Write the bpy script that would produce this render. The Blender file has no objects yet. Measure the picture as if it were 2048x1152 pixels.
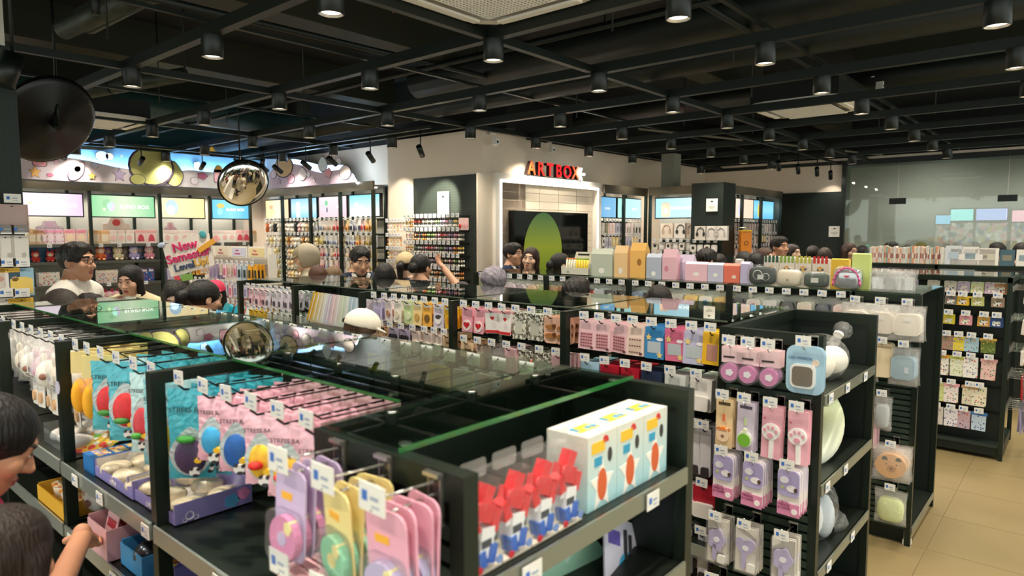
import bpy, math, random
import numpy as np
from mathutils import Vector, Matrix
random.seed(7)
S = bpy.context.scene
COL = S.collection
PI = math.pi
# ------------------------------------------------------------------ camera
CAMH, FPX, YAW, PITCH = 1.86, 1340.7, 0.711256, -0.08216
cam_d = bpy.data.cameras.new('camera'); cam = bpy.data.objects.new('camera', cam_d); COL.objects.link(cam)
cam.location = (0, 0, CAMH); cam.rotation_euler = (PI/2+PITCH, 0, YAW-PI/2)
cam_d.sensor_width = 36; cam_d.lens = FPX/2048*36; cam_d.clip_start = .05; cam_d.clip_end = 100
cam_d.dof.use_dof = True; cam_d.dof.focus_distance = 4.2; cam_d.dof.aperture_fstop = 3.6
S.camera = cam
S.view_settings.view_transform = 'Standard'; S.view_settings.look = 'None'
S.view_settings.gamma = 1; S.view_settings.use_curve_mapping = False
S.view_settings.exposure = EXPOSURE = 1.15
w = bpy.data.worlds.new('world'); S.world = w; w.use_nodes = True
bg = w.node_tree.nodes['Background']; bg.inputs[0].default_value = (.84, .90, .82, 1); bg.inputs[1].default_value = .8
LAMP_W, SHELF_W, TRACK_W = 48.0, 7.0, 3.0        # watts of one ceiling downlight, shelf downlight, track head
WARM = (1, .91, .76)
S.cycles.transparent_max_bounces = 40; S.cycles.max_bounces = 8
# ------------------------------------------------------------------ pixel rays (photo 2048 x 1152)
_fw = Vector((math.cos(YAW)*math.cos(PITCH), math.sin(YAW)*math.cos(PITCH), math.sin(PITCH)))
_r = _fw.cross(Vector((0, 0, 1))).normalized(); _u = _r.cross(_fw)
C0 = Vector((0, 0, CAMH))
def ray(x, y): return _fw + (x-1024)/FPX*_r - (y-576)/FPX*_u
def onX(x, y, X): d = ray(x, y); return C0 + d*(X/d.x)
def onY(x, y, Y): d = ray(x, y); return C0 + d*(Y/d.y)
def onZ(x, y, Z): d = ray(x, y); return C0 + d*((Z-CAMH)/d.z)
def atD(x, y, D): return C0 + ray(x, y)*D
# ------------------------------------------------------------------ materials
def lin(c): return c/12.92 if c <= .04045 else ((c+.055)/1.055)**2.4
def hexc(h):
    h = h.lstrip('#'); return tuple(lin(int(h[i:i+2], 16)/255) for i in (0, 2, 4))
_M = {}
def mat(col, rough=.5, metal=0., emit=0., coat=0., noise=0., nscale=30., spec=.5, trans=0.):
    key = (col, rough, metal, emit, coat, noise, nscale, spec, trans)
    if key in _M: return _M[key]
    c = hexc(col) if isinstance(col, str) else col
    m = bpy.data.materials.new('mat_%s' % (col if isinstance(col, str) else len(_M))); m.use_nodes = True
    nt = m.node_tree; b = nt.nodes['Principled BSDF']
    b.inputs['Base Color'].default_value = (*c, 1); b.inputs['Roughness'].default_value = rough
    b.inputs['Metallic'].default_value = metal; b.inputs['Specular IOR Level'].default_value = spec
    if coat: b.inputs['Coat Weight'].default_value = coat; b.inputs['Coat Roughness'].default_value = .12
    if emit: b.inputs['Emission Color'].default_value = (*c, 1); b.inputs['Emission Strength'].default_value = emit
    if trans: b.inputs['Transmission Weight'].default_value = trans
    if noise:
        tc = nt.nodes.new('ShaderNodeTexCoord'); n = nt.nodes.new('ShaderNodeTexNoise'); n.inputs['Scale'].default_value = nscale
        n.inputs['Detail'].default_value = 4
        mx = nt.nodes.new('ShaderNodeMix'); mx.data_type = 'RGBA'
        mx.inputs[6].default_value = (*[max(0, k*(1-noise)) for k in c], 1); mx.inputs[7].default_value = (*[min(1, k*(1+noise)) for k in c], 1)
        nt.links.new(tc.outputs['Object'], n.inputs['Vector']); nt.links.new(n.outputs['Fac'], mx.inputs[0]); nt.links.new(mx.outputs[2], b.inputs['Base Color'])
        bp = nt.nodes.new('ShaderNodeBump'); bp.inputs['Strength'].default_value = .08
        nt.links.new(n.outputs['Fac'], bp.inputs['Height']); nt.links.new(bp.outputs['Normal'], b.inputs['Normal'])
    _M[key] = m; return m
def clear(tint='#ffffff', amount=.12, crinkle=0., rough=.05, haze=0., ior=1.5):
    """thin clear plastic or glass: see-through with mirror-like glints, optional milky haze and crinkles"""
    key = ('clear', tint, amount, crinkle, rough, haze, ior)
    if key in _M: return _M[key]
    m = bpy.data.materials.new('mat_clear'); m.use_nodes = True; nt = m.node_tree; nt.nodes.clear()
    o = nt.nodes.new('ShaderNodeOutputMaterial'); t = nt.nodes.new('ShaderNodeBsdfTransparent'); g = nt.nodes.new('ShaderNodeBsdfGlossy')
    t.inputs[0].default_value = (*hexc(tint), 1); g.inputs['Roughness'].default_value = rough
    f = nt.nodes.new('ShaderNodeLayerWeight'); f.inputs['Blend'].default_value = .5
    pw = nt.nodes.new('ShaderNodeMath'); pw.operation = 'POWER'; pw.inputs[1].default_value = 3.5; nt.links.new(f.outputs['Facing'], pw.inputs[0])
    ml = nt.nodes.new('ShaderNodeMath'); ml.operation = 'MULTIPLY'; ml.inputs[1].default_value = (ior-1)*1.7; nt.links.new(pw.outputs[0], ml.inputs[0])
    a = nt.nodes.new('ShaderNodeMath'); a.operation = 'ADD'; a.use_clamp = True; a.inputs[1].default_value = amount
    nt.links.new(ml.outputs[0], a.inputs[0])
    mx = nt.nodes.new('ShaderNodeMixShader'); nt.links.new(a.outputs[0], mx.inputs[0]); 
    src = t.outputs[0]
    if haze:
        d = nt.nodes.new('ShaderNodeBsdfDiffuse'); d.inputs[0].default_value = (.85, .83, .8, 1)
        m2 = nt.nodes.new('ShaderNodeMixShader'); m2.inputs[0].default_value = haze
        nt.links.new(src, m2.inputs[1]); nt.links.new(d.outputs[0], m2.inputs[2]); src = m2.outputs[0]
    nt.links.new(src, mx.inputs[1]); nt.links.new(g.outputs[0], mx.inputs[2])
    if crinkle:
        tc = nt.nodes.new('ShaderNodeTexCoord'); n = nt.nodes.new('ShaderNodeTexNoise'); n.inputs['Scale'].default_value = 38; n.inputs['Detail'].default_value = 3
        n.inputs['Distortion'].default_value = 1.2
        b = nt.nodes.new('ShaderNodeBump'); b.inputs['Strength'].default_value = crinkle; b.inputs['Distance'].default_value = .02
        nt.links.new(tc.outputs['Object'], n.inputs['Vector']); nt.links.new(n.outputs['Fac'], b.inputs['Height'])
        nt.links.new(b.outputs[0], g.inputs['Normal'])
    nt.links.new(mx.outputs[0], o.inputs[0]); _M[key] = m; return m
def prnt(base, cols, scale=40., dens=.5, rough=.45, emit=0.):
    """printed paper: little voronoi motifs in several inks on a base colour"""
    key = ('print', base, tuple(cols), scale, dens, rough, emit)
    if key in _M: return _M[key]
    m = bpy.data.materials.new('mat_print'); m.use_nodes = True; nt = m.node_tree; b = nt.nodes['Principled BSDF']
    b.inputs['Roughness'].default_value = rough
    tc = nt.nodes.new('ShaderNodeTexCoord'); v = nt.nodes.new('ShaderNodeTexVoronoi'); v.inputs['Scale'].default_value = scale
    nt.links.new(tc.outputs['Object'], v.inputs['Vector'])
    cr = nt.nodes.new('ShaderNodeValToRGB'); cr.color_ramp.interpolation = 'CONSTANT'
    el = cr.color_ramp.elements; n = len(cols); el[0].color = (*hexc(cols[0]), 1); el[1].position = 1/n; el[1].color = (*hexc(cols[min(1, n-1)]), 1)
    for i in range(2, n): e = el.new(i/n); e.color = (*hexc(cols[i]), 1)
    sx = nt.nodes.new('ShaderNodeSeparateColor'); nt.links.new(v.outputs['Color'], sx.inputs[0]); nt.links.new(sx.outputs[0], cr.inputs[0])
    lt = nt.nodes.new('ShaderNodeMath'); lt.operation = 'LESS_THAN'; lt.inputs[1].default_value = dens; nt.links.new(v.outputs['Distance'], lt.inputs[0])
    mx = nt.nodes.new('ShaderNodeMix'); mx.data_type = 'RGBA'; mx.inputs[6].default_value = (*hexc(base), 1)
    nt.links.new(lt.outputs[0], mx.inputs[0]); nt.links.new(cr.outputs[0], mx.inputs[7]); nt.links.new(mx.outputs[2], b.inputs['Base Color'])
    if emit: nt.links.new(mx.outputs[2], b.inputs['Emission Color']); b.inputs['Emission Strength'].default_value = emit
    _M[key] = m; return m
def foil(col, rough=.28):
    key = ('foil', col)
    if key in _M: return _M[key]
    m = mat(col, rough, coat=.5).copy(); nt = m.node_tree; b = nt.nodes['Principled BSDF']
    tc = nt.nodes.new('ShaderNodeTexCoord'); n = nt.nodes.new('ShaderNodeTexNoise'); n.inputs['Scale'].default_value = 26; n.inputs['Detail'].default_value = 2; n.inputs['Distortion'].default_value = 1.5
    bp = nt.nodes.new('ShaderNodeBump'); bp.inputs['Strength'].default_value = .55; bp.inputs['Distance'].default_value = .012
    nt.links.new(tc.outputs['Object'], n.inputs['Vector']); nt.links.new(n.outputs['Fac'], bp.inputs['Height']); nt.links.new(bp.outputs[0], b.inputs['Normal']); nt.links.new(bp.outputs[0], b.inputs['Coat Normal']); _M[key] = m; return m
def M_(x, **k): return mat(x, **k) if isinstance(x, (str, tuple)) else x
BLK = mat('#101b14', .42, spec=.4)            # powder-coated rack metal
BLKM = mat('#23291f', .3, .6)
FRAME = mat('#212b22', .34, .45)
SLAT = mat('#0d1811', .5)
SLATF = mat('#2c3c31', .38)
WIRE = mat('#0c0e0d', .35, .5)
CHROME = mat('#c9c7c0', .22, .9)
WHITE = mat('#f2efe8', .5); PAPER = mat('#f4efe6', .6)
INKB = mat('#3b6fc0', .5); INKG = mat('#9aa3b8', .5); INKD = mat('#2a2a30', .5)
GLASS = clear('#dcebe0', .04, rough=.01)
GEDGE = mat('#2c6a35', .12, spec=.8)
BAG = clear('#ffffff', .10, 1.0, .14, .10, 1.25)
BAGT = clear('#ffffff', .03, .5, .12, .05, 1.2)
WRAP = clear('#ffffff', .09, 1., .12, .05, 1.25)
ACR = clear('#fafdff', .03, 0, .04, .05, 1.3)
# ------------------------------------------------------------------ mesh builder
class MB:
    def __init__(s): s.v = []; s.f = []; s.m = []; s.sm = []
    def add(s, vs, fs, m=0, smooth=False):
        o = len(s.v); s.v += [tuple(v) for v in vs]; s.f += [tuple(i+o for i in f) for f in fs]; s.m += [m]*len(fs); s.sm += [smooth]*len(fs); return s
    def box(s, x0, x1, y0, y1, z0, z1, m=0):
        return s.add([(x, y, z) for z in (z0, z1) for y in (y0, y1) for x in (x0, x1)],
                     [(0, 2, 3, 1), (4, 5, 7, 6), (0, 1, 5, 4), (2, 6, 7, 3), (0, 4, 6, 2), (1, 3, 7, 5)], m)
    def cbox(s, c, d, R=None, m=0):
        vs = [Vector((x*d[0]/2, y*d[1]/2, z*d[2]/2)) for z in (-1, 1) for y in (-1, 1) for x in (-1, 1)]
        if R is not None: vs = [R @ v for v in vs]
        return s.add([Vector(c)+v for v in vs], [(0, 2, 3, 1), (4, 5, 7, 6), (0, 1, 5, 4), (2, 6, 7, 3), (0, 4, 6, 2), (1, 3, 7, 5)], m)
    def plate(s, poly, y0, y1, m=0, cx=0, cz=0):
        n = len(poly); vs = [(cx+p[0], y0, cz+p[1]) for p in poly]+[(cx+p[0], y1, cz+p[1]) for p in poly]
        return s.add(vs, [tuple(range(n)), tuple(range(2*n-1, n-1, -1))]+[((i+1) % n, i, i+n, (i+1) % n+n) for i in range(n)], m)
    def cyl(s, a, b, r0, r1=None, n=12, m=0, cap=True, smooth=True):
        a, b = Vector(a), Vector(b); r1 = r0 if r1 is None else r1; d = (b-a).normalized()
        e = d.orthogonal().normalized(); g = d.cross(e)
        vs = [a+(e*math.cos(t)+g*math.sin(t))*r0 for t in [2*PI*i/n for i in range(n)]]+[b+(e*math.cos(t)+g*math.sin(t))*r1 for t in [2*PI*i/n for i in range(n)]]
        s.add(vs, [(i, (i+1) % n, (i+1) % n+n, i+n) for i in range(n)], m, smooth)
        if cap: o = len(s.v)-2*n; s.f += [tuple(o+n-1-i for i in range(n)), tuple(o+n+i for i in range(n))]; s.m += [m, m]; s.sm += [False, False]
        return s
    def tube(s, pts, r, n=6, m=0):
        for a, b in zip(pts[:-1], pts[1:]): s.cyl(a, b, r, r, n, m)
        return s
    def ell(s, c, r, nu=14, nv=9, m=0, R=None, p=1.):
        vs = []; 
        def sp(x): return math.copysign(abs(x)**p, x)
        for j in range(nv+1):
            ph = -PI/2+PI*j/nv
            for i in range(nu):
                t = 2*PI*i/nu; v = Vector((r[0]*sp(math.cos(ph))*sp(math.cos(t)), r[1]*sp(math.cos(ph))*sp(math.sin(t)), r[2]*sp(math.sin(ph))))
                vs.append(Vector(c)+(R @ v if R is not None else v))
        return s.add(vs, [(j*nu+i, j*nu+(i+1) % nu, (j+1)*nu+(i+1) % nu, (j+1)*nu+i) for j in range(nv) for i in range(nu)], m, True)
    def lathe(s, prof, n=16, m=0, c=(0, 0, 0), R=None):
        k = len(prof); vs = []
        for i in range(n):
            t = 2*PI*i/n
            for r, z in prof:
                v = Vector((r*math.cos(t), r*math.sin(t), z)); vs.append(Vector(c)+(R @ v if R is not None else v))
        return s.add(vs, [(i*k+j, ((i+1) % n)*k+j, ((i+1) % n)*k+j+1, i*k+j+1) for i in range(n) for j in range(k-1)], m, True)
    def pouch(s, w, h, d, cz=None, nx=8, nz=10, m=0, ragged=0.):
        """pillow-shaped bag, flat at its seams, hanging from z=0 down"""
        vs = []
        for side in (-1, 1):
            for j in range(nz+1):
                for i in range(nx+1):
                    u, t = i/nx, j/nz; b = (math.sin(PI*u)**.6)*(math.sin(PI*min(1, t*1.0))**.6)
                    rg = ragged*random.uniform(-1, 1)
                    vs.append(((u-.5)*w*(1-.06*math.sin(PI*t))+rg*.4, side*d/2*b*(.6+.6*t)+rg*(.3 if b > .05 else 0), .006-t*h+rg*.3))
        k = (nx+1)*(nz+1); fs = []
        for j in range(nz):
            for i in range(nx):
                a = j*(nx+1)+i; fs.append((a, a+nx+1, a+nx+2, a+1)); fs.append((k+a, k+a+1, k+a+nx+2, k+a+nx+1))
        return s.add(vs, fs, m, True)
    def mesh(s, name, *mats):
        me = bpy.data.meshes.new(name); me.from_pydata(s.v, [], s.f)
        for x in mats: me.materials.append(M_(x))
        me.polygons.foreach_set('material_index', s.m); me.polygons.foreach_set('use_smooth', s.sm); me.update(); return me
def shape(k, w, h, n=18):
    if k == 'rect': return [(-w/2, -h/2), (w/2, -h/2), (w/2, h/2), (-w/2, h/2)]
    if k == 'ell': return [(w/2*math.cos(t), h/2*math.sin(t)) for t in [2*PI*i/n for i in range(n)]]
    if k == 'round':
        r = min(w, h)*.22; o = []
        for cx, cz, a in ((w/2-r, h/2-r, 0), (-w/2+r, h/2-r, 90), (-w/2+r, -h/2+r, 180), (w/2-r, -h/2+r, 270)):
            o += [(cx+r*math.cos(math.radians(a+q)), cz+r*math.sin(math.radians(a+q))) for q in (0, 30, 60, 90)]
        return o
    if k == 'star': return [((w/2 if i % 2 == 0 else w/4.2)*math.sin(PI*i/5), (h/2 if i % 2 == 0 else h/4.2)*math.cos(PI*i/5)) for i in range(9, -1, -1)]
    if k == 'heart':
        o = []
        for i in range(24):
            t = 2*PI*i/24; o.append((w/2*math.sin(t)**3, h/34*(13*math.cos(t)-5*math.cos(2*t)-2*math.cos(3*t)-math.cos(4*t))+h*.06))
        return o[::-1]
    if k == 'flower': return [((.45+.05*math.cos(5*t))*w*math.cos(t), (.45+.05*math.cos(5*t))*h*math.sin(t)) for t in [2*PI*i/30 for i in range(30)]]
    if k == 'gable': return [(-w/2, -h/2), (w/2, -h/2), (w/2, h*.38), (w*.2, h/2), (-w*.2, h/2), (-w/2, h*.38)]
    if k == 'half': return [(w/2*math.cos(PI*i/12), h*math.sin(PI*i/12)-h/2) for i in range(13)]
    if k == 'drop': return [(w/2*math.sin(t)*(1 if math.cos(t) < 0 else 1-.45*math.cos(t)), h/2*math.cos(t)) for t in [-2*PI*i/20 for i in range(20)]]
# ------------------------------------------------------------------ objects
def obj(name, me, parent=None, loc=(0, 0, 0), rot=(0, 0, 0)):
    o = bpy.data.objects.new(name, me); COL.objects.link(o); o.location = loc; o.rotation_euler = rot
    if parent is not None: o.parent = parent
    return o
def tag(o, label, cat, group=None):
    o['label'] = label; o['category'] = cat
    if group: o['group'] = group
    return o
def empty(name, loc=(0, 0, 0), rot=(0, 0, 0)):
    o = bpy.data.objects.new(name, None); COL.objects.link(o); o.location = loc; o.rotation_euler = rot; o.empty_display_size = .05; return o
def struct(name, me, parent=None):
    o = obj(name, me, parent)
    if parent is None: o['kind'] = 'structure'
    return o
class Proto:
    def __init__(s, name, me): s.name = name; s.me = me; s.parts = []
    def part(s, name, me, loc=(0, 0, 0), label=None): s.parts.append((name, me, loc, label, [])); return s
    def sub(s, name, me, loc=(0, 0, 0)): s.parts[-1][4].append((name, me, loc)); return s
def put(p, loc, rot=(0, 0, 0), label='', cat='', group=None, sc=1.):
    o = obj(p.name, p.me, None, loc, rot); tag(o, label, cat, group)
    if sc != 1.: o.scale = (sc, sc, sc) if not isinstance(sc, tuple) else sc
    for nm, me, l, lb, subs in p.parts:
        c = obj(nm, me, o, l)
        if lb: c['label'] = lb
        for sn, sme, sl in subs: obj(sn, sme, c, sl)
    return o
def text_mesh(body, size, ext, material, align='CENTER', bevel=0., space=1.):
    cu = bpy.data.curves.new('txt', 'FONT'); cu.body = body; cu.size = size; cu.extrude = ext; cu.align_x = align; cu.align_y = 'CENTER'
    cu.bevel_depth = bevel; cu.space_character = space; cu.resolution_u = 3
    o = bpy.data.objects.new('txt', cu); COL.objects.link(o); dg = bpy.context.evaluated_depsgraph_get()
    me = bpy.data.meshes.new_from_object(o.evaluated_get(dg)); bpy.data.objects.remove(o); bpy.data.curves.remove(cu)
    # stand it up: text runs along +x, up is +z, faces -y
    me.transform(Matrix.Rotation(PI/2, 4, 'X')); me.materials.clear(); me.materials.append(M_(material)); return me
def spot(name, loc, target, watts, col, angle, blend=.6, size=.05, parent=None):
    l = bpy.data.lights.new(name, 'SPOT'); l.energy = watts; l.color = col; l.spot_size = math.radians(angle); l.spot_blend = blend; l.shadow_soft_size = size
    o = bpy.data.objects.new(name, l); COL.objects.link(o)
    o.rotation_euler = (Vector(target)-Vector(loc)).to_track_quat('-Z', 'Y').to_euler(); o.location = loc
    if parent is not None: o.parent = parent; o.location = Vector(loc)-parent.location
    return o
# ================================================================== THE ROOM
def peg(base, dark='#0d100e', pitch=.03):
    key = ('peg', base)
    if key in _M: return _M[key]
    m = bpy.data.materials.new('mat_pegboard'); m.use_nodes = True; nt = m.node_tree; b = nt.nodes['Principled BSDF']; b.inputs['Roughness'].default_value = .5
    tc = nt.nodes.new('ShaderNodeTexCoord'); sp = nt.nodes.new('ShaderNodeSeparateXYZ'); nt.links.new(tc.outputs['Object'], sp.inputs[0])
    ad = nt.nodes.new('ShaderNodeMath'); ad.operation = 'ADD'; nt.links.new(sp.outputs[0], ad.inputs[0]); nt.links.new(sp.outputs[1], ad.inputs[1])
    outs = []
    for src in (ad.outputs[0], sp.outputs[2]):
        s1 = nt.nodes.new('ShaderNodeMath'); s1.operation = 'MULTIPLY'; s1.inputs[1].default_value = PI/pitch; nt.links.new(src, s1.inputs[0])
        s2 = nt.nodes.new('ShaderNodeMath'); s2.operation = 'SINE'; nt.links.new(s1.outputs[0], s2.inputs[0])
        s3 = nt.nodes.new('ShaderNodeMath'); s3.operation = 'ABSOLUTE'; nt.links.new(s2.outputs[0], s3.inputs[0]); outs.append(s3)
    mn = nt.nodes.new('ShaderNodeMath'); mn.operation = 'MINIMUM'; nt.links.new(outs[0].outputs[0], mn.inputs[0]); nt.links.new(outs[1].outputs[0], mn.inputs[1])
    gt = nt.nodes.new('ShaderNodeMath'); gt.operation = 'GREATER_THAN'; gt.inputs[1].default_value = .9; nt.links.new(mn.outputs[0], gt.inputs[0])
    mx = nt.nodes.new('ShaderNodeMix'); mx.data_type = 'RGBA'; mx.inputs[6].default_value = (*hexc(base), 1); mx.inputs[7].default_value = (*hexc(dark), 1)
    nt.links.new(gt.outputs[0], mx.inputs[0]); nt.links.new(mx.outputs[2], b.inputs['Base Color']); _M[key] = m; return m
WALLW = mat('#e6d6c2', .8, noise=.04, nscale=3)
WALLK = mat('#080c0a', .8)
PEG = peg('#2e362f'); PEGD = peg('#122019', '#050706')
BRONZE = mat('#6a6252', .38, .75, noise=.25, nscale=2)
BACKP = mat('#a8a79c', .6)
FLOORM = mat('#84734f', .36, noise=.10, nscale=2.2, spec=.5)
CEIL = mat('#030605', .85)
BEAMM = mat('#131c15', .45, .2, noise=.25, nscale=5)
PIPEM = mat('#0f1711', .5, noise=.3, nscale=8)
# floor: slab with tiles laid in the open aisle as pieces, plain tile material elsewhere
def tilemat():
    m = bpy.data.materials.new('mat_floor_far'); m.use_nodes = True; nt = m.node_tree; b = nt.nodes['Principled BSDF']; b.inputs['Roughness'].default_value = .4
    tc = nt.nodes.new('ShaderNodeTexCoord'); br = nt.nodes.new('ShaderNodeTexBrick'); br.offset = 0
    br.inputs['Color1'].default_value = (*hexc('#8a7853'), 1); br.inputs['Color2'].default_value = (*hexc('#84734f'), 1); br.inputs['Mortar'].default_value = (*hexc('#7d6d50'), 1)
    br.inputs['Scale'].default_value = 1; br.inputs['Brick Width'].default_value = .6; br.inputs['Row Height'].default_value = .6; br.inputs['Mortar Size'].default_value = .002
    nt.links.new(tc.outputs['Object'], br.inputs['Vector']); nt.links.new(br.outputs[0], b.inputs['Base Color']); return m
floor = struct('floor', MB().box(-4, 16, -4, 12, -.1, -.004).mesh('floor', tilemat()))
tile_me = MB().box(.0015, .5985, .0015, .5985, -.006, 0).mesh('floor_tile', FLOORM)
for i in range(5, 14):
    for j in range(-3, 4): obj('floor_tile', tile_me, floor, (.285+.6*i, .04+.6*j, 0))
# ceiling slab and everything that hangs in its dark void
ceiling = struct('ceiling', MB().box(-4, 16, -4, 12, 3.75, 3.85).mesh('ceiling', CEIL))
def cpart(name, mb, m): return obj(name, mb.mesh(name, m), ceiling)
GX = [.73+1.075*k for k in range(-2, 11)]
GX = [round(x, 3) for x in GX]
GY = [-1.85, -.73, .39, 1.48, 2.62, 3.75, 4.9, 6.12, 7.27, 8.45, 9.6]
for x in GX:
    y1 = 9.9 if x < 5.2 else 4.95
    cpart('ceiling_beam', MB().box(x-.028, x+.028, -3, y1, 2.945, 3.005).box(x-.028, x+.028, -3, y1, 3.005, 3.011), BEAMM)
for y in (-.73, 2.66, 4.98, 7.3, 9.62):
    cpart('ceiling_beam', MB().box(-3, 11.4 if y < 5.1 else 5.3, y-.022, y+.022, 2.952, 2.998), BEAMM)
for y in (1.48, 3.8, 6.1):
    cpart('cable_channel', MB().box(-3, 11.4 if y < 5 else 5.3, y-.014, y+.014, 3.03, 3.05), BEAMM)
for (x, y) in [(2.3, 2.7), (3.3, 2.1), (3.4, 3.1), (1.5, 4.4), (2.2, 5.0), (2.5, 6.2), (3.1, 4.9), (3.4, 6.8), (4.4, 4.2), (4.6, 3.0), (4.5, 1.9), (2.4, 1.9), (5.6, 2.2), (6.6, 2.0), (6.6, 3.3), (7.7, 3.0), (4.4, 7.0), (8.6, 1.9), (1.9, 3.2), (5.5, 3.9), (2.9, 7.6), (7.6, 1.2)]:
    cpart('hanger_rod', MB().cyl((x, y, 2.99), (x, y, 3.75), .006, n=5), PIPEM)
OLIVE = mat('#2c2c1c', .6, noise=.2, nscale=3)
for y, z, wd in ((4.45, 3.42, .30), (6.55, 3.42, .34), (8.4, 3.4, .34), (2.0, 3.5, .3)):
    cpart('concrete_beam', MB().box(-3, 5.4, y, y+wd, z, 3.75), OLIVE)
for x, wd in ((6.1, .32), (8.7, .3), (10.2, .32)): cpart('concrete_beam', MB().box(x-.6, x+1.6, 2.9, 3.15, 3.4, 3.75), OLIVE)
cpart('concrete_beam', MB().box(7.5, 8.0, -1, 1.9, 3.35, 3.75), OLIVE)
def pipe(name, pts, r, m=PIPEM, n=14): return cpart(name, MB().tube(pts, r, n), m)
pipe('round_duct', [(4.72, 9.7, 3.12), (4.72, 5.4, 3.12), (4.72, -2, 3.14)], .1)
pipe('round_duct', [(4.42, 5, 3.3), (4.42, -2.5, 3.3)], .15)
pipe('round_duct', [(7.1, 5, 3.3), (7.1, -2.5, 3.3)], .14)
pipe('round_duct', [(-.5, 8.2, 3.3), (5.2, 8.2, 3.3)], .16, mat('#2c4a48', .4))
pipe('sprinkler_pipe', [(1.38, 4.2, 3.05), (1.38, 4.2, 3.2), (1.45, 4.15, 3.2), (6, 3.95, 3.2)], .022)
pipe('sprinkler_pipe', [(3.6, -2, 3.13), (3.6, 9.5, 3.13)], .018); pipe('sprinkler_pipe', [(-2, 1.75, 3.16), (11, 1.75, 3.16)], .02)
pipe('sprinkler_pipe', [(6.7, 3.9, 3.02), (10.9, 2.35, 2.98)], .014, mat('#6c6a58', .5))
FLEX = mat('#3d4236', .45, .3, noise=.5, nscale=22)
pipe('flexible_duct', [(1.55, 4.9, 3.2), (1.75, 4.2, 3.34), (2.2, 3.4, 3.4), (2.7, 2.6, 3.42), (2.9, 1.6, 3.4)], .085, FLEX)
pipe('flexible_duct', [(1.45, 5.0, 3.14), (1.65, 4.3, 3.25), (2.05, 3.6, 3.3), (2.5, 2.9, 3.4)], .06, FLEX)
pipe('flexible_duct', [(1.9, 7.2, 3.05), (2.2, 6.4, 3.1), (2.6, 5.9, 3.2)], .06, FLEX)
cpart('loose_cable', MB().tube([onZ(783-4, -6, 3.3), onZ(787, 24, 3.28)], .008), mat('#c9605a', .5))
cpart('loose_cable', MB().tube([onZ(1450, 178, 3.08), onZ(1468, 163, 3.12), onZ(1477, 163, 3.12), onZ(1479, 176, 3.08)], .006), mat('#b0574a', .5))
# air-conditioning cassettes
def cassette(cx, cy, z, sz, rz, label):
    t = empty('ceiling_cassette', (cx, cy, z), (0, 0, rz)); tag(t, label, 'air conditioner')
    AC = mat('#fbf3e6', .5); h = sz/2
    pan = MB(); o = shape('round', sz, sz); n = len(o)
    pan.add([(p[0], p[1], 0) for p in o]+[(p[0], p[1], .035) for p in o]+[(p[0]*.8, p[1]*.8, -.012) for p in o],
            [tuple(range(n, 2*n))]+[(i, (i+1) % n, (i+1) % n+n, i+n) for i in range(n)]+[((i+1) % n, i, i+2*n, (i+1) % n+2*n) for i in range(n)])
    obj('casing', MB().box(-h*.9, h*.9, -h*.9, h*.9, .036, .2).mesh('casing', mat('#151a16', .6)), t)
    obj('panel', pan.mesh('panel', AC), t)
    g = MB(); q = h*.62; g.box(-q, q, -q, q, -.01, .0, 0)
    gr = obj('intake_backing', g.mesh('intake_backing', mat('#1c1c1a', .7)), t)
    sl = MB(); k = 22; st = 2*q/k
    for i in range(k+1): sl.box(-q, q, -q+i*st-st*.14, -q+i*st+st*.14, -.017, -.012)
    for i in range(k+1): sl.box(-q+i*st-st*.15, -q+i*st+st*.15, -q, q, -.0165, -.012)
    gg = obj('grille', sl.mesh('grille', AC), t); gg['kind'] = 'stuff'
    for a in range(4):
        R = Matrix.Rotation(a*PI/2, 3, 'Z'); m = MB(); m.cbox(R @ Vector((0, -h*.83, -.012)), (sz*.62, .045, .012), R); obj('louvre', m.mesh('louvre', AC), t)
c = onZ(975, 62, 2.985); cassette(c.x-.41, c.y-.41, 3.0, .84, 0, 'white ceiling air-conditioner cassette with a perforated intake grille beside the dark beams')
c = onZ(1612, 218, 3.0); cassette(c.x, c.y, 3.0, .84, 0, 'white ceiling air-conditioner cassette hanging above the long racks, louvre open')
c = onZ(192, 243, 2.98); cassette(c.x, c.y, 2.98, .84, 0, 'white ceiling air-conditioner cassette behind the round black mirror back')
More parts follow.
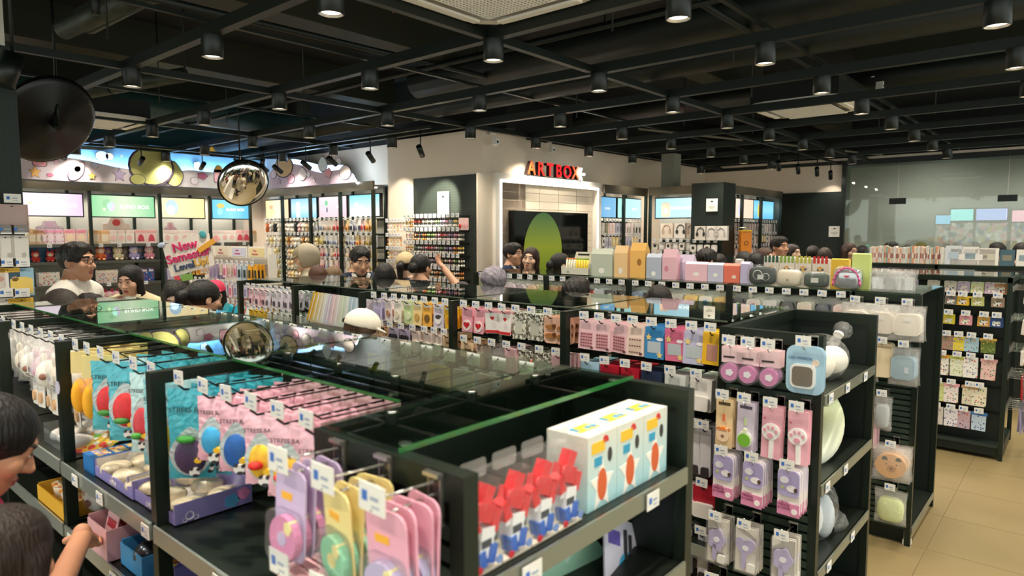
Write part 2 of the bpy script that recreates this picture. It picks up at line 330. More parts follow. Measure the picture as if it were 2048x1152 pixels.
# ------------------------------------------------------------------ ceiling downlights on the grid
HOUS = mat('#0c1511', .4); REFL = mat('#d8d2c4', .25, .6); GLOW = mat((1, .93, .8), .5, emit=2.2)
lamp_p = Proto('ceiling_downlight', MB().lathe([(.057, .115), (.058, 0), (.054, -.002), (.052, .02)], 20).cyl((0, 0, .113), (0, 0, .116), .057, n=20).mesh('housing', HOUS))
lamp_p.part('reflector', MB().lathe([(.053, .001), (.026, .035)], 20).mesh('reflector', REFL))
lamp_p.part('lens', MB().cyl((0, 0, .012), (0, 0, .015), .046, n=20).mesh('lens', GLOW))
def lamp(x, y, lab): 
    o = put(lamp_p, (x, y, 2.83), label=lab, cat='ceiling light', group='cylinder downlights on the ceiling grid')
    spot('downlight_beam', (x, y, 2.838), (x, y, 0), LAMP_W, WARM, 116, .95, .045, o)
ANCH = [(1.06, 1.4, 'the rack of pink stress ball bags'), (1.06, 2.3, 'the turquoise fruit bags'), (1.0, .6, 'the end-cap shelf of claw toys'), (1.1, 3.6, 'the far end of the nearest rack row'), (2.9, 1.4, 'the eyelash boxes'), (2.9, .4, 'the slat panel of hand mirrors'), (2.9, 2.4, 'the red ribbon cards'), (2.9, 3.6, 'the leaning folders'), (2.8, 4.9, 'the charm packets at the middle row end'), (1.9, 2.7, 'the aisle by the white cap'), (1.9, 4.9, 'the women behind the nearest racks'), (1.9, 6.2, 'the open floor before the blind box wall'), (3.0, 6.2, 'the white stationery stand'), (2.9, 8.0, 'the floor before the green blind box screen'), (3.9, 7.3, 'the convex mirror'), (3.9, 8.5, 'the corner of the blind box wall'), (3.9, 9.6, 'the cream blind box screen'), (5.0, 8.4, 'the sky blue keychain screen'), (5.0, 7.2, 'the pink keychain screen'), (5.0, 6.1, 'the pegboard recess'), (5.0, 4.9, 'the spotlit corner pegboard'), (4.0, 5.0, 'the young man in navy'), (4.0, 3.8, 'the grey-haired woman'), (4.0, 2.6, 'the man in red glasses'), (4.0, 1.5, 'the aisle of yellow pouches'), (5.0, 3.7, 'the pen display'), (5.0, 2.6, 'the peach gift bags'), (5.0, 1.5, 'the striped gift bags'), (5.0, .4, 'the open floor by the bear pouches'), (6.1, 4.8, 'the shop sign'), (6.1, 3.7, 'the floor behind the pen display'), (6.1, 2.6, 'the tousled man'), (6.1, 1.5, 'the aisle of sticker sheets'), (7.2, 4.8, 'the right end of the shop sign'), (7.2, 3.7, 'the floor before the mint screen'), (7.2, 2.6, 'the far end of the sticker rack'), (7.2, 1.5, 'the sticker rack'), (8.3, 4.7, 'the phone case wall'), (8.3, 3.7, 'the earphone wall'), (8.3, 2.6, 'the man with cropped hair'), (8.3, 1.5, 'the aisle before the notebooks'), (9.4, 4.7, 'the grey pillar'), (9.4, 3.5, 'the far corner screens'), (9.4, 2.6, 'the woman in round glasses'), (9.4, 1.5, 'the row of notebooks'), (9.4, .4, 'the framed prints'), (10.4, 2.6, 'the far green pegboard'), (10.4, 1.4, 'the frosted shopfront behind the notebooks'), (11.3, 2.5, 'the shopfront post'), (11.3, 1.4, 'the first patch fitting of the shopfront'), (0, 0, 'the open aisle beside the nearest end cap'), (0, -2, 'the shop floor by the nearest aisle')]
def lamp_label(x, y): return 'black cylinder downlight on the ceiling grid above '+min(ANCH, key=lambda a: (a[0]-x)**2+(a[1]-y)**2)[2]
for i, x in enumerate(GX):
    for j, y in enumerate(GY):
        if x > 11.4 or (x > 5.3 and y > 5) or y > 10 or (x > 10.9 and y > 4) : continue
        if x < 1.7 and y > 5.5: continue
        if x < .6 and y < -.9: continue
        xx = x if y < 5 else x-.03
        p = Vector((xx, y, 2.83))-C0; dep = p.dot(_fw)
        lamp(xx, y, lamp_label(xx, y))
for px, py in ((1192, 303), (1280, 315), (1355, 325)): pass
# ------------------------------------------------------------------ walls
def wbox(name, x0, x1, y0, y1, z0, z1, m): return struct(name, MB().box(x0, x1, y0, y1, z0, z1).mesh(name, m))
ZT = 3.0
wbox('wall_left', -1.5, 5.75, 10.15, 10.3, 0, 3.0, WALLW); wbox('wall_left_top', -1.5, 5.75, 10.14, 10.3, 3.0, 3.75, mat('#1c4a52', .6))
wbox('wall_keychains', 5.62, 5.75, 6.75, 10.15, 0, 3.0, WALLW); wbox('wall_keychains_top', 5.6, 5.75, 4.9, 10.15, 3.0, 3.75, WALLK)
blk = wbox('wall_corner_block', 5.44, 6.19, 5.12, 6.75, 0, 3.0, WALLW)
wbox('wall_back', 6.19, 11.6, 5.32, 5.45, 0, 3.0, WALLW); wbox('wall_back_top', 5.75, 11.7, 5.3, 5.45, 3.0, 3.75, WALLK)
fw = wbox('wall_far', 11.5, 11.62, 2.99, 5.4, 0, 3.0, WALLW)
wbox('wall_far_top', 11.45, 11.62, -4, 5.4, 3.02, 3.75, WALLK)
struct('trim_1', MB().box(11.44, 11.5, 2.99, 5.3, 2.93, 2.99).box(11.4, 11.5, -4, 2.99, 2.9, 2.98).mesh('trim', mat('#141a17', .4)))
struct('trim_2', MB().box(11.4, 11.5, -4, 5.0, 2.985, 3.02).mesh('trim', mat('#cfc2b2', .6)))
# dark pegboard facings
def pegobj(name, mb, m): return struct(name, mb.mesh(name, m))
p1 = pegobj('wall_pegboard_recess', MB().box(5.56, 5.62, 6.24, 6.79, 0, 2.485), PEG)
p2 = pegobj('wall_pegboard_corner', MB().box(5.42, 5.44, 5.19, 6.245, 0, 2.51), PEG)
p3 = pegobj('wall_pegboard_far', MB().box(11.47, 11.5, 3.0, 3.95, 0, 2.51), PEGD)
# notices
def notice(center, rz, w, h, label):
    o = empty('wall_notice', center, (0, 0, rz)); tag(o, label, 'sign')
    obj('board', MB().plate(shape('rect', w, h), -.006, 0).mesh('board', mat('#f3ece2', .4)), o)
    obj('printed_emblem', MB().plate(shape('half', w*.26, h*.11), -.0075, -.0062, cz=h*.28).plate(shape('ell', w*.09, h*.07), -.0085, -.0062, cz=h*.26).mesh('printed_emblem', INKD), o)
    m = MB()
    for k in range(3): m.plate(shape('rect', w*(.6-.12*k), h*.03), -.0075, -.0062, cz=-h*(.08+.09*k))
    obj('printed_lines', m.mesh('printed_lines', mat('#8d8478', .6)), o)
notice((5.40, 5.70, 2.205), -PI/2, .19, .26, 'white notice sheet with a small dome emblem on the spotlit pegboard')
c = onX(1669, 463, 11.46); notice(c, -PI/2, .17, .17, 'small white notice with a dome emblem on the dark green pegboard wall')
# ------------------------------------------------------------------ glazed shopfront with frosted film, mall behind it
GY0, GY1 = -3.5, 2.97
wdw = struct('window_1', MB().box(11.44, 11.52, GY1-.01, GY1+.05, 0, 2.93).mesh('window_post', mat('#121a16', .35)))
edges = [2.96, 2.235, .9, -.45, -1.8, -3.2]
for a, b in zip(edges[:-1], edges[1:]):
    obj('glass_pane', MB().box(11.47, 11.48, b+.004, a-.004, .02, 2.9).mesh('glass_pane', clear('#e8f0ec', .06, rough=.02)), wdw)
    obj('patch_fitting', MB().box(11.455, 11.495, b-.11+.0, b+.11, 2.29, 2.38).mesh('patch_fitting', mat('#10140f', .3)), wdw)
def film():
    m = bpy.data.materials.new('mat_film'); m.use_nodes = True; nt = m.node_tree; nt.nodes.clear()
    o = nt.nodes.new('ShaderNodeOutputMaterial'); t = nt.nodes.new('ShaderNodeBsdfTransparent'); d = nt.nodes.new('ShaderNodeBsdfDiffuse'); tl = nt.nodes.new('ShaderNodeBsdfTranslucent')
    d.inputs[0].default_value = (*hexc('#b9aea2'), 1); tl.inputs[0].default_value = (*hexc('#cfc6ba'), 1)
    a = nt.nodes.new('ShaderNodeMixShader'); a.inputs[0].default_value = .5; b = nt.nodes.new('ShaderNodeMixShader'); b.inputs[0].default_value = .74
    nt.links.new(d.outputs[0], a.inputs[1]); nt.links.new(tl.outputs[0], a.inputs[2]); nt.links.new(t.outputs[0], b.inputs[1]); nt.links.new(a.outputs[0], b.inputs[2]); nt.links.new(b.outputs[0], o.inputs[0]); return m
fm = MB(); ny, nz = 60, 24; vs = []
for j in range(nz+1):
    for i in range(ny+1):
        y = 2.94-i*(6.2/ny); z = 2.88*j/nz
        dst = (z-(2.0+.28*(2.3-y)*.55))                  # diagonal sag fold
        vs.append((11.62+.03*math.exp(-(dst/.09)**2)+.012*math.sin(y*5+z*2)+.01*math.sin(z*7-y*3)+.02*math.exp(-((dst-.16)/.06)**2), y, z))
fm.add(vs, [(j*(ny+1)+i, j*(ny+1)+i+1, (j+1)*(ny+1)+i+1, (j+1)*(ny+1)+i) for j in range(nz) for i in range(ny)], 0, True)
tag(obj('plastic_sheet', fm.mesh('plastic_sheet', film())), 'large translucent grey plastic sheet hung in folds behind the glass shopfront', 'plastic sheet')
# wall opposite; screens and panels on it stand in for reflections in the glass
wbox('wall_opposite', 13.6, 13.7, -4, 5, 0, 3.7, mat('#8f948c', .8))
def reflection_screen(px0, px1, py0, py1, colr, label):
    a = onX(px0, py0, 13.5); b = onX(px1, py1, 13.5); o = empty('wall_screen', ((a+b)/2)); tag(o, label, 'screen')
    hw, hh = abs(a.y-b.y)/2, abs(a.z-b.z)/2
    obj('bezel', MB().box(0, .05, -hw-.02, hw+.02, -hh-.02, hh+.02).mesh('bezel', BLK), o)
    obj('display', MB().box(-.006, 0, -hw, hw, -hh, hh).mesh('display', mat(colr, .3, emit=1.6)), o)
reflection_screen(1872, 1900, 431, 448, '#6fb0d8', 'small blue screen standing in for a glass reflection behind the plastic sheet')
reflection_screen(1902, 1946, 419, 441, '#7fd0d4', 'turquoise screen standing in for a glass reflection behind the plastic sheet')
reflection_screen(1953, 2014, 418, 440, '#9aa6e0', 'lilac screen standing in for a glass reflection behind the plastic sheet')
reflection_screen(2025, 2075, 421, 443, '#e6a6bc', 'pink screen standing in for a glass reflection behind the plastic sheet')
for k, (px0, px1) in enumerate(((1872, 1898), (1902, 1946), (1953, 2014), (2024, 2060))):
    a = onX(px0, 446, 13.55); b = onX(px1, 470, 13.55)
    tag(obj('reflection_panel', MB().box(13.5, 13.6, b.y, a.y, b.z-.35, a.z).mesh('reflection_panel', prnt('#d8d4cc', ['#e59aa8', '#7d8fc0', '#ffffff', '#c9b46a', '#565a58'], 14, .6))), 'printed panel standing in for reflected hook displays behind the plastic sheet', 'display panel', 'panels behind the plastic sheet')
for y in (-1.6, .2, 1.9): spot('unseen_mall_light', (12.6, y, 3.3), (12.9, y, 0), 80, (1, .96, .9), 150, .8, .2)  # unseen mall lights added to light the sheet from behind, no fixtures
# ================================================================== WALL DISPLAYS
def emat(c1, c2, strength=1.3, axis=0, c3=None):
    key = ('emat', c1, c2, strength, axis, c3)
    if key in _M: return _M[key]
    m = bpy.data.materials.new('mat_screen'); m.use_nodes = True; nt = m.node_tree; b = nt.nodes['Principled BSDF']
    tc = nt.nodes.new('ShaderNodeTexCoord'); sp = nt.nodes.new('ShaderNodeSeparateXYZ'); nt.links.new(tc.outputs['Generated'], sp.inputs[0])
    cr = nt.nodes.new('ShaderNodeValToRGB'); e = cr.color_ramp.elements; e[0].color = (*hexc(c1), 1); e[1].color = (*hexc(c2), 1)
    if c3: q = e.new(.5); q.color = (*hexc(c3), 1)
    nt.links.new(sp.outputs[axis], cr.inputs[0]); b.inputs['Base Color'].default_value = (.02, .02, .02, 1); b.inputs['Roughness'].default_value = .25
    nt.links.new(cr.outputs[0], b.inputs['Emission Color']); b.inputs['Emission Strength'].default_value = strength*.5; _M[key] = m; return m
TAGS = mat('#e9e6df', .45)
def tagmesh(w=.05, h=.036):
    m = MB().plate(shape('rect', w, h), -.002, 0, 0).plate(shape('rect', w*.2, h*.36), -.0028, -.002, 1, -w*.26, h*.04)
    m.plate(shape('rect', w*.32, h*.12), -.0028, -.002, 2, w*.12, h*.02).plate(shape('rect', w*.3, h*.06), -.0028, -.002, 2, w*.16, -h*.26)
    return m.mesh('price_tag', TAGS, INKB, INKG)
TAG_ME = tagmesh(); TAG_FAR = tagmesh(.052, .046)
# wall-mounted peg with its plate
PEG_ME = MB().cyl((0, 0, 0), (0, -.2, 0), .003, n=5).mesh('hook', CHROME)
class Frame:
    """wall frame: local x runs left to right as seen, local -y points into the room"""
    def __init__(s, ox, oy, rz): s.o = Vector((ox, oy, 0)); s.rz = rz; s.R = Matrix.Rotation(rz, 3, 'Z')
    def w(s, x, y, z): return s.o+s.R @ Vector((x, y, z))
    def px(s, px_, py_, depth=0.):
        """pixel -> local point on the plane y=depth"""
        n = s.R @ Vector((0, 1, 0)); p0 = s.w(0, depth, 0); d = ray(px_, py_); t = (p0-C0).dot(n)/d.dot(n); return s.R.transposed() @ (C0+d*t-s.o)
FL = Frame(0, 9.75, 0); FS = Frame(5.27, 0, -PI/2); FN = Frame(0, 5.0, 0); FW = Frame(8.65, 0, -PI/2); F3 = Frame(0, 3.75, 0)
def unit(F, name, x0, x1, posts, label, depth=.4, zt=2.51, zb=2.395, lights=True, base=True):
    t = empty(name, F.o, (0, 0, F.rz)); tag(t, label, 'wall unit')
    obj('header', MB().box(x0, x1, 0, .03, zb, zt).box(x0, x1, .03, depth, zb+.05, zb+.065).mesh('header', BRONZE), t)
    obj('back_panel', MB().box(x0, x1, depth-.03, depth-.015, .1, zt-.02).mesh('back_panel', BACKP), t)
    if base: obj('plinth', MB().box(x0, x1, .02, depth, 0, .12).mesh('plinth', BLK), t)
    for p in posts: obj('post', MB().box(p-.018, p+.018, 0, .04, 0, zb).mesh('post', FRAME), t); 
    ps = sorted([x0]+list(posts)+[x1])
    for a, b in zip(ps[:-1], ps[1:]):
        if b-a < .3: continue
        obj('wall_upright', MB().box((a+b)/2+.2, (a+b)/2+.235, depth-.06, depth-.03, .1, zb+.05).mesh('wall_upright', BLK), t)
        if lights:
            for k in (.28, .72):
                x = a+(b-a)*k; d = obj('spot_ring', MB().cyl((x, .2, zb+.044), (x, .2, zb+.05), .03, n=14).mesh('spot_ring', mat((1, .96, .88), .4, emit=9.)), t)
                spot('shelf_light', F.w(x, .18, zb+.03), F.w(x, .2, 0), SHELF_W, (1, .93, .82), 150, .8, .03)
    return t
def screen(F, px0, py0, px1, py1, m, label, depth=.12, words=None, blob=None, wx=.25, mirror=False, wsize=None):
    a = F.px(px0, py0, depth); b = F.px(px1, py1, depth); x0, x1 = a.x, b.x; z1, z0 = max(a.z, b.z), min(a.z, b.z)
    z0, z1 = (2.075, 2.35); c = ((x0+x1)/2, depth, (z0+z1)/2); w_, h_ = x1-x0, z1-z0
    t = empty('wall_screen', F.w(*c), (0, 0, F.rz)); tag(t, label, 'screen')
    obj('bezel', MB().box(-w_/2-.014, w_/2+.014, 0, .05, -h_/2-.014, h_/2+.014).mesh('bezel', mat('#0c0f0e', .25)), t)
    d = obj('display', MB().box(-w_/2, w_/2, -.004, 0, -h_/2, h_/2).mesh('display', m), t)
    if words:
        ws = words.split(); sz = wsize or h_*.26
        for k, wd in enumerate(ws): obj('screen_word', text_mesh(wd, sz, .001, mat('#ffffff', .5, emit=.8)), d, (w_*wx+(k-(len(ws)-1)/2)*sz*3.0+(-.25*sz if k else 0), -.006, h_*-.02))
    if blob:
        for (nm, sh, bx, bz, bw, bh, col) in blob: obj('screen_picture', MB().plate(shape(sh, bw*h_, bh*h_), -.0055, -.0042, cx=bx*w_, cz=bz*h_).mesh('screen_picture', mat(col, .5, emit=.4)), d)
    return t
# ---- left wall: blind boxes
lwx = [FL.px(x, 400).x for x in (40, 180, 320, 420)]
LW = unit(FL, 'wall_shelving', 1.9, 5.24, lwx+[5.2], 'tall black wall shelving with bronze header full of toy boxes on the left wall')
SH_Z = [1.715, 1.495, 1.2, .93, .62, .3]
for z in SH_Z:
    obj('shelf', MB().box(1.92, 5.2, .03, .38, z-.022, z).mesh('shelf', BLK), LW)
    obj('ticket_strip', MB().box(1.92, 5.2, .022, .03, z-.035, z+.003).mesh('ticket_strip', mat('#5c5d56', .35, .4)), LW)
for z, xs in ((1.715, (100, 155, 203, 240, 298, 348, 446, 490)), (1.2, (215, 290, 350, 380))):
    for x in xs: q = FL.px(x, 490); obj('price_tag', TAG_FAR, LW, (q.x, .02, z-.018))
screen(FL, 40, 388, 166, 433, emat('#f0dbe8', '#eabfdc', 1.25, 0, '#f4e4ea'), 'pale pink blind box screen on the left wall shelving', words='BLIND BOX', wx=.16,
       blob=[('p', 'round', -.36, .1, .42, .5, '#fdfbff'), ('p', 'ell', -.36, .06, .2, .1, '#f5c84a'), ('p', 'ell', -.27, -.02, .18, .24, '#fff6fb')])
screen(FL, 182, 391, 309, 435, emat('#8fd49c', '#8ccf9a', 1.15, 0, '#d9ecc8'), 'green blind box screen on the left wall shelving', words='BLIND BOX', wx=.2,
       blob=[('p', 'ell', -.26, .06, .42, .55, '#9ed4a8'), ('p', 'ell', -.2, -.02, .36, .46, '#d8d2f0'), ('p', 'ell', -.31, -.16, .14, .14, '#f3f2d2')])
screen(FL, 323, 395, 409, 436, emat('#fbe6b8', '#fbdf9c', 1.25), 'cream yellow blind box screen on the left wall shelving', blob=[('p', 'ell', -.28, .02, .62, .78, '#bcd8f0'), ('p', 'ell', -.3, -.12, .42, .5, '#e8f2fb')])
screen(FL, 424, 398, 497, 438, emat('#6cc4de', '#57b6d8', 1.25, 0, '#8ed6e6'), 'turquoise blind box screen on the left wall shelving', words='BLIND BOX', wx=.16, wsize=.055, blob=[('p', 'ell', -.28, .18, .42, .24, '#f0c66a'), ('p', 'ell', -.3, -.14, .3, .4, '#9fe0e2')])
# toy boxes on the top shelf
def toybox(w_, h_, d_, face, accent, motif='ell', mcol='#fff3ea'):
    p = Proto('toy_box', MB().box(-w_/2, w_/2, 0, d_, 0, h_).mesh('toy_box', face))
    p.part('printed_front', MB().plate(shape('rect', w_*.9, h_*.18), -.0012, 0, cz=h_*.86).mesh('printed_front', accent))
    p.part('printed_picture', MB().plate(shape(motif, w_*.62, h_*.5), -.0014, 0, cz=h_*.42).mesh('printed_picture', mcol)); return p
BXK = [(toybox(.085, .13, .08, prnt('#f7dfe0', ['#e58ab0', '#ffffff', '#b98ac0'], 60, .35), '#f2a0c4', 'ell', '#fbe3ef'), 'pink patterned blind box with a pale oval on the top left-wall shelf'),
       (toybox(.1, .13, .08, mat('#f6cfc6', .5), '#f08fae', 'ell', '#fbe0c0'), 'salmon blind box with a cream oval on the top left-wall shelf'),
       (toybox(.105, .125, .08, mat('#f8d9ae', .5), '#f6c08a', 'round', '#f9e8cf'), 'apricot blind box on the top shelf of the left wall'),
       (toybox(.1, .125, .08, mat('#fbf3ea', .5), '#f3dcd8', 'flower', '#f2c6c0'), 'white blind box with a pink flower picture on the top left-wall shelf'),
       (toybox(.11, .13, .08, mat('#f7d8d2', .5), '#f4b3b0', 'half', '#d0485a'), 'pale pink blind box with a red dome picture on the top left-wall shelf')]
def boxrow(F, pxs, kinds, z, y=.06, grp='blind boxes on the top shelf'):
    for x, k in zip(pxs, kinds):
        q = F.px(x, 475, y); pr, lab = BXK[k]; put(pr, F.w(q.x, y, z), (0, 0, F.rz), lab, 'toy box', grp, (1.22, 1., 1.45))
boxrow(FL, [66, 78.5], [2, 2], 1.715); boxrow(FL, [86, 102, 118], [0, 0, 0], 1.715, grp='patterned blind boxes'); boxrow(FL, [140, 163], [1, 1], 1.715)
boxrow(FL, [192, 210], [2, 2], 1.715); boxrow(FL, [227, 243, 259], [3, 3, 3], 1.715); boxrow(FL, [282, 303], [4, 4], 1.715)
boxrow(FL, [335, 352, 370, 388], [3, 3, 3, 3], 1.715); boxrow(FL, [434, 450, 464], [3, 3, 3], 1.715); boxrow(FL, [480, 493, 506], [4, 4, 2], 1.715)
def topper(px, py0, py1, w_, col, pic, label):
    q = FL.px(px, py1, .16); h_ = FL.px(px, py0, .16).z-1.715
    o = empty('display_topper', FL.w(q.x, .2, 1.715)); tag(o, label, 'display board')
    pl = shape('rect', w_, h_); pl = [(-w_/2, 0), (w_/2, 0), (w_/2, h_*.75), (w_*.3, h_*.8), (w_*.22, h_), (-w_*.22, h_), (-w_*.3, h_*.8), (-w_/2, h_*.75)]
    obj('board', MB().plate(pl, 0, .006).mesh('board', col), o); obj('printed_picture', MB().plate(shape('ell', w_*.3, h_*.26), -.0015, 0, cz=h_*.82).mesh('printed_picture', pic), o)
topper(102, 442, 470, .3, prnt('#f3dfe8', ['#d9a6c6', '#ffffff'], 50, .4), '#e9c6dc', 'mauve scalloped cardboard topper behind the patterned blind boxes')
topper(236, 436, 470, .33, mat('#f2dccb', .5), '#cf4a48', 'beige cardboard topper with a red oval picture above the white blind boxes')
topper(344, 445, 470, .17, mat('#f4d3d6', .5), '#efb4c0', 'rounded pale pink cardboard topper above the white blind boxes')
tag(put(toybox(.1, .19, .05, mat('#e9a66a', .5), '#d98a4a', 'flower', '#f6d6a8'), FL.w(FL.px(56, 450, .2).x, .22, 1.715)), 'orange cut-out board standing behind the apricot blind boxes', 'display board')
# plush dolls sitting on the second shelf
def doll(body, head, hat, face='#f8e2d4', ears='ell'):
    p = Proto('plush_doll', MB().ell((0, 0, .05), (.045, .04, .055), 12, 8).mesh('doll_body', mat(body, .85)))
    p.part('head', MB().ell((0, -.005, .115), (.05, .045, .045), 14, 9).mesh('head', mat(head, .85)))
    p.sub('face', MB().ell((0, -.03, .11), (.034, .024, .028), 12, 7).mesh('face', mat(face, .7)))
    p.sub('eye', MB().ell((-.013, -.052, .112), (.005, .003, .006), 8, 5).mesh('eye', INKD)); p.sub('eye', MB().ell((.013, -.052, .112), (.005, .003, .006), 8, 5).mesh('eye', INKD))
    p.part('ear', MB().ell((-.03, 0, .165), (.013, .01, .026), 8, 6).mesh('ear', mat(hat, .85))); p.part('ear', MB().ell((.03, 0, .165), (.013, .01, .026), 8, 6).mesh('ear', mat(hat, .85)))
    p.part('arm', MB().ell((-.045, -.02, .05), (.014, .02, .026), 8, 6).mesh('arm', mat(body, .85))); p.part('arm', MB().ell((.045, -.02, .05), (.014, .02, .026), 8, 6).mesh('arm', mat(body, .85)))
    p.part('foot', MB().ell((-.025, -.04, .016), (.018, .026, .016), 8, 6).mesh('foot', mat(head, .85))); p.part('foot', MB().ell((.025, -.04, .016), (.018, .026, .016), 8, 6).mesh('foot', mat(head, .85)))
    return p
DOL = [('#e8794a', '#f0a070', '#c8582e', 'orange'), ('#caa6d8', '#b98ccc', '#a878c0', 'purple'), ('#f4e6c8', '#e6d3a6', '#d8bf86', 'cream'), ('#c7b9e6', '#d8cdf0', '#b5a4dc', 'lavender'), ('#a8c4e6', '#8fb2dc', '#86aade', 'blue'), ('#f3a6b6', '#f4bcc6', '#e8566a', 'pink'), ('#d8cbb8', '#cbb99e', '#b6a284', 'tan'), ('#c43a34', '#d8584c', '#a8241e', 'red')]
dp = [doll(*d[:3]) for d in DOL]
for px, k, y, s in ((200, 0, .1, 1.15), (215, 1, .22, 1.1), (235, 2, .1, 1.15), (249, 6, .22, 1.05), (267, 3, .1, 1.15), (278, 4, .22, 1.15), (298, 5, .1, 1.15), (70, 7, .1, .85), (100, 7, .1, .85), (117, 0, .12, .85), (470, 5, .14, 1.1), (490, 6, .14, 1.1), (440, 2, .15, 1.0), (455, 4, .2, 1.0)):
    q = FL.px(px, 505, y); put(dp[k], FL.w(q.x, y, 1.495), (0, 0, random.uniform(-.25, .25)), '%s plush doll sitting on the second shelf of the left wall shelving' % DOL[k][3], 'doll', 'plush dolls on the second shelf', s)
tag(obj('display_case', MB().box(2.36, 2.84, 9.9, 10.0, 1.495, 1.68).mesh('display_case', mat('#1f5f86', .5))), 'dark blue printed box display behind the red dolls', 'display box')
for px0, px1, m, lab in ((192, 237, prnt('#f7e6dc', ['#e0747a', '#7fb0d0', '#f0c86a'], 45, .4), 'long white toy box with red and blue print on the third shelf'),
                         (280, 296, prnt('#2f5fae', ['#e05a5a', '#ffffff'], 40, .35), 'blue toy box with red and white print on the third shelf'), (297, 309, prnt('#2f5fae', ['#e05a5a', '#ffffff'], 40, .35), 'blue toy box with red and white print on the third shelf'),
                         (335, 374, prnt('#d9d2ee', ['#e68ab8', '#ffffff', '#8fc0e0'], 40, .45), 'lilac patterned toy box on the third shelf by the tilted sign'), (78, 120, prnt('#f1ece2', ['#c9574c', '#e7a3a0', '#9db6c8'], 40, .4), 'white toy boxes with red print behind the man in the white shirt')):
    a = FL.px(px0, 560, .08).x; b = FL.px(px1, 560, .08).x; o = obj('toy_box', MB().box(0, b-a, 0, .12, 0, .17).mesh('toy_box', m), None, FL.w(a, .08, 1.2)); tag(o, lab, 'toy box', 'toy boxes on the third shelf')
    obj('printed_band', MB().box(.01, b-a-.01, -.0015, 0, .13, .155).mesh('printed_band', mat('#f6efe6', .5)), o)
for px in (192, 205, 218, 231):
    q = FL.px(px, 590, .1); put(dp[5], FL.w(q.x, .1, .93), (0, 0, 0), 'pink plush doll in the row on the low shelf of the left wall shelving', 'doll', 'pink dolls on the low shelf', 1.0)
# ---- mural boards above the headers
def mural(F, pts_top, x0, x1, zb, m, label, depth, halo=True):
    t = empty('mural_board', F.o, (0, 0, F.rz)); tag(t, label, 'mural')
    pl = [(x0, zb)]+[(x1, zb)]+pts_top[::-1]
    obj('board', MB().plate(pl, depth, depth+.02).mesh('board', m), t)
    if halo: obj('light_strip', MB().tube([(p[0], depth+.045, p[1]-.03) for p in pts_top], .008, 5).mesh('light_strip', mat((.62, .85, 1.), .5, emit=40.)), t)
    return t
def gmix(c1, c2, c3):
    m = emat(c1, c2, 0, 0, c3); nt = m.node_tree; cr = [n for n in nt.nodes if n.type == 'VALTORGB'][0]; b = nt.nodes['Principled BSDF']; nt.links.new(cr.outputs[0], b.inputs['Base Color']); b.inputs['Roughness'].default_value = .6; return m
topL = [(FL.px(x, y, -.05).x, FL.px(x, y, -.05).z) for x, y in ((20, 306), (60, 307), (120, 312), (180, 322), (230, 334), (270, 340), (330, 345), (380, 340), (430, 345), (480, 352), (520, 356))]
MUL = mural(FL, topL, topL[0][0], topL[-1][0], 2.505, gmix('#d8c8d2', '#c9d2d4', '#e6dade'), 'pale pink wave-topped mural board lit from behind above the left wall shelving', -.05)
topB = [(FL.px(x, y, .1).x, FL.px(x, y, .1).z) for x, y in ((10, 296), (100, 296), (200, 300), (300, 290), (400, 302), (520, 312))]
mural(FL, topB, topB[0][0], topB[-1][0], 2.505, mat('#7db4dc', .6), 'sky blue mural backboard glowing behind the wave-topped board', .1, False)
topS = [(FS.px(x, y, -.05).x, FS.px(x, y, -.05).z) for x, y in ((538, 345), (560, 340), (585, 327), (605, 331), (625, 342), (640, 345), (660, 342), (685, 338), (700, 345), (709, 362))]
MUS = mural(FS, topS, topS[0][0], topS[-1][0], 2.505, gmix('#d9c2d0', '#e0c6d6', '#cdb8cf'), 'mauve wave-topped mural board lit from behind above the keychain wall', -.05)
topS2 = [(FS.px(x, y, .1).x, FS.px(x, y, .1).z) for x, y in ((530, 318), (590, 318), (640, 330), (690, 330), (706, 352))]
mural(FS, topS2, topS2[0][0], topS2[-1][0], 2.505, mat('#b9cfe0', .6), 'light blue mural backboard above the keychain wall', .1, False)
def deco(F, parent, name, px, py, sh, wpx, hpx, col, depth=-.056, rot=0., edge=True):
    q = F.px(px, py, depth); k = (F.px(px+1, py, depth)-q); s = abs(k.x)+1e-6; kz = abs((F.px(px, py+1, depth)-q).z)
    w_, h_ = wpx*s, hpx*kz
    def rotp(pl): return [(a*math.cos(rot)-b*math.sin(rot), a*math.sin(rot)+b*math.cos(rot)) for a, b in pl]
    o = None
    if edge: o = obj(name+'_outline', MB().plate(rotp(shape(sh, w_*1.1, h_*1.1)), depth+.001, depth+.004, cx=q.x, cz=q.z).mesh(name, mat('#3a2f4a', .6)), parent)
    return obj(name, MB().plate(rotp(shape(sh, w_, h_)), depth-.002, depth+.002, cx=q.x, cz=q.z).mesh(name, col), parent)
OL = mat('#b3b26a', .6)
deco(FL, MUL, 'painted_dome', 303, 333, 'ell', 84, 72, OL, -.075); deco(FL, MUL, 'painted_arm', 348, 348, 'drop', 36, 48, OL, -.062); deco(FL, MUL, 'painted_arm', 276, 359, 'ell', 30, 20, OL, -.08)
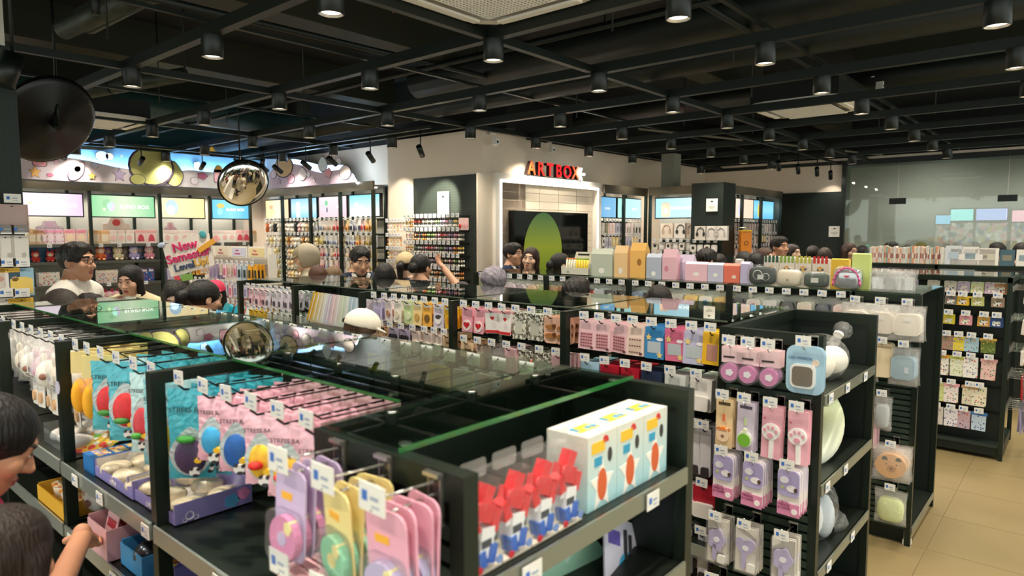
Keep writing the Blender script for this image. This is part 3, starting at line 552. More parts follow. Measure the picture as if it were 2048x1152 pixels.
for n_, px, py, sh, w_, h_, c_ in (('painted_star', 70, 344, 'star', 26, 26, '#f0b45a'), ('painted_star', 112, 324, 'star', 12, 12, '#efc6d8'), ('painted_rocket', 154, 342, 'drop', 26, 44, '#e8c3cf'), ('painted_rocket_window', 155, 338, 'ell', 13, 13, '#f6e9c2'), ('painted_star', 184, 352, 'star', 16, 16, '#f2c766'), ('painted_burst', 239, 350, 'star', 28, 28, '#b9a3c6'), ('painted_box', 79, 320, 'round', 28, 24, '#e89aa8'),
                               ('painted_cloud', 190, 331, 'ell', 14, 11, '#d6d3e6'), ('painted_stone', 389, 362, 'flower', 16, 16, '#e9e2ea'), ('painted_cup', 437, 352, 'round', 17, 26, '#f0b8c4'), ('painted_muffin', 437, 338, 'half', 17, 14, '#f0b84e'), ('painted_swirl', 405, 352, 'flower', 20, 14, '#d77aa0'), ('painted_swirl', 100, 350, 'flower', 14, 8, '#d77aa0')):
    deco(FL, MUL, n_, px, py, sh, w_, h_, c_, rot=(-.6 if 'rocket' in n_ else 0))
for n_, px, py, sh, w_, h_, c_ in (('painted_duck', 422, 303, 'flower', 22, 20, '#f2b23e'), ('painted_cloud', 204, 312, 'ell', 26, 20, '#d9e2ec'), ('painted_cat', 219, 313, 'ell', 16, 14, '#efd9b4'), ('painted_ghost', 395, 331, 'flower', 17, 17, '#e6ecf2'), ('painted_star', 243, 312, 'star', 7, 7, '#f3e7b0')):
    deco(FL, MUL, n_, px, py, sh, w_, h_, c_, .07)
for n_, px, py, sh, w_, h_, c_ in (('painted_moon', 567, 334, 'ell', 34, 40, '#d8b47c'), ('painted_ufo', 582, 358, 'ell', 13, 18, '#e2a6b8'), ('painted_ghost', 604, 348, 'drop', 18, 26, '#ece0e4'), ('painted_ghost', 645, 328, 'drop', 18, 30, '#dfeaf2'), ('painted_blob', 656, 346, 'flower', 14, 20, '#e7a6b6'), ('painted_bird', 690, 345, 'ell', 22, 28, '#efe0dc'), ('painted_star', 557, 362, 'star', 11, 13, '#cbb0d2'), ('painted_star', 628, 361, 'star', 8, 10, '#efdfe6'), ('painted_egg', 677, 322, 'ell', 9, 13, '#e9dfe2'), ('painted_rabbit', 547, 348, 'ell', 10, 18, '#f0d9e6'), ('painted_dot', 617, 349, 'ell', 7, 11, '#efe6ea')):
    deco(FS, MUS, n_, px, py, sh, w_, h_, c_)
# ---- keychain wall (SW)
swp = [-FS.px(x, 400).x*-1 for x in (562, 618, 678, 744)]
SW = unit(FS, 'keychain_wall_unit', -9.62, -6.84, swp, 'long black wall unit with bronze header and rows of hanging keychains beneath four screens', depth=.36)
for (a, b, m, lab, kw) in ((531, 577, emat('#fbd9a0', '#f6cda0', 1.2, 0, '#fde9c8'), 'peach screen with a rabbit-like shape on the keychain wall', dict(blob=[('p', 'round', -.25, -.08, .34, .62, '#efb48c'), ('p', 'ell', -.12, -.15, .12, .2, '#b7d07a')])),
                       (582, 633, emat('#7ec3ea', '#8fc4ee', 1.25, 2, '#c8e6fa'), 'sky blue screen with a white cloud shape on the keychain wall', dict(blob=[('p', 'round', -.22, -.06, .36, .8, '#f2f5fb')])),
                       (638, 693, emat('#efc4cf', '#f5dce2', 1.2, 2), 'pink screen with a green balloon picture on the keychain wall', dict(blob=[('p', 'rect', .25, .0, .5, .12, '#fbeef0'), ('p', 'ell', -.22, .2, .26, .28, '#7fc79c'), ('p', 'round', -.2, -.14, .14, .24, '#6a6f84')])),
                       (699, 759, emat('#eef7fb', '#7fd0e4', 1.3, 2), 'turquoise and white screen on the keychain wall', dict(blob=[('p', 'half', -.1, -.2, .9, .4, '#f7f4f6'), ('p', 'ell', -.25, .02, .36, .3, '#e9eef6')]))):
    screen(FS, a, 380, b, 430, m, lab, **kw)
def pegrow(F, unitobj, xs, z, y=.05, yb=.32, tagme=TAG_FAR):
    for x in xs:
        obj('price_tag', tagme, unitobj, (x, y-.01, z+.015))
    obj('hook_rail', MB().box(min(xs)-.03, max(xs)+.03, yb-.02, yb, z-.015, z+.015).mesh('hook_rail', BLK), unitobj)
    hk = MB()
    for x in xs: hk.cyl((x, yb-.02, z-.01), (x, y, z-.01), .003, n=4)
    obj('hook_set', hk.mesh('hook_set', WIRE), unitobj)
def charm(c1, c2, c3, w_=.026, h_=.11):
    m = MB().cyl((0, 0, 0), (0, 0, -.025), .0025, n=4, m=1).ell((0, 0, -.04), (w_*.5, w_*.45, w_*.55), 8, 5, 0).ell((0, 0, -.068), (w_*.22, w_*.22, w_*.5), 6, 4, 1).ell((0, 0, -h_+.018), (w_*.55, w_*.5, w_*.6), 8, 5, 2)
    return Proto('keychain', m.mesh('keychain', mat(c1, .5), mat(c2, .4), mat(c3, .5)))
CHN = [(charm('#f0e9dc', '#4a4640', '#f6f1e6'), 'white bead charm keychain'), (charm('#e98a4a', '#5a4030', '#f2b25a'), 'orange charm keychain'), (charm('#e9a6b6', '#7a4a58', '#f6dfe2'), 'pink charm keychain'), (charm('#8fae6a', '#3e4a34', '#f1ecd6'), 'green charm keychain'), (charm('#c8423a', '#4a2a28', '#e2e0d4'), 'red charm keychain'), (charm('#b7a4cc', '#4a4256', '#efe6ee'), 'lilac charm keychain'), (charm('#e9c55e', '#6a5a3a', '#f3ead2'), 'yellow charm keychain'), (charm('#6a8c94', '#30383a', '#e6e2d8'), 'grey teal charm keychain')]
def plushkey(c, c2):
    m = MB().cyl((0, 0, 0), (0, 0, -.03), .003, n=4, m=1).ell((0, 0, -.055), (.028, .024, .027), 10, 6).ell((0, 0, -.105), (.024, .022, .032), 10, 6).ell((-.018, 0, -.03), (.008, .006, .014), 6, 4).ell((.018, 0, -.03), (.008, .006, .014), 6, 4)
    p = Proto('plush_keychain', m.mesh('plush_keychain', mat(c, .9), mat('#57534a', .4, .6))); p.part('muzzle', MB().ell((0, -.02, -.062), (.014, .01, .01), 8, 5).mesh('muzzle', mat(c2, .8))); return p
PLK = [(plushkey('#f3ede2', '#e3c9b4'), 'white plush keychain'), (plushkey('#e8c9a6', '#f4e6d2'), 'beige plush keychain'), (plushkey('#2b2c2c', '#55504c'), 'black plush keychain'), (plushkey('#b5793f', '#e6c69a'), 'brown plush keychain'), (plushkey('#f6e3a8', '#e8a04a'), 'pale yellow plush keychain'), (plushkey('#f2c3c8', '#f8e6e2'), 'pink plush keychain'), (plushkey('#d06a3a', '#f0d0b0'), 'rust plush keychain')]
def cardkey(c, c2, sh='ell'):
    p = Proto('carded_charm', MB().box(-.028, .028, -.002, 0, -.13, .005).mesh('carded_charm', mat(c, .5))); p.part('charm', MB().ell((0, -.01, -.085), (.02, .01, .026), 8, 6).mesh('charm', mat(c2, .5))); return p
CDK = [(cardkey('#f0e6dc', '#d8b89a'), 'cream carded charm'), (cardkey('#f4efe9', '#8b93b4'), 'white carded charm with grey blue figure'), (cardkey('#f2d3cf', '#cf3f46'), 'pink carded charm with red figure'), (cardkey('#efd6a2', '#e98a2e'), 'peach carded charm with orange figure'), (cardkey('#e8eaf0', '#3e424c'), 'pale carded charm with dark figure'), (cardkey('#f3e7c8', '#b9a23a'), 'yellow carded charm'), (cardkey('#e2603e', '#f4c9a0'), 'vermilion carded charm')]
def hangrow(F, xs, z, kinds, place, group, y=.05, n=2, dy=.045, sc=1., cat='keychain'):
    for i, x in enumerate(xs):
        pr, lab = kinds[i % len(kinds)] if not callable(kinds) else kinds(i)
        for k in range(n):
            put(pr, F.w(x+random.uniform(-.006, .006), y+.012+k*dy, z-.012), (0, random.uniform(-.06, .06), F.rz+random.uniform(-.25, .25)), lab+' '+place, cat, group+': '+lab, sc)
ORD = ['top', 'second', 'third', 'fourth', 'fifth', 'sixth']
ZR = [2.035, 1.835, 1.665, 1.5, 1.34]
bays = [(-9.55, swp[0]-.04), (swp[0]+.04, swp[1]-.04), (swp[1]+.04, swp[2]-.04), (swp[2]+.04, swp[3]-.04)]
random.seed(11)
seq = {0: [PLK[6], PLK[0], PLK[2], PLK[0], PLK[0], PLK[0]], 1: [PLK[0], PLK[0], PLK[2], PLK[5], PLK[0], PLK[1], PLK[0]], 2: [CDK[1], CDK[1], CDK[0], CDK[0], CDK[2], CDK[2], CDK[3]], 3: [CDK[3], CDK[4], CDK[1], CDK[2], CDK[3], CDK[5], CDK[6], CDK[6]]}
for r, z in enumerate(ZR):
    for b, (xa, xb) in enumerate(bays):
        nn = max(5, int((xb-xa)/.09)); xs = [xa+.035+(xb-xa-.07)*i/(nn-1) for i in range(nn)]
        pegrow(FS, SW, xs, z)
        if r == 0: kk = seq[b]
        elif b == 0: kk = [PLK[0], PLK[4], PLK[0]] if r == 1 else [CHN[3], CHN[0], PLK[4]]
        elif b == 1: kk = [PLK[3], PLK[1], PLK[0], PLK[0]] if r == 1 else [PLK[1], PLK[4], PLK[0]]
        elif b == 2: kk = [PLK[4], CDK[5], CDK[4], CDK[1], CDK[1]] if r == 1 else [CDK[0], CDK[2], CDK[1]]
        else: kk = [CDK[4], CDK[1], CDK[3], CDK[0], CDK[5]] if r == 1 else [CDK[0], CDK[5]]
        hangrow(FS, xs, z, kk, 'in the %s hook row below the %s screen' % (ORD[r], ('peach', 'sky blue', 'pink', 'turquoise')[b]), 'keychains on the screen wall row %d bay %d' % (r+1, b+1), n=2, sc=1.15)
# recess pegboard and spotlit corner pegboard with charms
F1 = Frame(5.56, 0, -PI/2); F2 = Frame(5.42, 0, -PI/2)
hp = empty('charm_pegboard', (5.56, 0, 0), (0, 0, -PI/2)); tag(hp, 'narrow pegboard section with charm hooks in the recess by the red extinguisher', 'pegboard')
for r, z in enumerate((2.0, 1.82, 1.655, 1.49)):
    xs = [-6.76+.062*i for i in range(8 if r == 0 else 5)]; pegrow(F1, hp, xs, z, y=-.13, yb=.0)
    hangrow(F1, xs, z, [CHN[(2, 0, 6, 1)[(i+r) % 4]] for i in range(4)] if r != 1 else [CHN[1], CHN[6]], 'in the %s row of the pegboard recess' % ORD[r], 'charms in the recess row %d' % (r+1), y=-.13, n=2)
hp2 = empty('charm_pegboard', (5.42, 0, 0), (0, 0, -PI/2)); tag(hp2, 'spotlit corner pegboard with dense rows of charm hooks below the white notice', 'pegboard')
for r, z in enumerate((2.04, 1.885, 1.735, 1.59, 1.45, 1.31)):
    xs = [-6.22+.074*i for i in range(13)]; pegrow(F2, hp2, xs, z, y=-.15, yb=0)
    pal = [[6, 1, 4, 4, 0, 0, 0, 3, 5, 2, 7], [2, 0, 1, 7, 1, 3, 3, 2, 4, 2, 5], [1, 6, 7, 0, 2, 4, 2, 0, 3, 5, 5], [2, 6, 0, 2, 3, 0, 5], [6, 0, 1, 7, 0], [6, 1, 0]][r]
    hangrow(F2, xs, z, [CHN[k] for k in pal], 'in the %s row of the spotlit corner pegboard' % ORD[r], 'charms on the corner pegboard row %d' % (r+1), y=-.15, n=3, dy=.035, sc=.95)
for k in range(5):
    put(CDK[2][0], (5.27+.02*k, 5.29-.004*k, 2.02), (0, 0, -PI/2), 'pink carded charm at the end of the top hook row by the white column', 'keychain', 'pink cards by the white column')
ext = empty('fire_extinguisher_cover', (5.5, 6.27, 0), (0, 0, -PI/2)); tag(ext, 'red fabric fire extinguisher cover hanging between the pegboards', 'extinguisher cover')
obj('cover', MB().lathe([(.0, 1.86), (.05, 1.85), (.06, 1.8), (.062, 1.55), (.055, 1.5), (0, 1.49)], 14).mesh('cover', mat('#c8141c', .6)), ext); obj('printed_ring', MB().lathe([(.032, .002), (.036, 0), (.032, -.002)], 18, c=(0, -.064, 1.6), R=Matrix.Rotation(PI/2, 3, 'X')).mesh('printed_ring', WHITE), ext)
# ---- television wall
TVW = empty('television_wall', (5.345, 5.1, 0)); tag(TVW, 'white lit frame around a beige tiled wall that carries the big television', 'display wall')
LITF = mat('#fff6e8', .5, emit=.75)
x0, x1 = .24, 2.37
obj('side_panel', MB().box(0, x0, 0, .02, 0, 2.51).mesh('side_panel', WALLW), TVW)
obj('frame', MB().box(x0, x0+.1, -.05, .2, 0, 2.53).box(x1-.1, x1, -.05, .2, 0, 2.53).box(x0+.1, x1-.1, -.05, .2, 2.43, 2.53).mesh('frame', mat('#f4ece0', .5)), TVW)
obj('light_band', MB().box(x0+.075, x0+.1, -.056, -.05, 0, 2.455).box(x1-.1, x1-.075, -.056, -.05, 0, 2.455).box(x0+.1, x1-.1, -.056, -.05, 2.43, 2.455).mesh('light_band', mat((1, .97, .9), .5, emit=3.)), TVW)
obj('tile_backing', MB().box(x0+.1, x1-.1, .05, .2, 0, 2.43).mesh('tile_backing', mat('#8f8472', .8)), TVW)
tw = (x1-x0-.2)/5; tme = MB().box(.003, tw-.003, 0, .03, .002, .094).mesh('wall_tile', mat('#d9cbb6', .45, noise=.05, nscale=4))
for r in range(25):
    for c in range(5): obj('wall_tile', tme, TVW, (x0+.1+c*tw, .02, .03+r*.096))
tv = empty('television', (6.63, 5.07, 1.695)); tag(tv, 'large black television showing a soft green glowing shape on the tiled wall', 'television')
obj('bezel', MB().box(-.75, .75, -.03, .045, -.42, .42).mesh('bezel', mat('#0a0b0b', .15)), tv)
dsp = obj('display', MB().box(-.735, .735, -.034, -.03, -.405, .405).mesh('display', mat('#030504', .08, emit=.0)), tv)
EGG = emat('#6f8a10', '#3f7a3a', .5, 2, '#a6b41e')
obj('screen_picture', MB().plate([(.37*math.cos(t)*(1-.12*math.sin(t)), .41*math.sin(t)) for t in [2*PI*i/30 for i in range(30)]], -.036, -.0342, cx=-.2, cz=.0).mesh('screen_picture', EGG), dsp)
# shop sign
sign = empty('shop_sign', (6.13, 5.06, 2.53)); tag(sign, 'red shop-name letters with a white arrow standing on the television frame', 'sign')
RED = [mat(c, .35, emit=.55) for c in ('#ff4a1e', '#fb2a1c', '#f21a1c', '#ee141c', '#ee141c', '#f2401e')]
obj('sign_base', MB().box(0, 1.12, 0, .03, 0, .01).mesh('sign_base', BLK), sign)
for i, ch in enumerate('ARTBOX'):
    me = text_mesh(ch, .215, .022, RED[i], bevel=.005); o = obj('letter_'+ch.lower(), me, sign, (.07+i*.178, .0, .085)); me.materials.append(mat('#2a0d0a', .5))
    for p in me.polygons:
        if p.normal.y > -.7: p.material_index = 1
AR = MB().cbox((.035, 0, 0), (.1, .05, .026)).cbox((-.012, 0, .034), (.1, .05, .026), Matrix.Rotation(-math.radians(50), 3, 'Y')).cbox((-.012, 0, -.034), (.1, .05, .026), Matrix.Rotation(math.radians(50), 3, 'Y'))
obj('arrow', AR.mesh('arrow', mat('#f6f8fa', .4, emit=.7)), sign, (1.07, -.01, .085))
# ---- phone case corner (N), earphones (W) and accessory wall (N3)
NU = unit(FN, 'phone_case_wall_unit', 7.72, 8.88, [FN.px(1250, 400).x, 8.86], 'black wall unit with hanging phone cases right of the television wall', depth=.36)
screen(FN, 1198, 390, 1231, 432, emat('#5fa4d0', '#86bce0', 1.1, 0), 'blue screen right of the television wall, beside the turquoise one', blob=[('p', 'rect', .0, -.05, .5, .1, '#c9def0')])
screen(FN, 1236, 393, 1281, 434, emat('#a6e6d6', '#bfe6f0', 1.2, 0), 'mint screen on the phone case wall unit', blob=[('p', 'rect', .2, -.02, .5, .12, '#eefaf8'), ('p', 'ell', -.3, 0, .3, .6, '#7fd09a')])
WU = unit(FW, 'earphone_wall_unit', -4.86, -4.17, [-4.84], 'black wall unit with boxed headphones and earphones beside the pegboard column', depth=.36)
screen(FW, 1312, 393, 1386, 434, emat('#a6dcea', '#bfe8f2', 1.25, 0), 'light blue earphones screen with a peach rabbit-like shape', words='EARPHONES', wx=.2, wsize=.065, blob=[('p', 'round', -.22, -.1, .5, .75, '#efc6ac'), ('p', 'ell', -.22, -.14, .28, .26, '#f6ece2')])
colm = struct('wall_peg_column', MB().box(8.6, 9.0, 3.72, 4.17, 0, 2.53).mesh('wall_peg_column', PEGD))
c = onX(1424, 410, 8.58); notice(c, -PI/2, .16, .17, 'white notice with a dome emblem on the dark pegboard column')
N3 = unit(F3, 'accessory_wall_unit', 9.02, 10.95, [F3.px(1487, 400).x, F3.px(1525, 400).x, 10.93], 'black wall unit with hanging accessories under pale screens in the far corner', depth=.36)
obj('end_panel', MB().box(10.93, 10.95, 0, .4, 0, 2.5).mesh('end_panel', mat('#57574a', .5)), N3)
for (a, b, m, lab, kw) in ((1450, 1468, emat('#f6cdb8', '#f4c4ae', 1.15), 'peach screen beside the pegboard column in the far corner', {}), (1472, 1505, emat('#f7d9c6', '#f6d2b6', 1.15), 'peach screen with a lilac shape in the far corner', dict(blob=[('p', 'drop', -.3, .0, .34, .8, '#d8d4ee')])), (1508, 1546, emat('#5fb4e0', '#6fc0e8', 1.2, 2, '#8fd4f0'), 'blue screen with a yellow shape at the end of the far corner unit', dict(blob=[('p', 'drop', -.28, -.02, .26, .8, '#e0d06a')]))):
    screen(F3, a, 395, b, 436, m, lab, depth=.14, **kw)
struct('wall_grey_pillar', MB().box(8.9, 9.12, 4.6, 4.8, 2.5, 3.0).mesh('wall_grey_pillar', mat('#8d8c7e', .5)))
def slim(w_, h_, c, c2, t=.004):
    p = Proto('phone_case', MB().plate(shape('round', w_, h_), 0, t, cz=-h_/2-.01).mesh('phone_case', mat(c, .35))); p.part('printed_panel', MB().plate(shape('rect', w_*.5, h_*.4), -.0012, 0, cz=-h_*.55).mesh('printed_panel', mat(c2, .5))); return p
SLM = [(slim(.075, .17, '#cfc9c4', '#e9e6e2'), 'grey phone case'), (slim(.075, .17, '#f0d2cc', '#f6e6e0'), 'pink phone case'), (slim(.075, .17, '#8d8a6e', '#b6b290'), 'olive phone case'), (slim(.075, .17, '#d3cfdc', '#a9a3b8'), 'mottled lilac phone case'), (slim(.06, .2, '#f1dfdc', '#b9a9a6'), 'tall pink strap card'), (slim(.06, .2, '#efe8e4', '#3c3c38'), 'tall white strap card with a dark strap'), (slim(.055, .12, '#f1d58e', '#f7ecd0'), 'yellow phone strap'), (slim(.055, .12, '#e9e6df', '#4a4844'), 'white earphone card')]
random.seed(5)
for r, z in enumerate((2.02, 1.82, 1.62, 1.44)):
    xs = [7.8+.088*i for i in range(12)]; pegrow(FN, NU, xs, z)
    kk = [[SLM[0], SLM[2], SLM[1], SLM[1], SLM[3], SLM[3], SLM[0], SLM[4], SLM[4], SLM[4], SLM[5], SLM[5]], [SLM[7], SLM[3], SLM[3], SLM[6], SLM[6], SLM[7]], [SLM[0], SLM[1], SLM[7]], [SLM[7], SLM[6]]][r]
    hangrow(FN, xs, z, kk, 'in the %s row beside the television wall' % ORD[r], 'phone accessories row %d' % (r+1), n=2, cat='phone accessory')
def hpbox(w_, h_, c, dark):
    p = Proto('headphone_box', MB().box(-w_/2, w_/2, 0, .05, -h_, 0).mesh('headphone_box', mat(c, .45)))
    a = [(.0+w_*.3*math.cos(t), -.003, -h_*.45+h_*.34*math.sin(t)) for t in [PI*i/8 for i in range(9)]]
    p.part('printed_headband', MB().tube(a, .006, 5).mesh('printed_headband', mat(dark, .4)))
    p.part('printed_earcup', MB().plate(shape('ell', w_*.22, h_*.3), -.004, 0, cx=-w_*.28, cz=-h_*.58).mesh('printed_earcup', mat(dark, .4))); p.part('printed_earcup', MB().plate(shape('ell', w_*.22, h_*.3), -.004, 0, cx=w_*.28, cz=-h_*.58).mesh('printed_earcup', mat(dark, .4))); return p
HPB = [(hpbox(.19, .21, '#e9d8c6', '#c9ac94'), 'cream headphone box with pale headphones'), (hpbox(.19, .21, '#efe6dc', '#33332f'), 'white headphone box with dark over-ear headphones'), (hpbox(.17, .19, '#ebe2d8', '#3b3a34'), 'white headphone box with small dark headphones'), (hpbox(.17, .19, '#efe8e2', '#cfc8c2'), 'white headphone box with white headphones')]
for px, k in ((1333, 0), (1361, 1), (1383, 0)):
    q = FW.px(px, 450, .06); put(HPB[k][0], FW.w(q.x, .06, 1.995), (0, 0, FW.rz), HPB[k][1]+' on the earphone wall unit', 'headphone box', 'headphone boxes on the wall unit')
for px, k in ((1401, 2), (1423, 3), (1442, 3)):
    q = onX(px, 465, 8.52); put(HPB[k][0], (8.52, q.y, 1.95), (0, 0, -PI/2), HPB[k][1]+' on the dark pegboard column', 'headphone box', 'headphone boxes on the column')
EAR = [(slim(.08, .1, '#ece4dc', '#2f2f2c', .02), 'small white earphone box with dark print'), (slim(.08, .1, '#dcd6d0', '#f6f4f0', .02), 'small grey earphone box')]
for r, z in enumerate((1.74, 1.57, 1.42)):
    xs = [-4.78+.105*i for i in range(6)]; pegrow(FW, WU, xs, z); hangrow(FW, xs, z, EAR, 'in the %s row of the earphone wall unit' % ORD[r], 'earphone boxes row %d' % (r+1), n=2, cat='earphone box')
    if r < 2:
        for i in range(4): put(EAR[i % 2][0], (8.53, 4.1-.1*i, z-.03), (0, 0, -PI/2), EAR[i % 2][1]+' on the dark pegboard column', 'earphone box', 'earphone boxes on the column'); obj('price_tag', TAG_FAR, colm, (8.57, 4.1-.1*i, z+.01)).rotation_euler = (0, 0, -PI/2)
for r, z in enumerate((2.02, 1.84, 1.66, 1.5)):
    xs = [9.1+.1*i for i in range(18) if abs(9.1+.1*i-F3.px(1487, 400).x) > .03]; pegrow(F3, N3, xs, z)
    hangrow(F3, xs, z, [SLM[k] for k in ((7, 0, 1, 4, 4, 0), (6, 6, 7, 1, 4, 1), (1, 4, 1, 0), (0, 7, 1))[r]], 'in the %s row of the far corner wall unit' % ORD[r], 'accessories in the far corner row %d' % (r+1), n=2, cat='phone accessory', sc=.85)
q = onX(1470, 462, 8.9); po = empty('hanging_packet', (9.08, 3.6, 1.78), (0, 0, -.9)); tag(po, 'large orange boxed product sticking out at the pegboard column corner', 'boxed product')
obj('box', MB().box(-.07, .07, -.06, .06, -.2, .1).mesh('box', mat('#e98a1e', .45)), po); obj('hook', MB().tube([(0, 0, .12), (0, 0, .15), (-.1, .14, .15)], .005).tube([(0, 0, .15), (.12, .3, .15)], .005).mesh('hook', CHROME), po); obj('flap', MB().box(-.07, .07, -.07, .07, .1, .12).mesh('flap', mat('#f4c42a', .45)), po); obj('printed_ring', MB().lathe([(.025, .002), (.03, 0), (.025, -.002)], 14, c=(0, -.063, -.06), R=Matrix.Rotation(PI/2, 3, 'X')).mesh('printed_ring', INKD), po)
# ---- track spotlights
def track(px, py, plane, val, aim, lab, tilt=None, watts=TRACK_W, ang=60):
    c = onX(px, py, val) if plane == 'X' else onY(px, py, val)
    t = empty('track_spotlight', c); tag(t, lab, 'spotlight', 'track spotlights')
    d = (Vector(aim)-c).normalized()
    obj('stem', MB().cyl((0, 0, 0), (0, 0, 2.95-c.z), .007, n=6).mesh('stem', HOUS), t)
    obj('head', MB().cyl(d*-.07, d*.075, .03, n=14).mesh('head', HOUS), t); obj('lens', MB().cyl(d*.0755, d*.077, .025, n=12).mesh('lens', mat((1, .93, .82), .4, emit=10.)), t)
    spot('track_beam', c+d*.085, aim, watts, WARM, ang, .5, .02)
for px, py in ((130, 310), (283, 322), (405, 332), (470, 328)): q = onY(px, py, 9.1); track(px, py, 'Y', 9.1, (q.x+.05, 9.7, 2.45), 'small black track spotlight aimed at the mural on the left wall')
for px, py in ((527, 336), (555, 338), (612, 330), (664, 322)): q = onX(px, py, 4.75); track(px, py, 'X', 4.75, (5.22, q.y, 2.4), 'small black track spotlight aimed at the mural above the keychain wall')
track(741, 314, 'X', 4.75, (5.5, 6.5, 2.15), 'black track spotlight aimed at the pegboard recess', ang=50, watts=16); track(841, 302, 'X', 4.75, (5.42, 5.75, 2.15), 'black track spotlight aimed at the corner pegboard with the white notice', ang=44, watts=120)
tq = onY(1083, 300, 4.4); spot('added_sign_wash', (6.65, 4.35, 2.8), (6.65, 5.2, 1.9), 18, WARM, 95, .8, .08)  # added warm wash on sign and tiles, no lamp hangs here
YR_ = onZ(1600, 316, 2.95).y*.94
for px, py in ((1557, 331), (1596, 338), (1634, 343), (1661, 350)): q = onY(px, py, YR_); track(px, py, 'Y', YR_, (q.x+.45, q.y+.1, 2.3), 'black track spotlight on the rail before the frosted shopfront', ang=70)
struct('trim_3', MB().box(onZ(1392, 268, 2.95).x, 11.49, YR_-.015, YR_+.015, 2.94, 2.965).mesh('trim_3', BEAMM))
struct('trim_4', MB().box(-.5, 5.1, 9.08, 9.12, 2.93, 2.96).box(4.73, 4.77, 5.2, 9.1, 2.93, 2.96).mesh('trim_4', HOUS))
q = onY(14, 138, 4.55); t = empty('track_spotlight', q); tag(t, 'black track spotlight beside the white panel above the pegboard tower', 'spotlight', 'track spotlights')
obj('head', MB().cyl((-.03, 0, -.09), (.03, 0, .08), .06, n=18).mesh('head', HOUS), t); obj('stem', MB().cyl((.03, 0, .07), (.03, 0, 3.74-q.z), .01, n=8).mesh('stem', HOUS), t)
# cameras on the upper wall
for px, py, Y, lab in ((991, 284, 5.0, 'white security camera with dark lens on the upper white wall near the corner'), (1104, 300, 5.2, 'white bracket camera on the upper wall above the shop sign'), (1760, 173, onZ(1760, 173, 3.2).y, 'small white ceiling detector near the air-conditioner')):
    c = onY(px, py, Y); t = empty('security_camera', c); tag(t, lab, 'camera')
    obj('bracket', MB().cyl((0, .02, .02), (.02, .06, .1), .008, n=6).cyl((0.02, .06, .09), (.02, .06, .1), .035, n=12).mesh('bracket', WHITE), t)
    obj('body', MB().cbox((0, 0, 0), (.055, .06, .075), Matrix.Rotation(.3, 3, 'Y')).mesh('body', WHITE), t); obj('lens', MB().cyl((0, -.03, 0), (0, -.036, 0), .014, n=12).mesh('lens', INKD), t)
# convex safety mirrors
def convex(c, n, r, label, back=False):
    n = Vector(n).normalized(); R = n.to_track_quat('Z', 'Y').to_matrix()
    t = empty('convex_mirror', c); tag(t, label, 'mirror')
    prof = [(r*math.sin(a), r*.28*(math.cos(a)-0)) for a in [PI/2*i/10 for i in range(11)]]
    obj('mirror_face', MB().lathe(prof, 40, R=R).mesh('mirror_face', mat('#f2f2ee', .02, 1.)), t)
    obj('rim', MB().lathe([(r, -.012), (r+.012, -.004), (r+.012, .008), (r, .014)], 40, R=R).mesh('rim', mat('#0e100f', .2)), t)
    obj('back_shell', MB().lathe([(0, -.05), (r*.3, -.05), (r*.35, -.04), (r*.9, -.03), (r, -.012)], 40, R=R).mesh('back_shell', mat('#060707', .28, spec=.4)), t)
    obj('bracket', MB().cyl(R @ Vector((0, 0, -.06)), R @ Vector((0, 0, -.12)), .02, n=10).tube([R @ Vector((0, 0, -.11)), R @ Vector((0, 0, -.11))+Vector((0, 0, .25)), Vector((0, 0, 3.74-c[2]))+R @ Vector((0, 0, -.11))], .009).mesh('bracket', BLKM), t)
c = atD(487, 366, 7.4); convex(c, (C0-c).normalized()+Vector((.25, -.35, -.55)), .265, 'round convex safety mirror with black rim hanging before the left wall corner')
c = atD(97, 240, 4.5); tc = (c-C0).normalized(); side = (_r*.72-_u*.55).normalized(); convex(c, tc*.42-side*.88, .3, 'black back of a round convex mirror hung from the ceiling on a bracket')
# ================================================================== GONDOLA RACKS
HR = 1.5
def child(t, name, me, lab=None):
    o = obj(name, me, t, -t.location)
    if lab: o['label'] = lab
    return o
def hookmesh(L, wire=WIRE):
    m = MB().tube([(0, 0, 0), (-L, 0, 0), (-L-.016, 0, .014)], .0026, 5).tube([(0, 0, .02), (-L*.93, 0, .026), (-L-.012, 0, .05)], .002, 5).box(-.004, .006, -.012, .012, -.015, .03)
    return m.mesh('hook', wire)
HK = {}
def hook(t, p, L, rz=0., wire=WIRE, tag_=True, tagdz=.034, tsc=1.):
    """p: world point where the hook leaves its rail; it points to local -x"""
    key = (round(L, 3), wire.name)
    if key not in HK: HK[key] = hookmesh(L, wire)
    o = obj('hook', HK[key], t, Vector(p)-t.location, (0, 0, rz))
    if tag_:
        g = obj('price_tag', TAG_ME, o, (-L-.014, 0, tagdz), (0, random.uniform(-.05, .05), -PI/2)); g.scale = (tsc, 1, tsc)
    return o
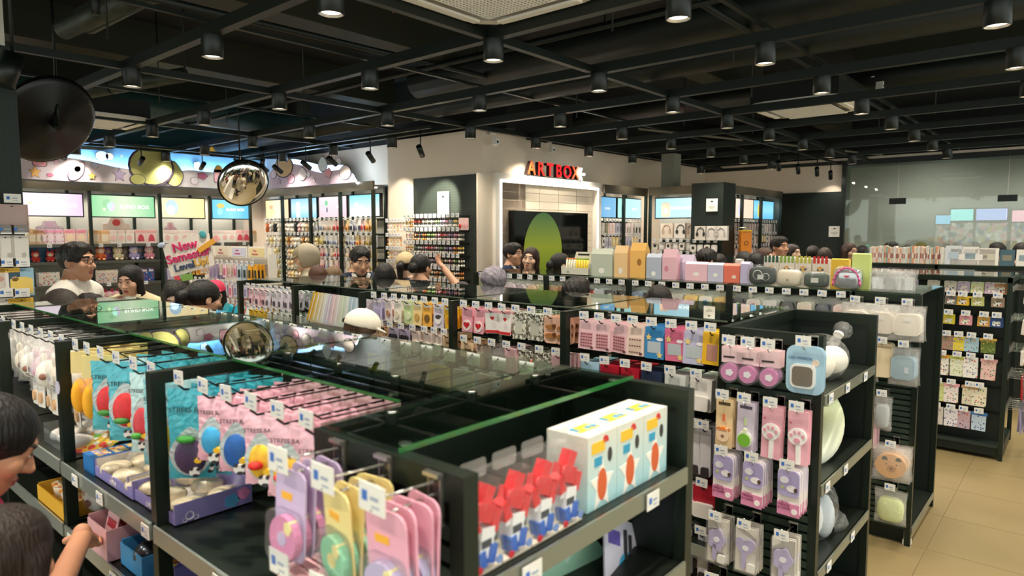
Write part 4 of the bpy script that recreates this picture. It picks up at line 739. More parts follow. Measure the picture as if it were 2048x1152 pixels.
def bay(name, xf, xb, y0, y1, label, far_post=False, near_post=True, glass=(None, None), spine=True, shelves=(), plinth=True, back_tags=False, group=None):
    xm = (xf+xb)/2; t = empty(name, (xm, (y0+y1)/2, 0)); tag(t, label, 'display rack', group)
    ys = ([y0] if near_post else [])+([y1] if far_post else [])
    for y in ys:
        for x in (xf, xb):
            s = 1 if x == xf else -1
            child(t, 'post', MB().box(min(x, x+s*.036), max(x, x+s*.036), y-.016, y+.016, 0, HR).mesh('post', FRAME))
        child(t, 'crossbar', MB().box(xf+.036, xb-.036, y-.016, y+.016, HR-.032, HR).mesh('crossbar', FRAME))
    if spine:
        child(t, 'back_panel', MB().box(xm-.008, xm+.008, y0+.016, y1-.016, .1, HR-.035).mesh('back_panel', SLAT))
        child(t, 'top_rail', MB().box(xm-.018, xm+.018, y0+.016, y1-.016, HR-.035, HR).mesh('top_rail', FRAME))
    if glass[0] is not None:
        g = child(t, 'glass_top', MB().box(glass[0], glass[1], y0+.018, y1-.018, HR+.001, HR+.008).mesh('glass_top', GLASS))
        obj('glass_edge', MB().box(glass[0]-.002, glass[0], y0+.018, y1-.018, HR+.001, HR+.008).mesh('glass_edge', GEDGE if xf < 2 else mat('#4a5a4c', .15, spec=.8)), g)
        for y in (y0+.1, y1-.1): obj('glass_pad', MB().cyl((glass[0]+.05, y, HR-.006), (glass[0]+.05, y, HR+.001), .012, n=10).mesh('glass_pad', CHROME), g)
    for (z, dp) in shelves:
        child(t, 'shelf', MB().box(xf+.0, xm-.01, y0+.012, y1-.012, z-.02, z).mesh('shelf', mat('#20261f', .35, .2, noise=.15, nscale=4)))
        child(t, 'ticket_strip', MB().box(xf-.008, xf-.002, y0+.01, y1-.01, z-.04, z+.006).mesh('ticket_strip', mat('#b4bab4', .25, .6)))
    if plinth: child(t, 'plinth', MB().box(xf+.02, xb-.02, y0, y1, .0, .09).mesh('plinth', BLK))
    return t
def rail(t, x, y0, y1, z): return child(t, 'hook_bar', MB().box(x-.008, x+.008, y0, y1, z-.008, z+.008).mesh('hook_bar', WIRE))
# ------------------------------------------------------------------ product prototypes
def hcard(name, w_, h_, t, m, parts=(), sh='rect', top=.012):
    """hanging card: hole at the origin, faces -y"""
    p = Proto(name, MB().plate(shape(sh, w_, h_), 0, t, cz=top-h_/2).mesh(name, M_(m)))
    for (pn, s, cx, cz, pw, ph, col, *d) in parts:
        dd = d[0] if d else .0014
        p.part(pn, MB().plate(shape(s, pw*w_, ph*h_), -dd, 0, cx=cx*w_, cz=top-h_/2+cz*h_).mesh(pn, M_(col)))
    return p
def hbag(name, w_, h_, d_, contents, m=BAG, header=None):
    """clear hanging bag; contents: (part, center, radii, colour)"""
    p = Proto(name, MB().pouch(w_, h_, d_, ragged=.004).mesh(name, m))
    for c in contents:
        pn, cc, r, col = c[:4]; p.part(pn, MB().ell(cc, r, 12, 8, p=(c[4] if len(c) > 4 else 1.)).mesh(pn, M_(col) if not isinstance(col, str) else mat(col, .7)))
    if header: p.part('header_card', MB().box(-w_/2, w_/2, -.003, .003, -h_*header[1], .012).mesh('header_card', M_(header[0])))
    return p
def hang(pr, x, y, z, n, dx, label, cat, group, rz=-PI/2, sc=1., jit=.05):
    d = Vector((math.cos(rz+PI/2), math.sin(rz+PI/2), 0))         # away from the viewer
    for k in range(n):
        q = Vector((x, y, z))+d*(dx*k); put(pr, q, (random.uniform(-jit, jit), random.uniform(-jit, jit)*.6, rz+random.uniform(-jit, jit)*2.2), label, cat, group if n > 1 else group, sc)
# ------------------------------------------------------------------ ROW 1 (nearest)
random.seed(21)
X1F, X1B = .68, 1.44; Y1 = [.68, 1.07, 1.83, 2.585, 3.34, 4.1]
R1 = []
for i in range(1, 5):
    R1.append(bay('gondola_rack', X1F, X1B, Y1[i], Y1[i+1], ['black open rack bay with pink stress ball bags and a glass top', 'black open rack bay with turquoise fruit bags and a glass top', 'black open rack bay with bagged plush toys, beside the bowed girl', 'glass-topped black rack bay at the far end of the nearest row'][i-1],
              far_post=(i == 4), near_post=(i > 1), glass=(X1F+.22, X1B-.01), shelves=[(1.09, 1), (.87, 1), (.6, 1)]))
XM1 = (X1F+X1B)/2
# stress ball bags
def squishy(col, ball, w_=.085, h_=.16, br=(.028, .018, .038), ball2=None, words='STRESS BALL', paws=True, bc=-.1):
    c = foil(col); p = Proto('squishy_bag', MB().pouch(w_, h_, .024, nx=10, nz=14, ragged=.0055).mesh('squishy_bag', c))
    p.part('window', MB().plate(shape('drop', br[0]*2.5, br[2]*2.6), -.014, -.011, cz=bc+.012).mesh('window', foil('#b4c2c4', .12)))
    p.part('squishy_ball', MB().ell((0, -.011, bc), (br[0], br[1]*.62, br[2]), 14, 9).mesh('squishy_ball', M_(ball, noise=.35, nscale=60) if isinstance(ball, str) else ball))
    if ball2: p.part('fruit_leaf', MB().ell((-.005, -.03, bc+ball2[1]), (br[0]*.6, .012, .01), 8, 5).mesh('fruit_leaf', mat(ball2[0], .6)))
    if paws:
        p.part('printed_panda', MB().plate(shape('ell', .026, .02), -.034, -.022, 0, .015, -h_*.86).plate(shape('ell', .008, .008), -.036, -.03, 1, .008, -h_*.86+.009).plate(shape('ell', .008, .008), -.036, -.03, 1, .024, -h_*.86+.008).plate(shape('ell', .016, .008), -.036, -.03, 1, .018, -h_*.86-.008).mesh('printed_panda', mat('#f2f0ea', .5), INKD))
        p.part('printed_bow', MB().plate(shape('ell', .018, .013), -.036, -.024, cx=.024, cz=-h_*.73).mesh('printed_bow', mat('#f2c21e', .5)))
    if words: p.part('printed_words', text_mesh(words, w_*.16, .0005, INKD), (0, -.0125, -h_*.2))
    return p
PK = '#efb6c6'
SQ = {'blue': squishy(PK, '#3aa6dc', br=(.027, .02, .036)), 'navy': squishy(PK, '#1f5fae', br=(.03, .018, .042)), 'duck': squishy('#f2bccb', '#f4b92e', br=(.03, .02, .04), ball2=('#d8281e', -.005)), 'gold': squishy(PK, '#7a5a1e'), 'rain': squishy('#f2bccb', prnt('#f4c23a', ['#e84a8a', '#f4c23a', '#4ab6d0', '#7a5ac0'], 30, 1.5)),
      'grape': squishy('#3fb4c6', '#4a3a5a', .115, .24, (.042, .026, .05), ('#3c9a3a', .05), bc=-.17), 'straw': squishy('#46b6c8', '#d82a30', .125, .22, (.042, .028, .052), ('#3e8a3a', -.03), bc=-.12), 'corn': squishy('#8fd0d8', '#f0c22a', .1, .24, (.034, .024, .06), ('#c8d04a', .05), bc=-.17), 'pale': squishy('#bfe4e6', '#d03a44', .095, .23, (.03, .022, .05), ('#4a9a3a', -.03), bc=-.14)}
YEL = hbag('plush_bag', .1, .2, .05, [('plush_corn', (-.024, -.004, -.135), (.026, .022, .058), '#f4ae1c'), ('plush_corn', (.026, 0, -.13), (.026, .022, .056), '#f4ae1c')], BAGT, ('#e6d48a', .3))
z1 = 1.46
def r1hooks(b, ys, z, L=.3): 
    rail(R1[b], XM1-.02, Y1[b+1]+.02, Y1[b+2]-.02, z)
    for y in ys: hook(R1[b], (XM1-.028, y, z), L)
ys = [1.155, 1.262, 1.372, 1.485, 1.6, 1.735]; r1hooks(0, ys, z1)
for y, ks in zip(ys, (['rain', 'duck', 'duck', 'gold', 'duck', 'blue'], ['duck', 'gold', 'duck', 'duck', 'gold', 'navy'], ['duck', 'duck', 'navy', 'duck', 'blue', 'duck'], ['navy', 'navy', 'blue', 'navy', 'blue', 'navy'], ['blue', 'navy', 'navy', 'blue', 'blue', 'blue'], ['grape', 'grape', 'straw', 'grape', 'grape'])):
    for k, nm in enumerate(ks):
        col = {'rain': 'pink bag with a rainbow squishy ball', 'duck': 'pink bag with a yellow squishy ball', 'gold': 'pink bag with a brown squishy ball', 'blue': 'pink bag with a light blue squishy ball', 'navy': 'pink bag with a deep blue squishy ball', 'grape': 'turquoise bag with a dark purple squishy fruit', 'straw': 'turquoise bag with a red squishy fruit'}[nm]
        put(SQ[nm], (XM1-.03-.285+k*.05, y+random.uniform(-.006, .006), z1-.004), (random.uniform(-.05, .05), random.uniform(-.05, .05), -PI/2+(.72 if k == 0 else .5)+random.uniform(-.15, .15)), col+' hanging above the purple boxes', 'squishy toy', 'stress ball bags on the nearest rack', 1.0)
ys2 = [1.905, 2.03, 2.16, 2.29, 2.41, 2.52]; r1hooks(1, ys2, z1)
for y, ks in zip(ys2, (['corn', 'pale', 'grape', 'straw'], ['pale', 'straw', 'straw', 'straw'], ['straw', 'straw', 'straw', 'straw', 'straw'], ['straw', 'pale', 'straw', 'straw'], None, None)):
    if ks is None: hang(YEL, XM1-.315, y-.02, z1-.004, 5, .06, 'clear bag with two yellow plush corn cobs and a printed header', 'plush toy', 'yellow plush bags on the nearest rack', rz=-.75); continue
    for k, nm in enumerate(ks):
        col = {'corn': 'pale turquoise bag with a yellow squishy fruit', 'pale': 'pale blue bag with a red squishy berry', 'grape': 'turquoise bag with a dark purple squishy fruit', 'straw': 'turquoise bag with a red squishy strawberry'}[nm]
        put(SQ[nm], (XM1-.315+k*.065, y+random.uniform(-.008, .008), z1-.004), (random.uniform(-.06, .06), random.uniform(-.06, .06), -PI/2+(.7 if k == 0 else .45)+random.uniform(-.2, .2)), col+' hanging above the acrylic tray', 'squishy toy', 'fruit bags on the nearest rack')
PLB = [hbag('plush_bag', .115, .185, .085, [('plush_toy', (0, 0, -.115), (.042, .034, .05), c), ('plush_ear', (-.02, 0, -.06), (.012, .01, .022), c), ('plush_ear', (.02, 0, -.06), (.012, .01, .022), c), ('plush_nose', (.0, -.034, -.125), (.014, .008, .012), c2)]) for c, c2 in (('#f3eee6', '#8a5a4a'), ('#f4cfe0', '#e04aa0'), ('#f0e2d2', '#7a3a2e'), ('#efe9df', '#b04a3a'))]
ys3 = [2.66, 2.78, 2.9, 3.02, 3.14, 3.26]; r1hooks(2, ys3, z1)
PLN = ['clear bag with a white plush toy', 'clear bag with a pale pink plush toy', 'clear bag with a cream plush toy', 'clear bag with an off-white red-nosed plush toy']
for i, y in enumerate(ys3):
    k = (3, 2, 0, 1, 0, 2)[i]; hang(PLB[k], XM1-.315, y, z1-.004, 3, .09, PLN[k]+' on the top hooks beside the bowed girl', 'plush toy', 'bagged plush toys on the nearest rack', jit=.12, rz=-.8)
WC = hcard('white_card', .06, .12, .003, '#ece8e2', [('printed_lines', 'rect', 0, .25, .5, .12, INKG), ('charm', 'ell', 0, -.2, .5, .35, '#e0b48a', .008)])
rail(R1[2], XM1-.02, 2.6, 3.3, 1.3); rail(R1[1], XM1-.02, 1.85, 2.56, 1.2)
for i, y in enumerate((2.64, 2.72, 2.8, 2.88, 2.96, 3.04, 3.12)): hook(R1[2], (XM1-.028, y, 1.3), .3); hang(WC, XM1-.315, y, 1.296, 4, .05, 'small white hanging card on the second hook row beside the bowed girl', 'hanging card', 'white cards on the nearest rack')
GCB = hbag('plush_bag', .14, .1, .08, [('plush_toy', (0, 0, -.06), (.055, .035, .04), '#4a7a86'), ('plush_eye', (-.022, -.03, -.045), (.01, .008, .01), '#d8592e'), ('plush_eye', (.022, -.03, -.045), (.01, .008, .01), '#d8592e')])
hang(GCB, .8, 2.5, 1.32, 1, .1, 'clear bag with a teal plush and orange eyes behind the rack post', 'plush toy', None)
r1hooks(3, [3.42, 3.54, 3.66, 3.78, 3.9], z1)
for i, y in enumerate((3.42, 3.54, 3.66, 3.78, 3.9)): hang(PLB[i % 4], XM1-.315, y, z1-.004, 2, .1, PLN[i % 4]+' in the far bay of the nearest row', 'plush toy', 'bagged plush toys in the far bay')
BACKT = clear('#e6ecea', .1, 0, .1, .25)
def backhooks(rk, xs0, ys, z, L=.28, fill=None, lab='', cat='', grp=None):
    for y in ys:
        o = hook(rk, (xs0, y, z), L, PI)
        if fill: put(fill[int(y*50) % len(fill)], (xs0+L-.02, y, z-.004), (0, 0, PI/2), lab, cat, grp)
YP = [hcard('flat_packet', .08, .13, .01, c, [('printed_panel', 'round', 0, -.1, .7, .5, c2)]) for c, c2 in (('#f0c62a', '#f6e6a0'), ('#e9d9c6', '#c9a98a'), ('#f0b6bc', '#f8dfe0'))]
for b in (0, 1, 2): backhooks(R1[b], XM1+.028, [Y1[b+1]+.07+.1*i for i in range(7)], z1, fill=YP, lab='flat packet on the hidden side of the nearest rack', cat='packet', grp='packets on the far side of the nearest rack')
# boxes on the shelf at 1.09 m
def tray(px_near, px_left, px_right, z, h, col, inner, label, lip=.6, rim=None, words=None, contents=None, cgroup=None, clab='', ccat=''):
    A = onZ(*px_near, z); L = onZ(*px_left, z); Rr = onZ(*px_right, z); x0 = A.x; x1 = max(Rr.x, x0+.08); y0 = A.y; y1 = max(L.y, y0+.06)
    t = empty('cardboard_tray', (x0, y0, z)); tag(t, label, 'cardboard box'); w_, d_ = x1-x0, y1-y0; k = .004
    m = MB().box(0, w_, 0, d_, .0, .004, 1).box(0, w_, 0, k, 0, h, 0).box(0, k, k, d_-k, 0, h*lip, 0).box(w_-k, w_, k, d_-k, 0, h*1.25, 0).box(0, w_, d_-k, d_, 0, h, 0)
    m.box(k, w_-k, k, k+.002, .004, h-.001, 1).box(k, w_-k, d_-k-.002, d_-k, .004, h-.001, 1)
    obj('tray', m.mesh('tray', M_(col), M_(inner)), t)
    if words:
        o = obj('printed_words', text_mesh(words, h*lip*.55, .0006, mat('#f7f0e6', .5)), t, (-.0012, d_*.5, h*lip*.42), (0, 0, -PI/2))
    for (cx, cz, r) in ((.18, .35, .012), (.26, .2, .007), (.12, .18, .006)): obj('printed_bubble', MB().lathe([(r, .0008), (r*.75, .0012), (r*.7, 0)], 14, c=(w_*cx, -.0006, h*cz), R=Matrix.Rotation(PI/2, 3, 'X')).mesh('printed_bubble', mat('#e9e6f6', .5)), t)
    for (cx, cz, r, c_) in ((.72, .42, .045, '#5aaede'), (.88, .62, .04, '#e78ac0')): obj('printed_blob', MB().plate(shape('flower', r, r*.9), -.002, 0, cx=w_*cx, cz=h*cz).mesh('printed_blob', mat(c_, .5)), t)
    if contents:
        pr, nx, ny = contents
        for i in range(nx):
            for j in range(ny): put(pr, (x0+w_*(i+.5)/nx, y0+d_*(j+.5)/ny, z+.006), (0, 0, random.uniform(-.6, .6)), clab, ccat, cgroup)
    return t
MELON = Proto('bagged_squishy', MB().ell((0, 0, .022), (.046, .036, .02), 14, 9, p=.8).mesh('bagged_squishy', foil('#fbe9c8', .25)))
MELON.part('bag_corner', MB().cyl((.03, .02, .03), (.055, .035, .045), .012, .022, n=8, cap=False).mesh('bag_corner', BAG))
tray((350, 1055), (282, 985), (510, 1008), 1.09, .058, '#8f86c4', '#e9e3dc', 'purple cardboard tray with bubble print and bagged squishies, partly empty', words='스퀴시', contents=(MELON, 2, 3), cgroup='bagged squishies in the purple tray', clab='clear-bagged cream squishy lying in the near purple tray', ccat='squishy toy')
tray((266, 1003), (194, 952), (440, 950), 1.09, .058, '#8f86c4', '#e9e3dc', 'purple cardboard tray full of bagged cream squishies, behind the other purple tray', words='스퀴시', contents=(MELON, 3, 3), cgroup='bagged squishies in the rear purple tray', clab='clear-bagged cream squishy lying in the rear purple tray', ccat='squishy toy')
A = onZ(190, 953, 1.09); bb = empty('candy_box', (A.x+.0, A.y+.005, 1.09)); tag(bb, 'blue printed carton with rows of small picture windows on the shelf', 'carton')
obj('carton', MB().box(0, .28, 0, .1, 0, .055).mesh('carton', mat('#2a78c2', .4)), bb)
for i in range(5): obj('picture_window', MB().box(.02+.05*i, .06+.05*i, .015, .085, .055, .0565).mesh('picture_window', prnt('#f0cfa0', ['#e05a6a', '#f4c23a', '#5a8ad0'], 80, .5)), bb)
A = onZ(140, 905, 1.09); ac = empty('acrylic_tray', (A.x-.02, A.y-.02, 1.09)); tag(ac, 'clear acrylic tray of white bagged sweets on the shelf', 'tray')
obj('tray', MB().box(0, .3, 0, .24, 0, .003).box(0, .003, 0, .24, 0, .05).box(.297, .3, 0, .24, 0, .07).box(0, .3, 0, .003, 0, .07).box(0, .3, .237, .24, 0, .07).mesh('tray', ACR), ac)
WPK = Proto('white_packet', MB().ell((0, 0, .022), (.05, .04, .024), 10, 6, p=.8).mesh('white_packet', mat('#efe6de', .35, coat=.4)))
for i in range(3):
    for j in range(3): put(WPK, (A.x+.04+.09*i, A.y+.03+.075*j, 1.094+.012*((i+j) % 2)), (random.uniform(-.2, .2), random.uniform(-.2, .2), random.uniform(-.8, .8)), 'white bagged sweet in the acrylic tray', 'sweet', 'white packets in the acrylic tray')
FR = hcard('fruit_packet', .13, .16, .004, prnt('#e9c24a', ['#d83a3a', '#5aa03a', '#f4a03a', '#f6efe0'], 45, .6))
put(FR, (.86, 2.66, 1.14), (-1.1, .2, -1.3), 'flat packet printed with red and yellow fruit lying above the acrylic tray', 'packet')
put(FR, (.86, 2.82, 1.14), (-1.15, .1, -1.6), 'flat fruit-printed packet behind the rack post', 'packet')
# lower shelf at .87 m
def carton(px_near, z, w_, d_, h, col, label, parts=()):
    A = onZ(*px_near, z); t = empty('carton', (A.x, A.y, z)); tag(t, label, 'carton')
    k = .004; obj('carton_body', MB().box(0, w_, 0, d_, 0, .004).box(0, w_, 0, k, 0, h).box(0, k, k, d_, 0, h).box(w_-k, w_, k, d_, 0, h*1.2).box(k, w_-k, d_-k, d_, 0, h*1.1).mesh('carton_body', M_(col)), t)
    for (pn, mb, c) in parts: obj(pn, mb.mesh(pn, M_(c)), t)
    return t
c1 = carton((215, 1128), .87, .2, .16, .1, '#d8a6ae', 'dusty pink carton with bold lettering and cards inside, under the girl\'s hand')
obj('printed_panel', MB().box(-.0015, 0, .03, .13, .05, .068).mesh('printed_panel', mat('#b03a44', .5)), c1)
PCD = hcard('picture_card', .09, .1, .002, '#e9b6bc', [('printed_words', 'rect', 0, .1, .7, .25, '#b03a44')])
for k in range(4): put(PCD, (c1.location.x+.05+.03*k, c1.location.y+.08, .985), (-.25, 0, -PI/2), 'pink picture card standing in the dusty pink carton', 'card', 'cards in the pink carton')
c2 = carton((285, 1165), .87, .22, .16, .07, '#3f8fc8', 'sky blue carton of dark foil-bagged toys on the lower shelf')
FOIL = Proto('foil_bag', MB().ell((0, 0, .03), (.045, .035, .035), 10, 7).mesh('foil_bag', mat('#4a5258', .18, .7, noise=.4, nscale=40)))
for i in range(5): put(FOIL, (c2.location.x+.04+.04*i, c2.location.y+.05+.03*(i % 3), .9+.02*(i % 2)), (0, 0, i), 'crinkled grey foil bag in the sky blue carton', 'bag', 'foil bags in the blue carton')
c3 = carton((352, 1190), .87, .16, .1, .075, '#7a6fb8', 'purple carton of small coloured boxes on the lower shelf')
SBX = Proto('small_box', MB().box(-.03, .03, -.025, .025, 0, .075).mesh('small_box', prnt('#6a5fae', ['#e0483a', '#f0c83a', '#8fd0e8'], 60, .5)))
for i in range(5): put(SBX, (c3.location.x+.03+.06*(i % 3), c3.location.y+.03+.055*(i//3), .88), (0, 0, 0), 'small purple and red toy box in the purple carton', 'toy box', 'small boxes in the purple carton')
YTR = carton((128, 1045), .87, .28, .3, .06, '#d9a52e', 'yellow carton of round pudding cups on the lower shelf')
CUP = Proto('pudding_cup', MB().lathe([(0, 0), (.03, 0), (.04, .055), (0, .055)], 16).mesh('pudding_cup', mat('#f3e6d0', .4))); CUP.part('lid', MB().cyl((0, 0, .055), (0, 0, .06), .042, n=16).mesh('lid', prnt('#f6dcae', ['#e0702e', '#f4b83a'], 60, .5)))
for i in range(2):
    for j in range(3): put(CUP, (YTR.location.x+.07+.1*i, YTR.location.y+.05+.09*j, .876+.0), (0, 0, 0), 'cream pudding cup squishy with printed lid in the yellow carton', 'squishy toy', 'pudding cups in the yellow carton')
put(PLB[0], (.78, 2.6, 1.05), (0, 0, -1.2), 'clear bag with a white plush hanging below the shelf beside the post', 'plush toy')
for (y, z, mcol) in ((1.45, 1.083, 0), (1.86, 1.083, 0), (2.2, 1.083, 0), (2.42, 1.083, 0), (2.12, .862, 0), (2.5, .862, 0)): g = obj('price_tag', TAG_ME, R1[0 if y < 1.83 else 1], Vector((X1F-.012, y, z-.012))-R1[0 if y < 1.83 else 1].location, (0, 0, -PI/2))
tag(obj('round_sticker', MB().cyl((X1F-.003, 2.585, 1.345), (X1F-.001, 2.585, 1.345), .022, n=20).mesh('round_sticker', mat('#cbc6e0', .5))), 'round pale lilac sticker on the rack post beside the bowed girl', 'sticker')
# ---- row 1 end cap
E1 = empty('end_cap_rack', (1.06, .875, 0)); tag(E1, 'black end-cap rack with slatted side and a shelf of claw toys and game boxes', 'display rack')
def endcap(t, xf, xb, y0, y1, shelves, glass_y, slat=True, glass=True):
    for x in (xf, xb):
        s = 1 if x == xf else -1
        for y in (y0, y1):
            q = 1 if y == y0 else -1
            child(t, 'post', MB().box(min(x, x+s*.032), max(x, x+s*.032), min(y, y+q*.03), max(y, y+q*.03), 0, HR).mesh('post', FRAME))
        child(t, 'top_rail', MB().box(min(x, x+s*.03), max(x, x+s*.03), y0+.03, y1-.03, HR-.045, HR).mesh('top_rail', FRAME))
    child(t, 'top_rail', MB().box(xf+.032, xb-.032, y1-.03, y1, HR-.045, HR).mesh('top_rail', FRAME))
    child(t, 'back_panel', MB().box(xf+.032, xb-.032, y1-.022, y1-.008, .09, HR-.045).mesh('back_panel', SLAT))
    child(t, 'side_panel', MB().box(xb-.022, xb-.012, y0+.03, y1-.03, .09, HR-.045).mesh('side_panel', SLAT))
    child(t, 'side_backing', MB().box(xf+.018, xf+.026, y0+.03, y1-.03, .09, HR-.045).mesh('side_backing', mat('#070908', .8)))
    n = int((HR-.14)/.034); sm = MB().box(0, .014, y0+.03, y1-.03, 0, .024).mesh('slat', SLATF)
    for k in range(n): obj('slat', sm, t, Vector((xf+.003, 0, .1+.034*k))-Vector(t.location))
    for z in shelves:
        child(t, 'shelf', MB().box(xf+.034, xb-.034, y0+.012, y1-.03, z-.02, z).mesh('shelf', mat('#20261f', .35, .2, noise=.15, nscale=4)))
        child(t, 'ticket_strip', MB().box(xf+.034, xb-.034, y0-.004, y0+.002, z-.032, z+.006).mesh('ticket_strip', mat('#8d9184', .25, .5)))
    if glass:
        g = child(t, 'glass_top', MB().box(xf+.01, xb-.01, glass_y, y1-.006, HR+.001, HR+.008).mesh('glass_top', GLASS)); obj('glass_edge', MB().box(xf+.01, xb-.01, glass_y-.003, glass_y, HR, HR+.009).mesh('glass_edge', GEDGE), g)
        for x in (xf+.05, xb-.05): obj('glass_pad', MB().cyl((x, glass_y+.03, HR-.004), (x, glass_y+.03, HR+.002), .012, n=10).mesh('glass_pad', CHROME), g)
    child(t, 'plinth', MB().box(xf+.04, xb-.04, y0+.04, y1-.03, .0, .09).mesh('plinth', BLK))
endcap(E1, X1F, X1B, .68, 1.07, (1.315, 1.09, .8, .5), .84)
# slat-wall hook: hangs on the slats of an end cap, points to -x
def slathook(t, x, y, z, L=.1, bracket=True, tsc=1.15):
    o = hook(t, (x, y, z), L, 0, CHROME, True, .03, tsc); 
    if bracket: obj('hook_bracket', MB().box(-.004, .004, -.014, .014, -.05, .03).box(-.012, 0, -.017, .017, .03, .036).mesh('hook_bracket', CHROME), o)
    return o
DNT = [hcard('hair_roller_pack', .085, .15, .003, c, [('printed_band', 'rect', -.1, .2, .35, .08, '#f2b23a'), ('donut', 'ell', 0, -.24, .9, .5, c2, .014), ('donut_hole', 'ell', 0, -.24, .3, .16, c, .0155), ('printed_flower', 'flower', .2, -.1, .25, .16, '#f4e6a0', .016), ('clear_lid', 'round', 0, -.22, .96, .56, ACR, .02)], 'round') for c, c2 in (('#c9b4d8', '#e08ab4'), ('#ecd892', '#8fd0a8'), ('#e8a9bd', '#c4b6dc'))]
for (y, k, lab) in ((.985, 0, 'lilac hanging pack with a pink ring toy on the slatted end panel'), (.858, 1, 'yellow hanging pack with a green ring toy on the slatted end panel'), (.738, 2, 'pink hanging pack with a lilac ring toy on the slatted end panel')):
    slathook(E1, X1F-.002, y, 1.462, .105); hang(DNT[k], X1F-.1, y, 1.456, 4, .024, lab, 'hair accessory', 'ring packs on the nearest slat panel', jit=.08)
FEL = [hcard('soft_pack', .1, .1, .02, c, [('printed_spot', 'ell', .1, .1, .12, .12, INKD, .002)], 'round') for c in ('#f0bcc2', '#bcd8c6')]
for (y, k) in ((.99, 0), (.87, 1)): slathook(E1, X1F-.002, y, 1.285, .105); hang(FEL[k], X1F-.1, y, 1.278, 3, .026, ('pale pink soft pack' if k == 0 else 'pale mint soft pack')+' on the lower hooks of the nearest slat panel', 'packet', 'soft packs on the lower hooks')
# claw toys and white boxes on the end-cap shelf
def clawtoy():
    p = Proto('claw_toy_bag', MB().box(-.036, .036, -.034, .034, -.148, .0).mesh('claw_toy_bag', clear('#ffffff', .03, .8, .1, .035, 1.2)))
    p.part('claw_arm', MB().cbox((0, -.014, -.048), (.036, .03, .03), Matrix.Rotation(.4, 3, 'Y')).cbox((-.024, -.016, -.062), (.018, .024, .034), Matrix.Rotation(-.3, 3, 'Y')).cbox((.025, -.016, -.068), (.018, .024, .036), Matrix.Rotation(.35, 3, 'Y')).cbox((.014, -.012, -.024), (.022, .022, .03), Matrix.Rotation(.5, 3, 'Y')).cyl((-.012, -.03, -.04), (-.012, -.02, -.04), .012, n=10).mesh('claw_arm', mat('#d8202c', .35)))
    p.part('handle', MB().cbox((.002, -.014, -.098), (.03, .03, .05), Matrix.Rotation(.15, 3, 'Y')).cbox((-.016, -.012, -.08), (.014, .024, .02)).cbox((.02, -.012, -.085), (.014, .024, .02)).mesh('handle', mat('#efeeee', .4))); p.sub('printed_face', MB().box(-.012, .012, -.0295, -.028, -.105, -.092).mesh('printed_face', mat('#2a2f3a', .4)))
    p.part('trigger', MB().cbox((-.01, -.02, -.122), (.016, .024, .026), Matrix.Rotation(-.2, 3, 'Y')).cbox((.013, -.02, -.118), (.016, .024, .03), Matrix.Rotation(.25, 3, 'Y')).mesh('trigger', mat('#1f5fc0', .35)))
    p.part('base_card', MB().box(-.036, .036, -.03, .03, -.146, -.142).mesh('base_card', mat('#f2e6d0', .5))); p.part('hang_tab', MB().plate(shape('round', .06, .03), -.001, .001, cz=.016).mesh('hang_tab', clear('#ffffff', .05, 0, .1, .1, 1.25))); p.part('printed_badge', MB().plate(shape('ell', .014, .012), -.036, -.0345, cx=-.022, cz=-.134).mesh('printed_badge', mat('#c8323a', .4))); p.part('printed_badge', MB().plate(shape('ell', .016, .014), -.036, -.0345, cx=.024, cz=-.13).mesh('printed_badge', mat('#7a94c8', .4))); return p
CLW = clawtoy()
for i in range(4): put(CLW, (.757+.076*i, .735, 1.463), (0, 0, 0), 'clear bag with a red and white claw toy on the end-cap shelf', 'toy', 'claw toys on the end-cap shelf')
for i in range(0): put(CLW, (.757+.076*i, .81, 1.463), (0, 0, 0), 'clear bag with a red and white claw toy in the back row of the end-cap shelf', 'toy', 'claw toys in the back row')
def whitebox():
    p = Proto('game_box', MB().box(0, .105, 0, .1, 0, .15).mesh('game_box', emat('#a9d6dc', '#dedccf', 0, 2)))
    b = p.me.materials[0].node_tree; cr = [n for n in b.nodes if n.type == 'VALTORGB'][0]; b.links.new(cr.outputs[0], b.nodes['Principled BSDF'].inputs['Base Color']); b.nodes['Principled BSDF'].inputs['Roughness'].default_value = .45
    p.part('printed_title', MB().plate(shape('rect', .046, .022), -.0012, 0, cx=.036, cz=.124).mesh('printed_title', mat('#f0c02a', .5))); p.part('printed_subtitle', MB().plate(shape('rect', .026, .018), -.0012, 0, cx=.036, cz=.095).mesh('printed_subtitle', mat('#2f9ac0', .5)))
    p.part('printed_pepper', MB().plate(shape('ell', .034, .066), -.0012, 0, cx=.05, cz=.046).mesh('printed_pepper', mat('#d8602e', .5))); p.part('printed_burst', MB().plate(shape('star', .085, .11), -.0009, 0, cx=.05, cz=.044).mesh('printed_burst', mat('#f6efe2', .5)))
    p.part('printed_balloon', MB().plate(shape('ell', .015, .03), -.0012, 0, cx=.078, cz=.1).mesh('printed_balloon', mat('#34322e', .5))); p.part('printed_hat', MB().plate(shape('half', .022, .014), -.0012, 0, cx=.062, cz=.136).mesh('printed_hat', mat('#cf2f2a', .5)))
    p.part('printed_lid', MB().box(.02, .085, .03, .06, .15, .1512).mesh('printed_lid', prnt('#f2e2a8', ['#f0c02a', '#2f9ac0', '#f0c02a'], 60, .7))); return p
WBX = whitebox()
for i in range(3): put(WBX, (1.05+.107*i, .712, 1.316), (0, 0, 0), 'white and aqua game box with an orange pepper picture on the end-cap shelf', 'game box', 'game boxes on the end-cap shelf')
for i in range(0): put(WBX, (1.05+.107*i, .82, 1.316), (0, 0, 0), 'white and aqua game box behind the front row on the end-cap shelf', 'game box', 'game boxes in the back row')
for x in (.83, 1.235): obj('price_tag', TAG_ME, E1, Vector((x, .672, 1.298))-E1.location)
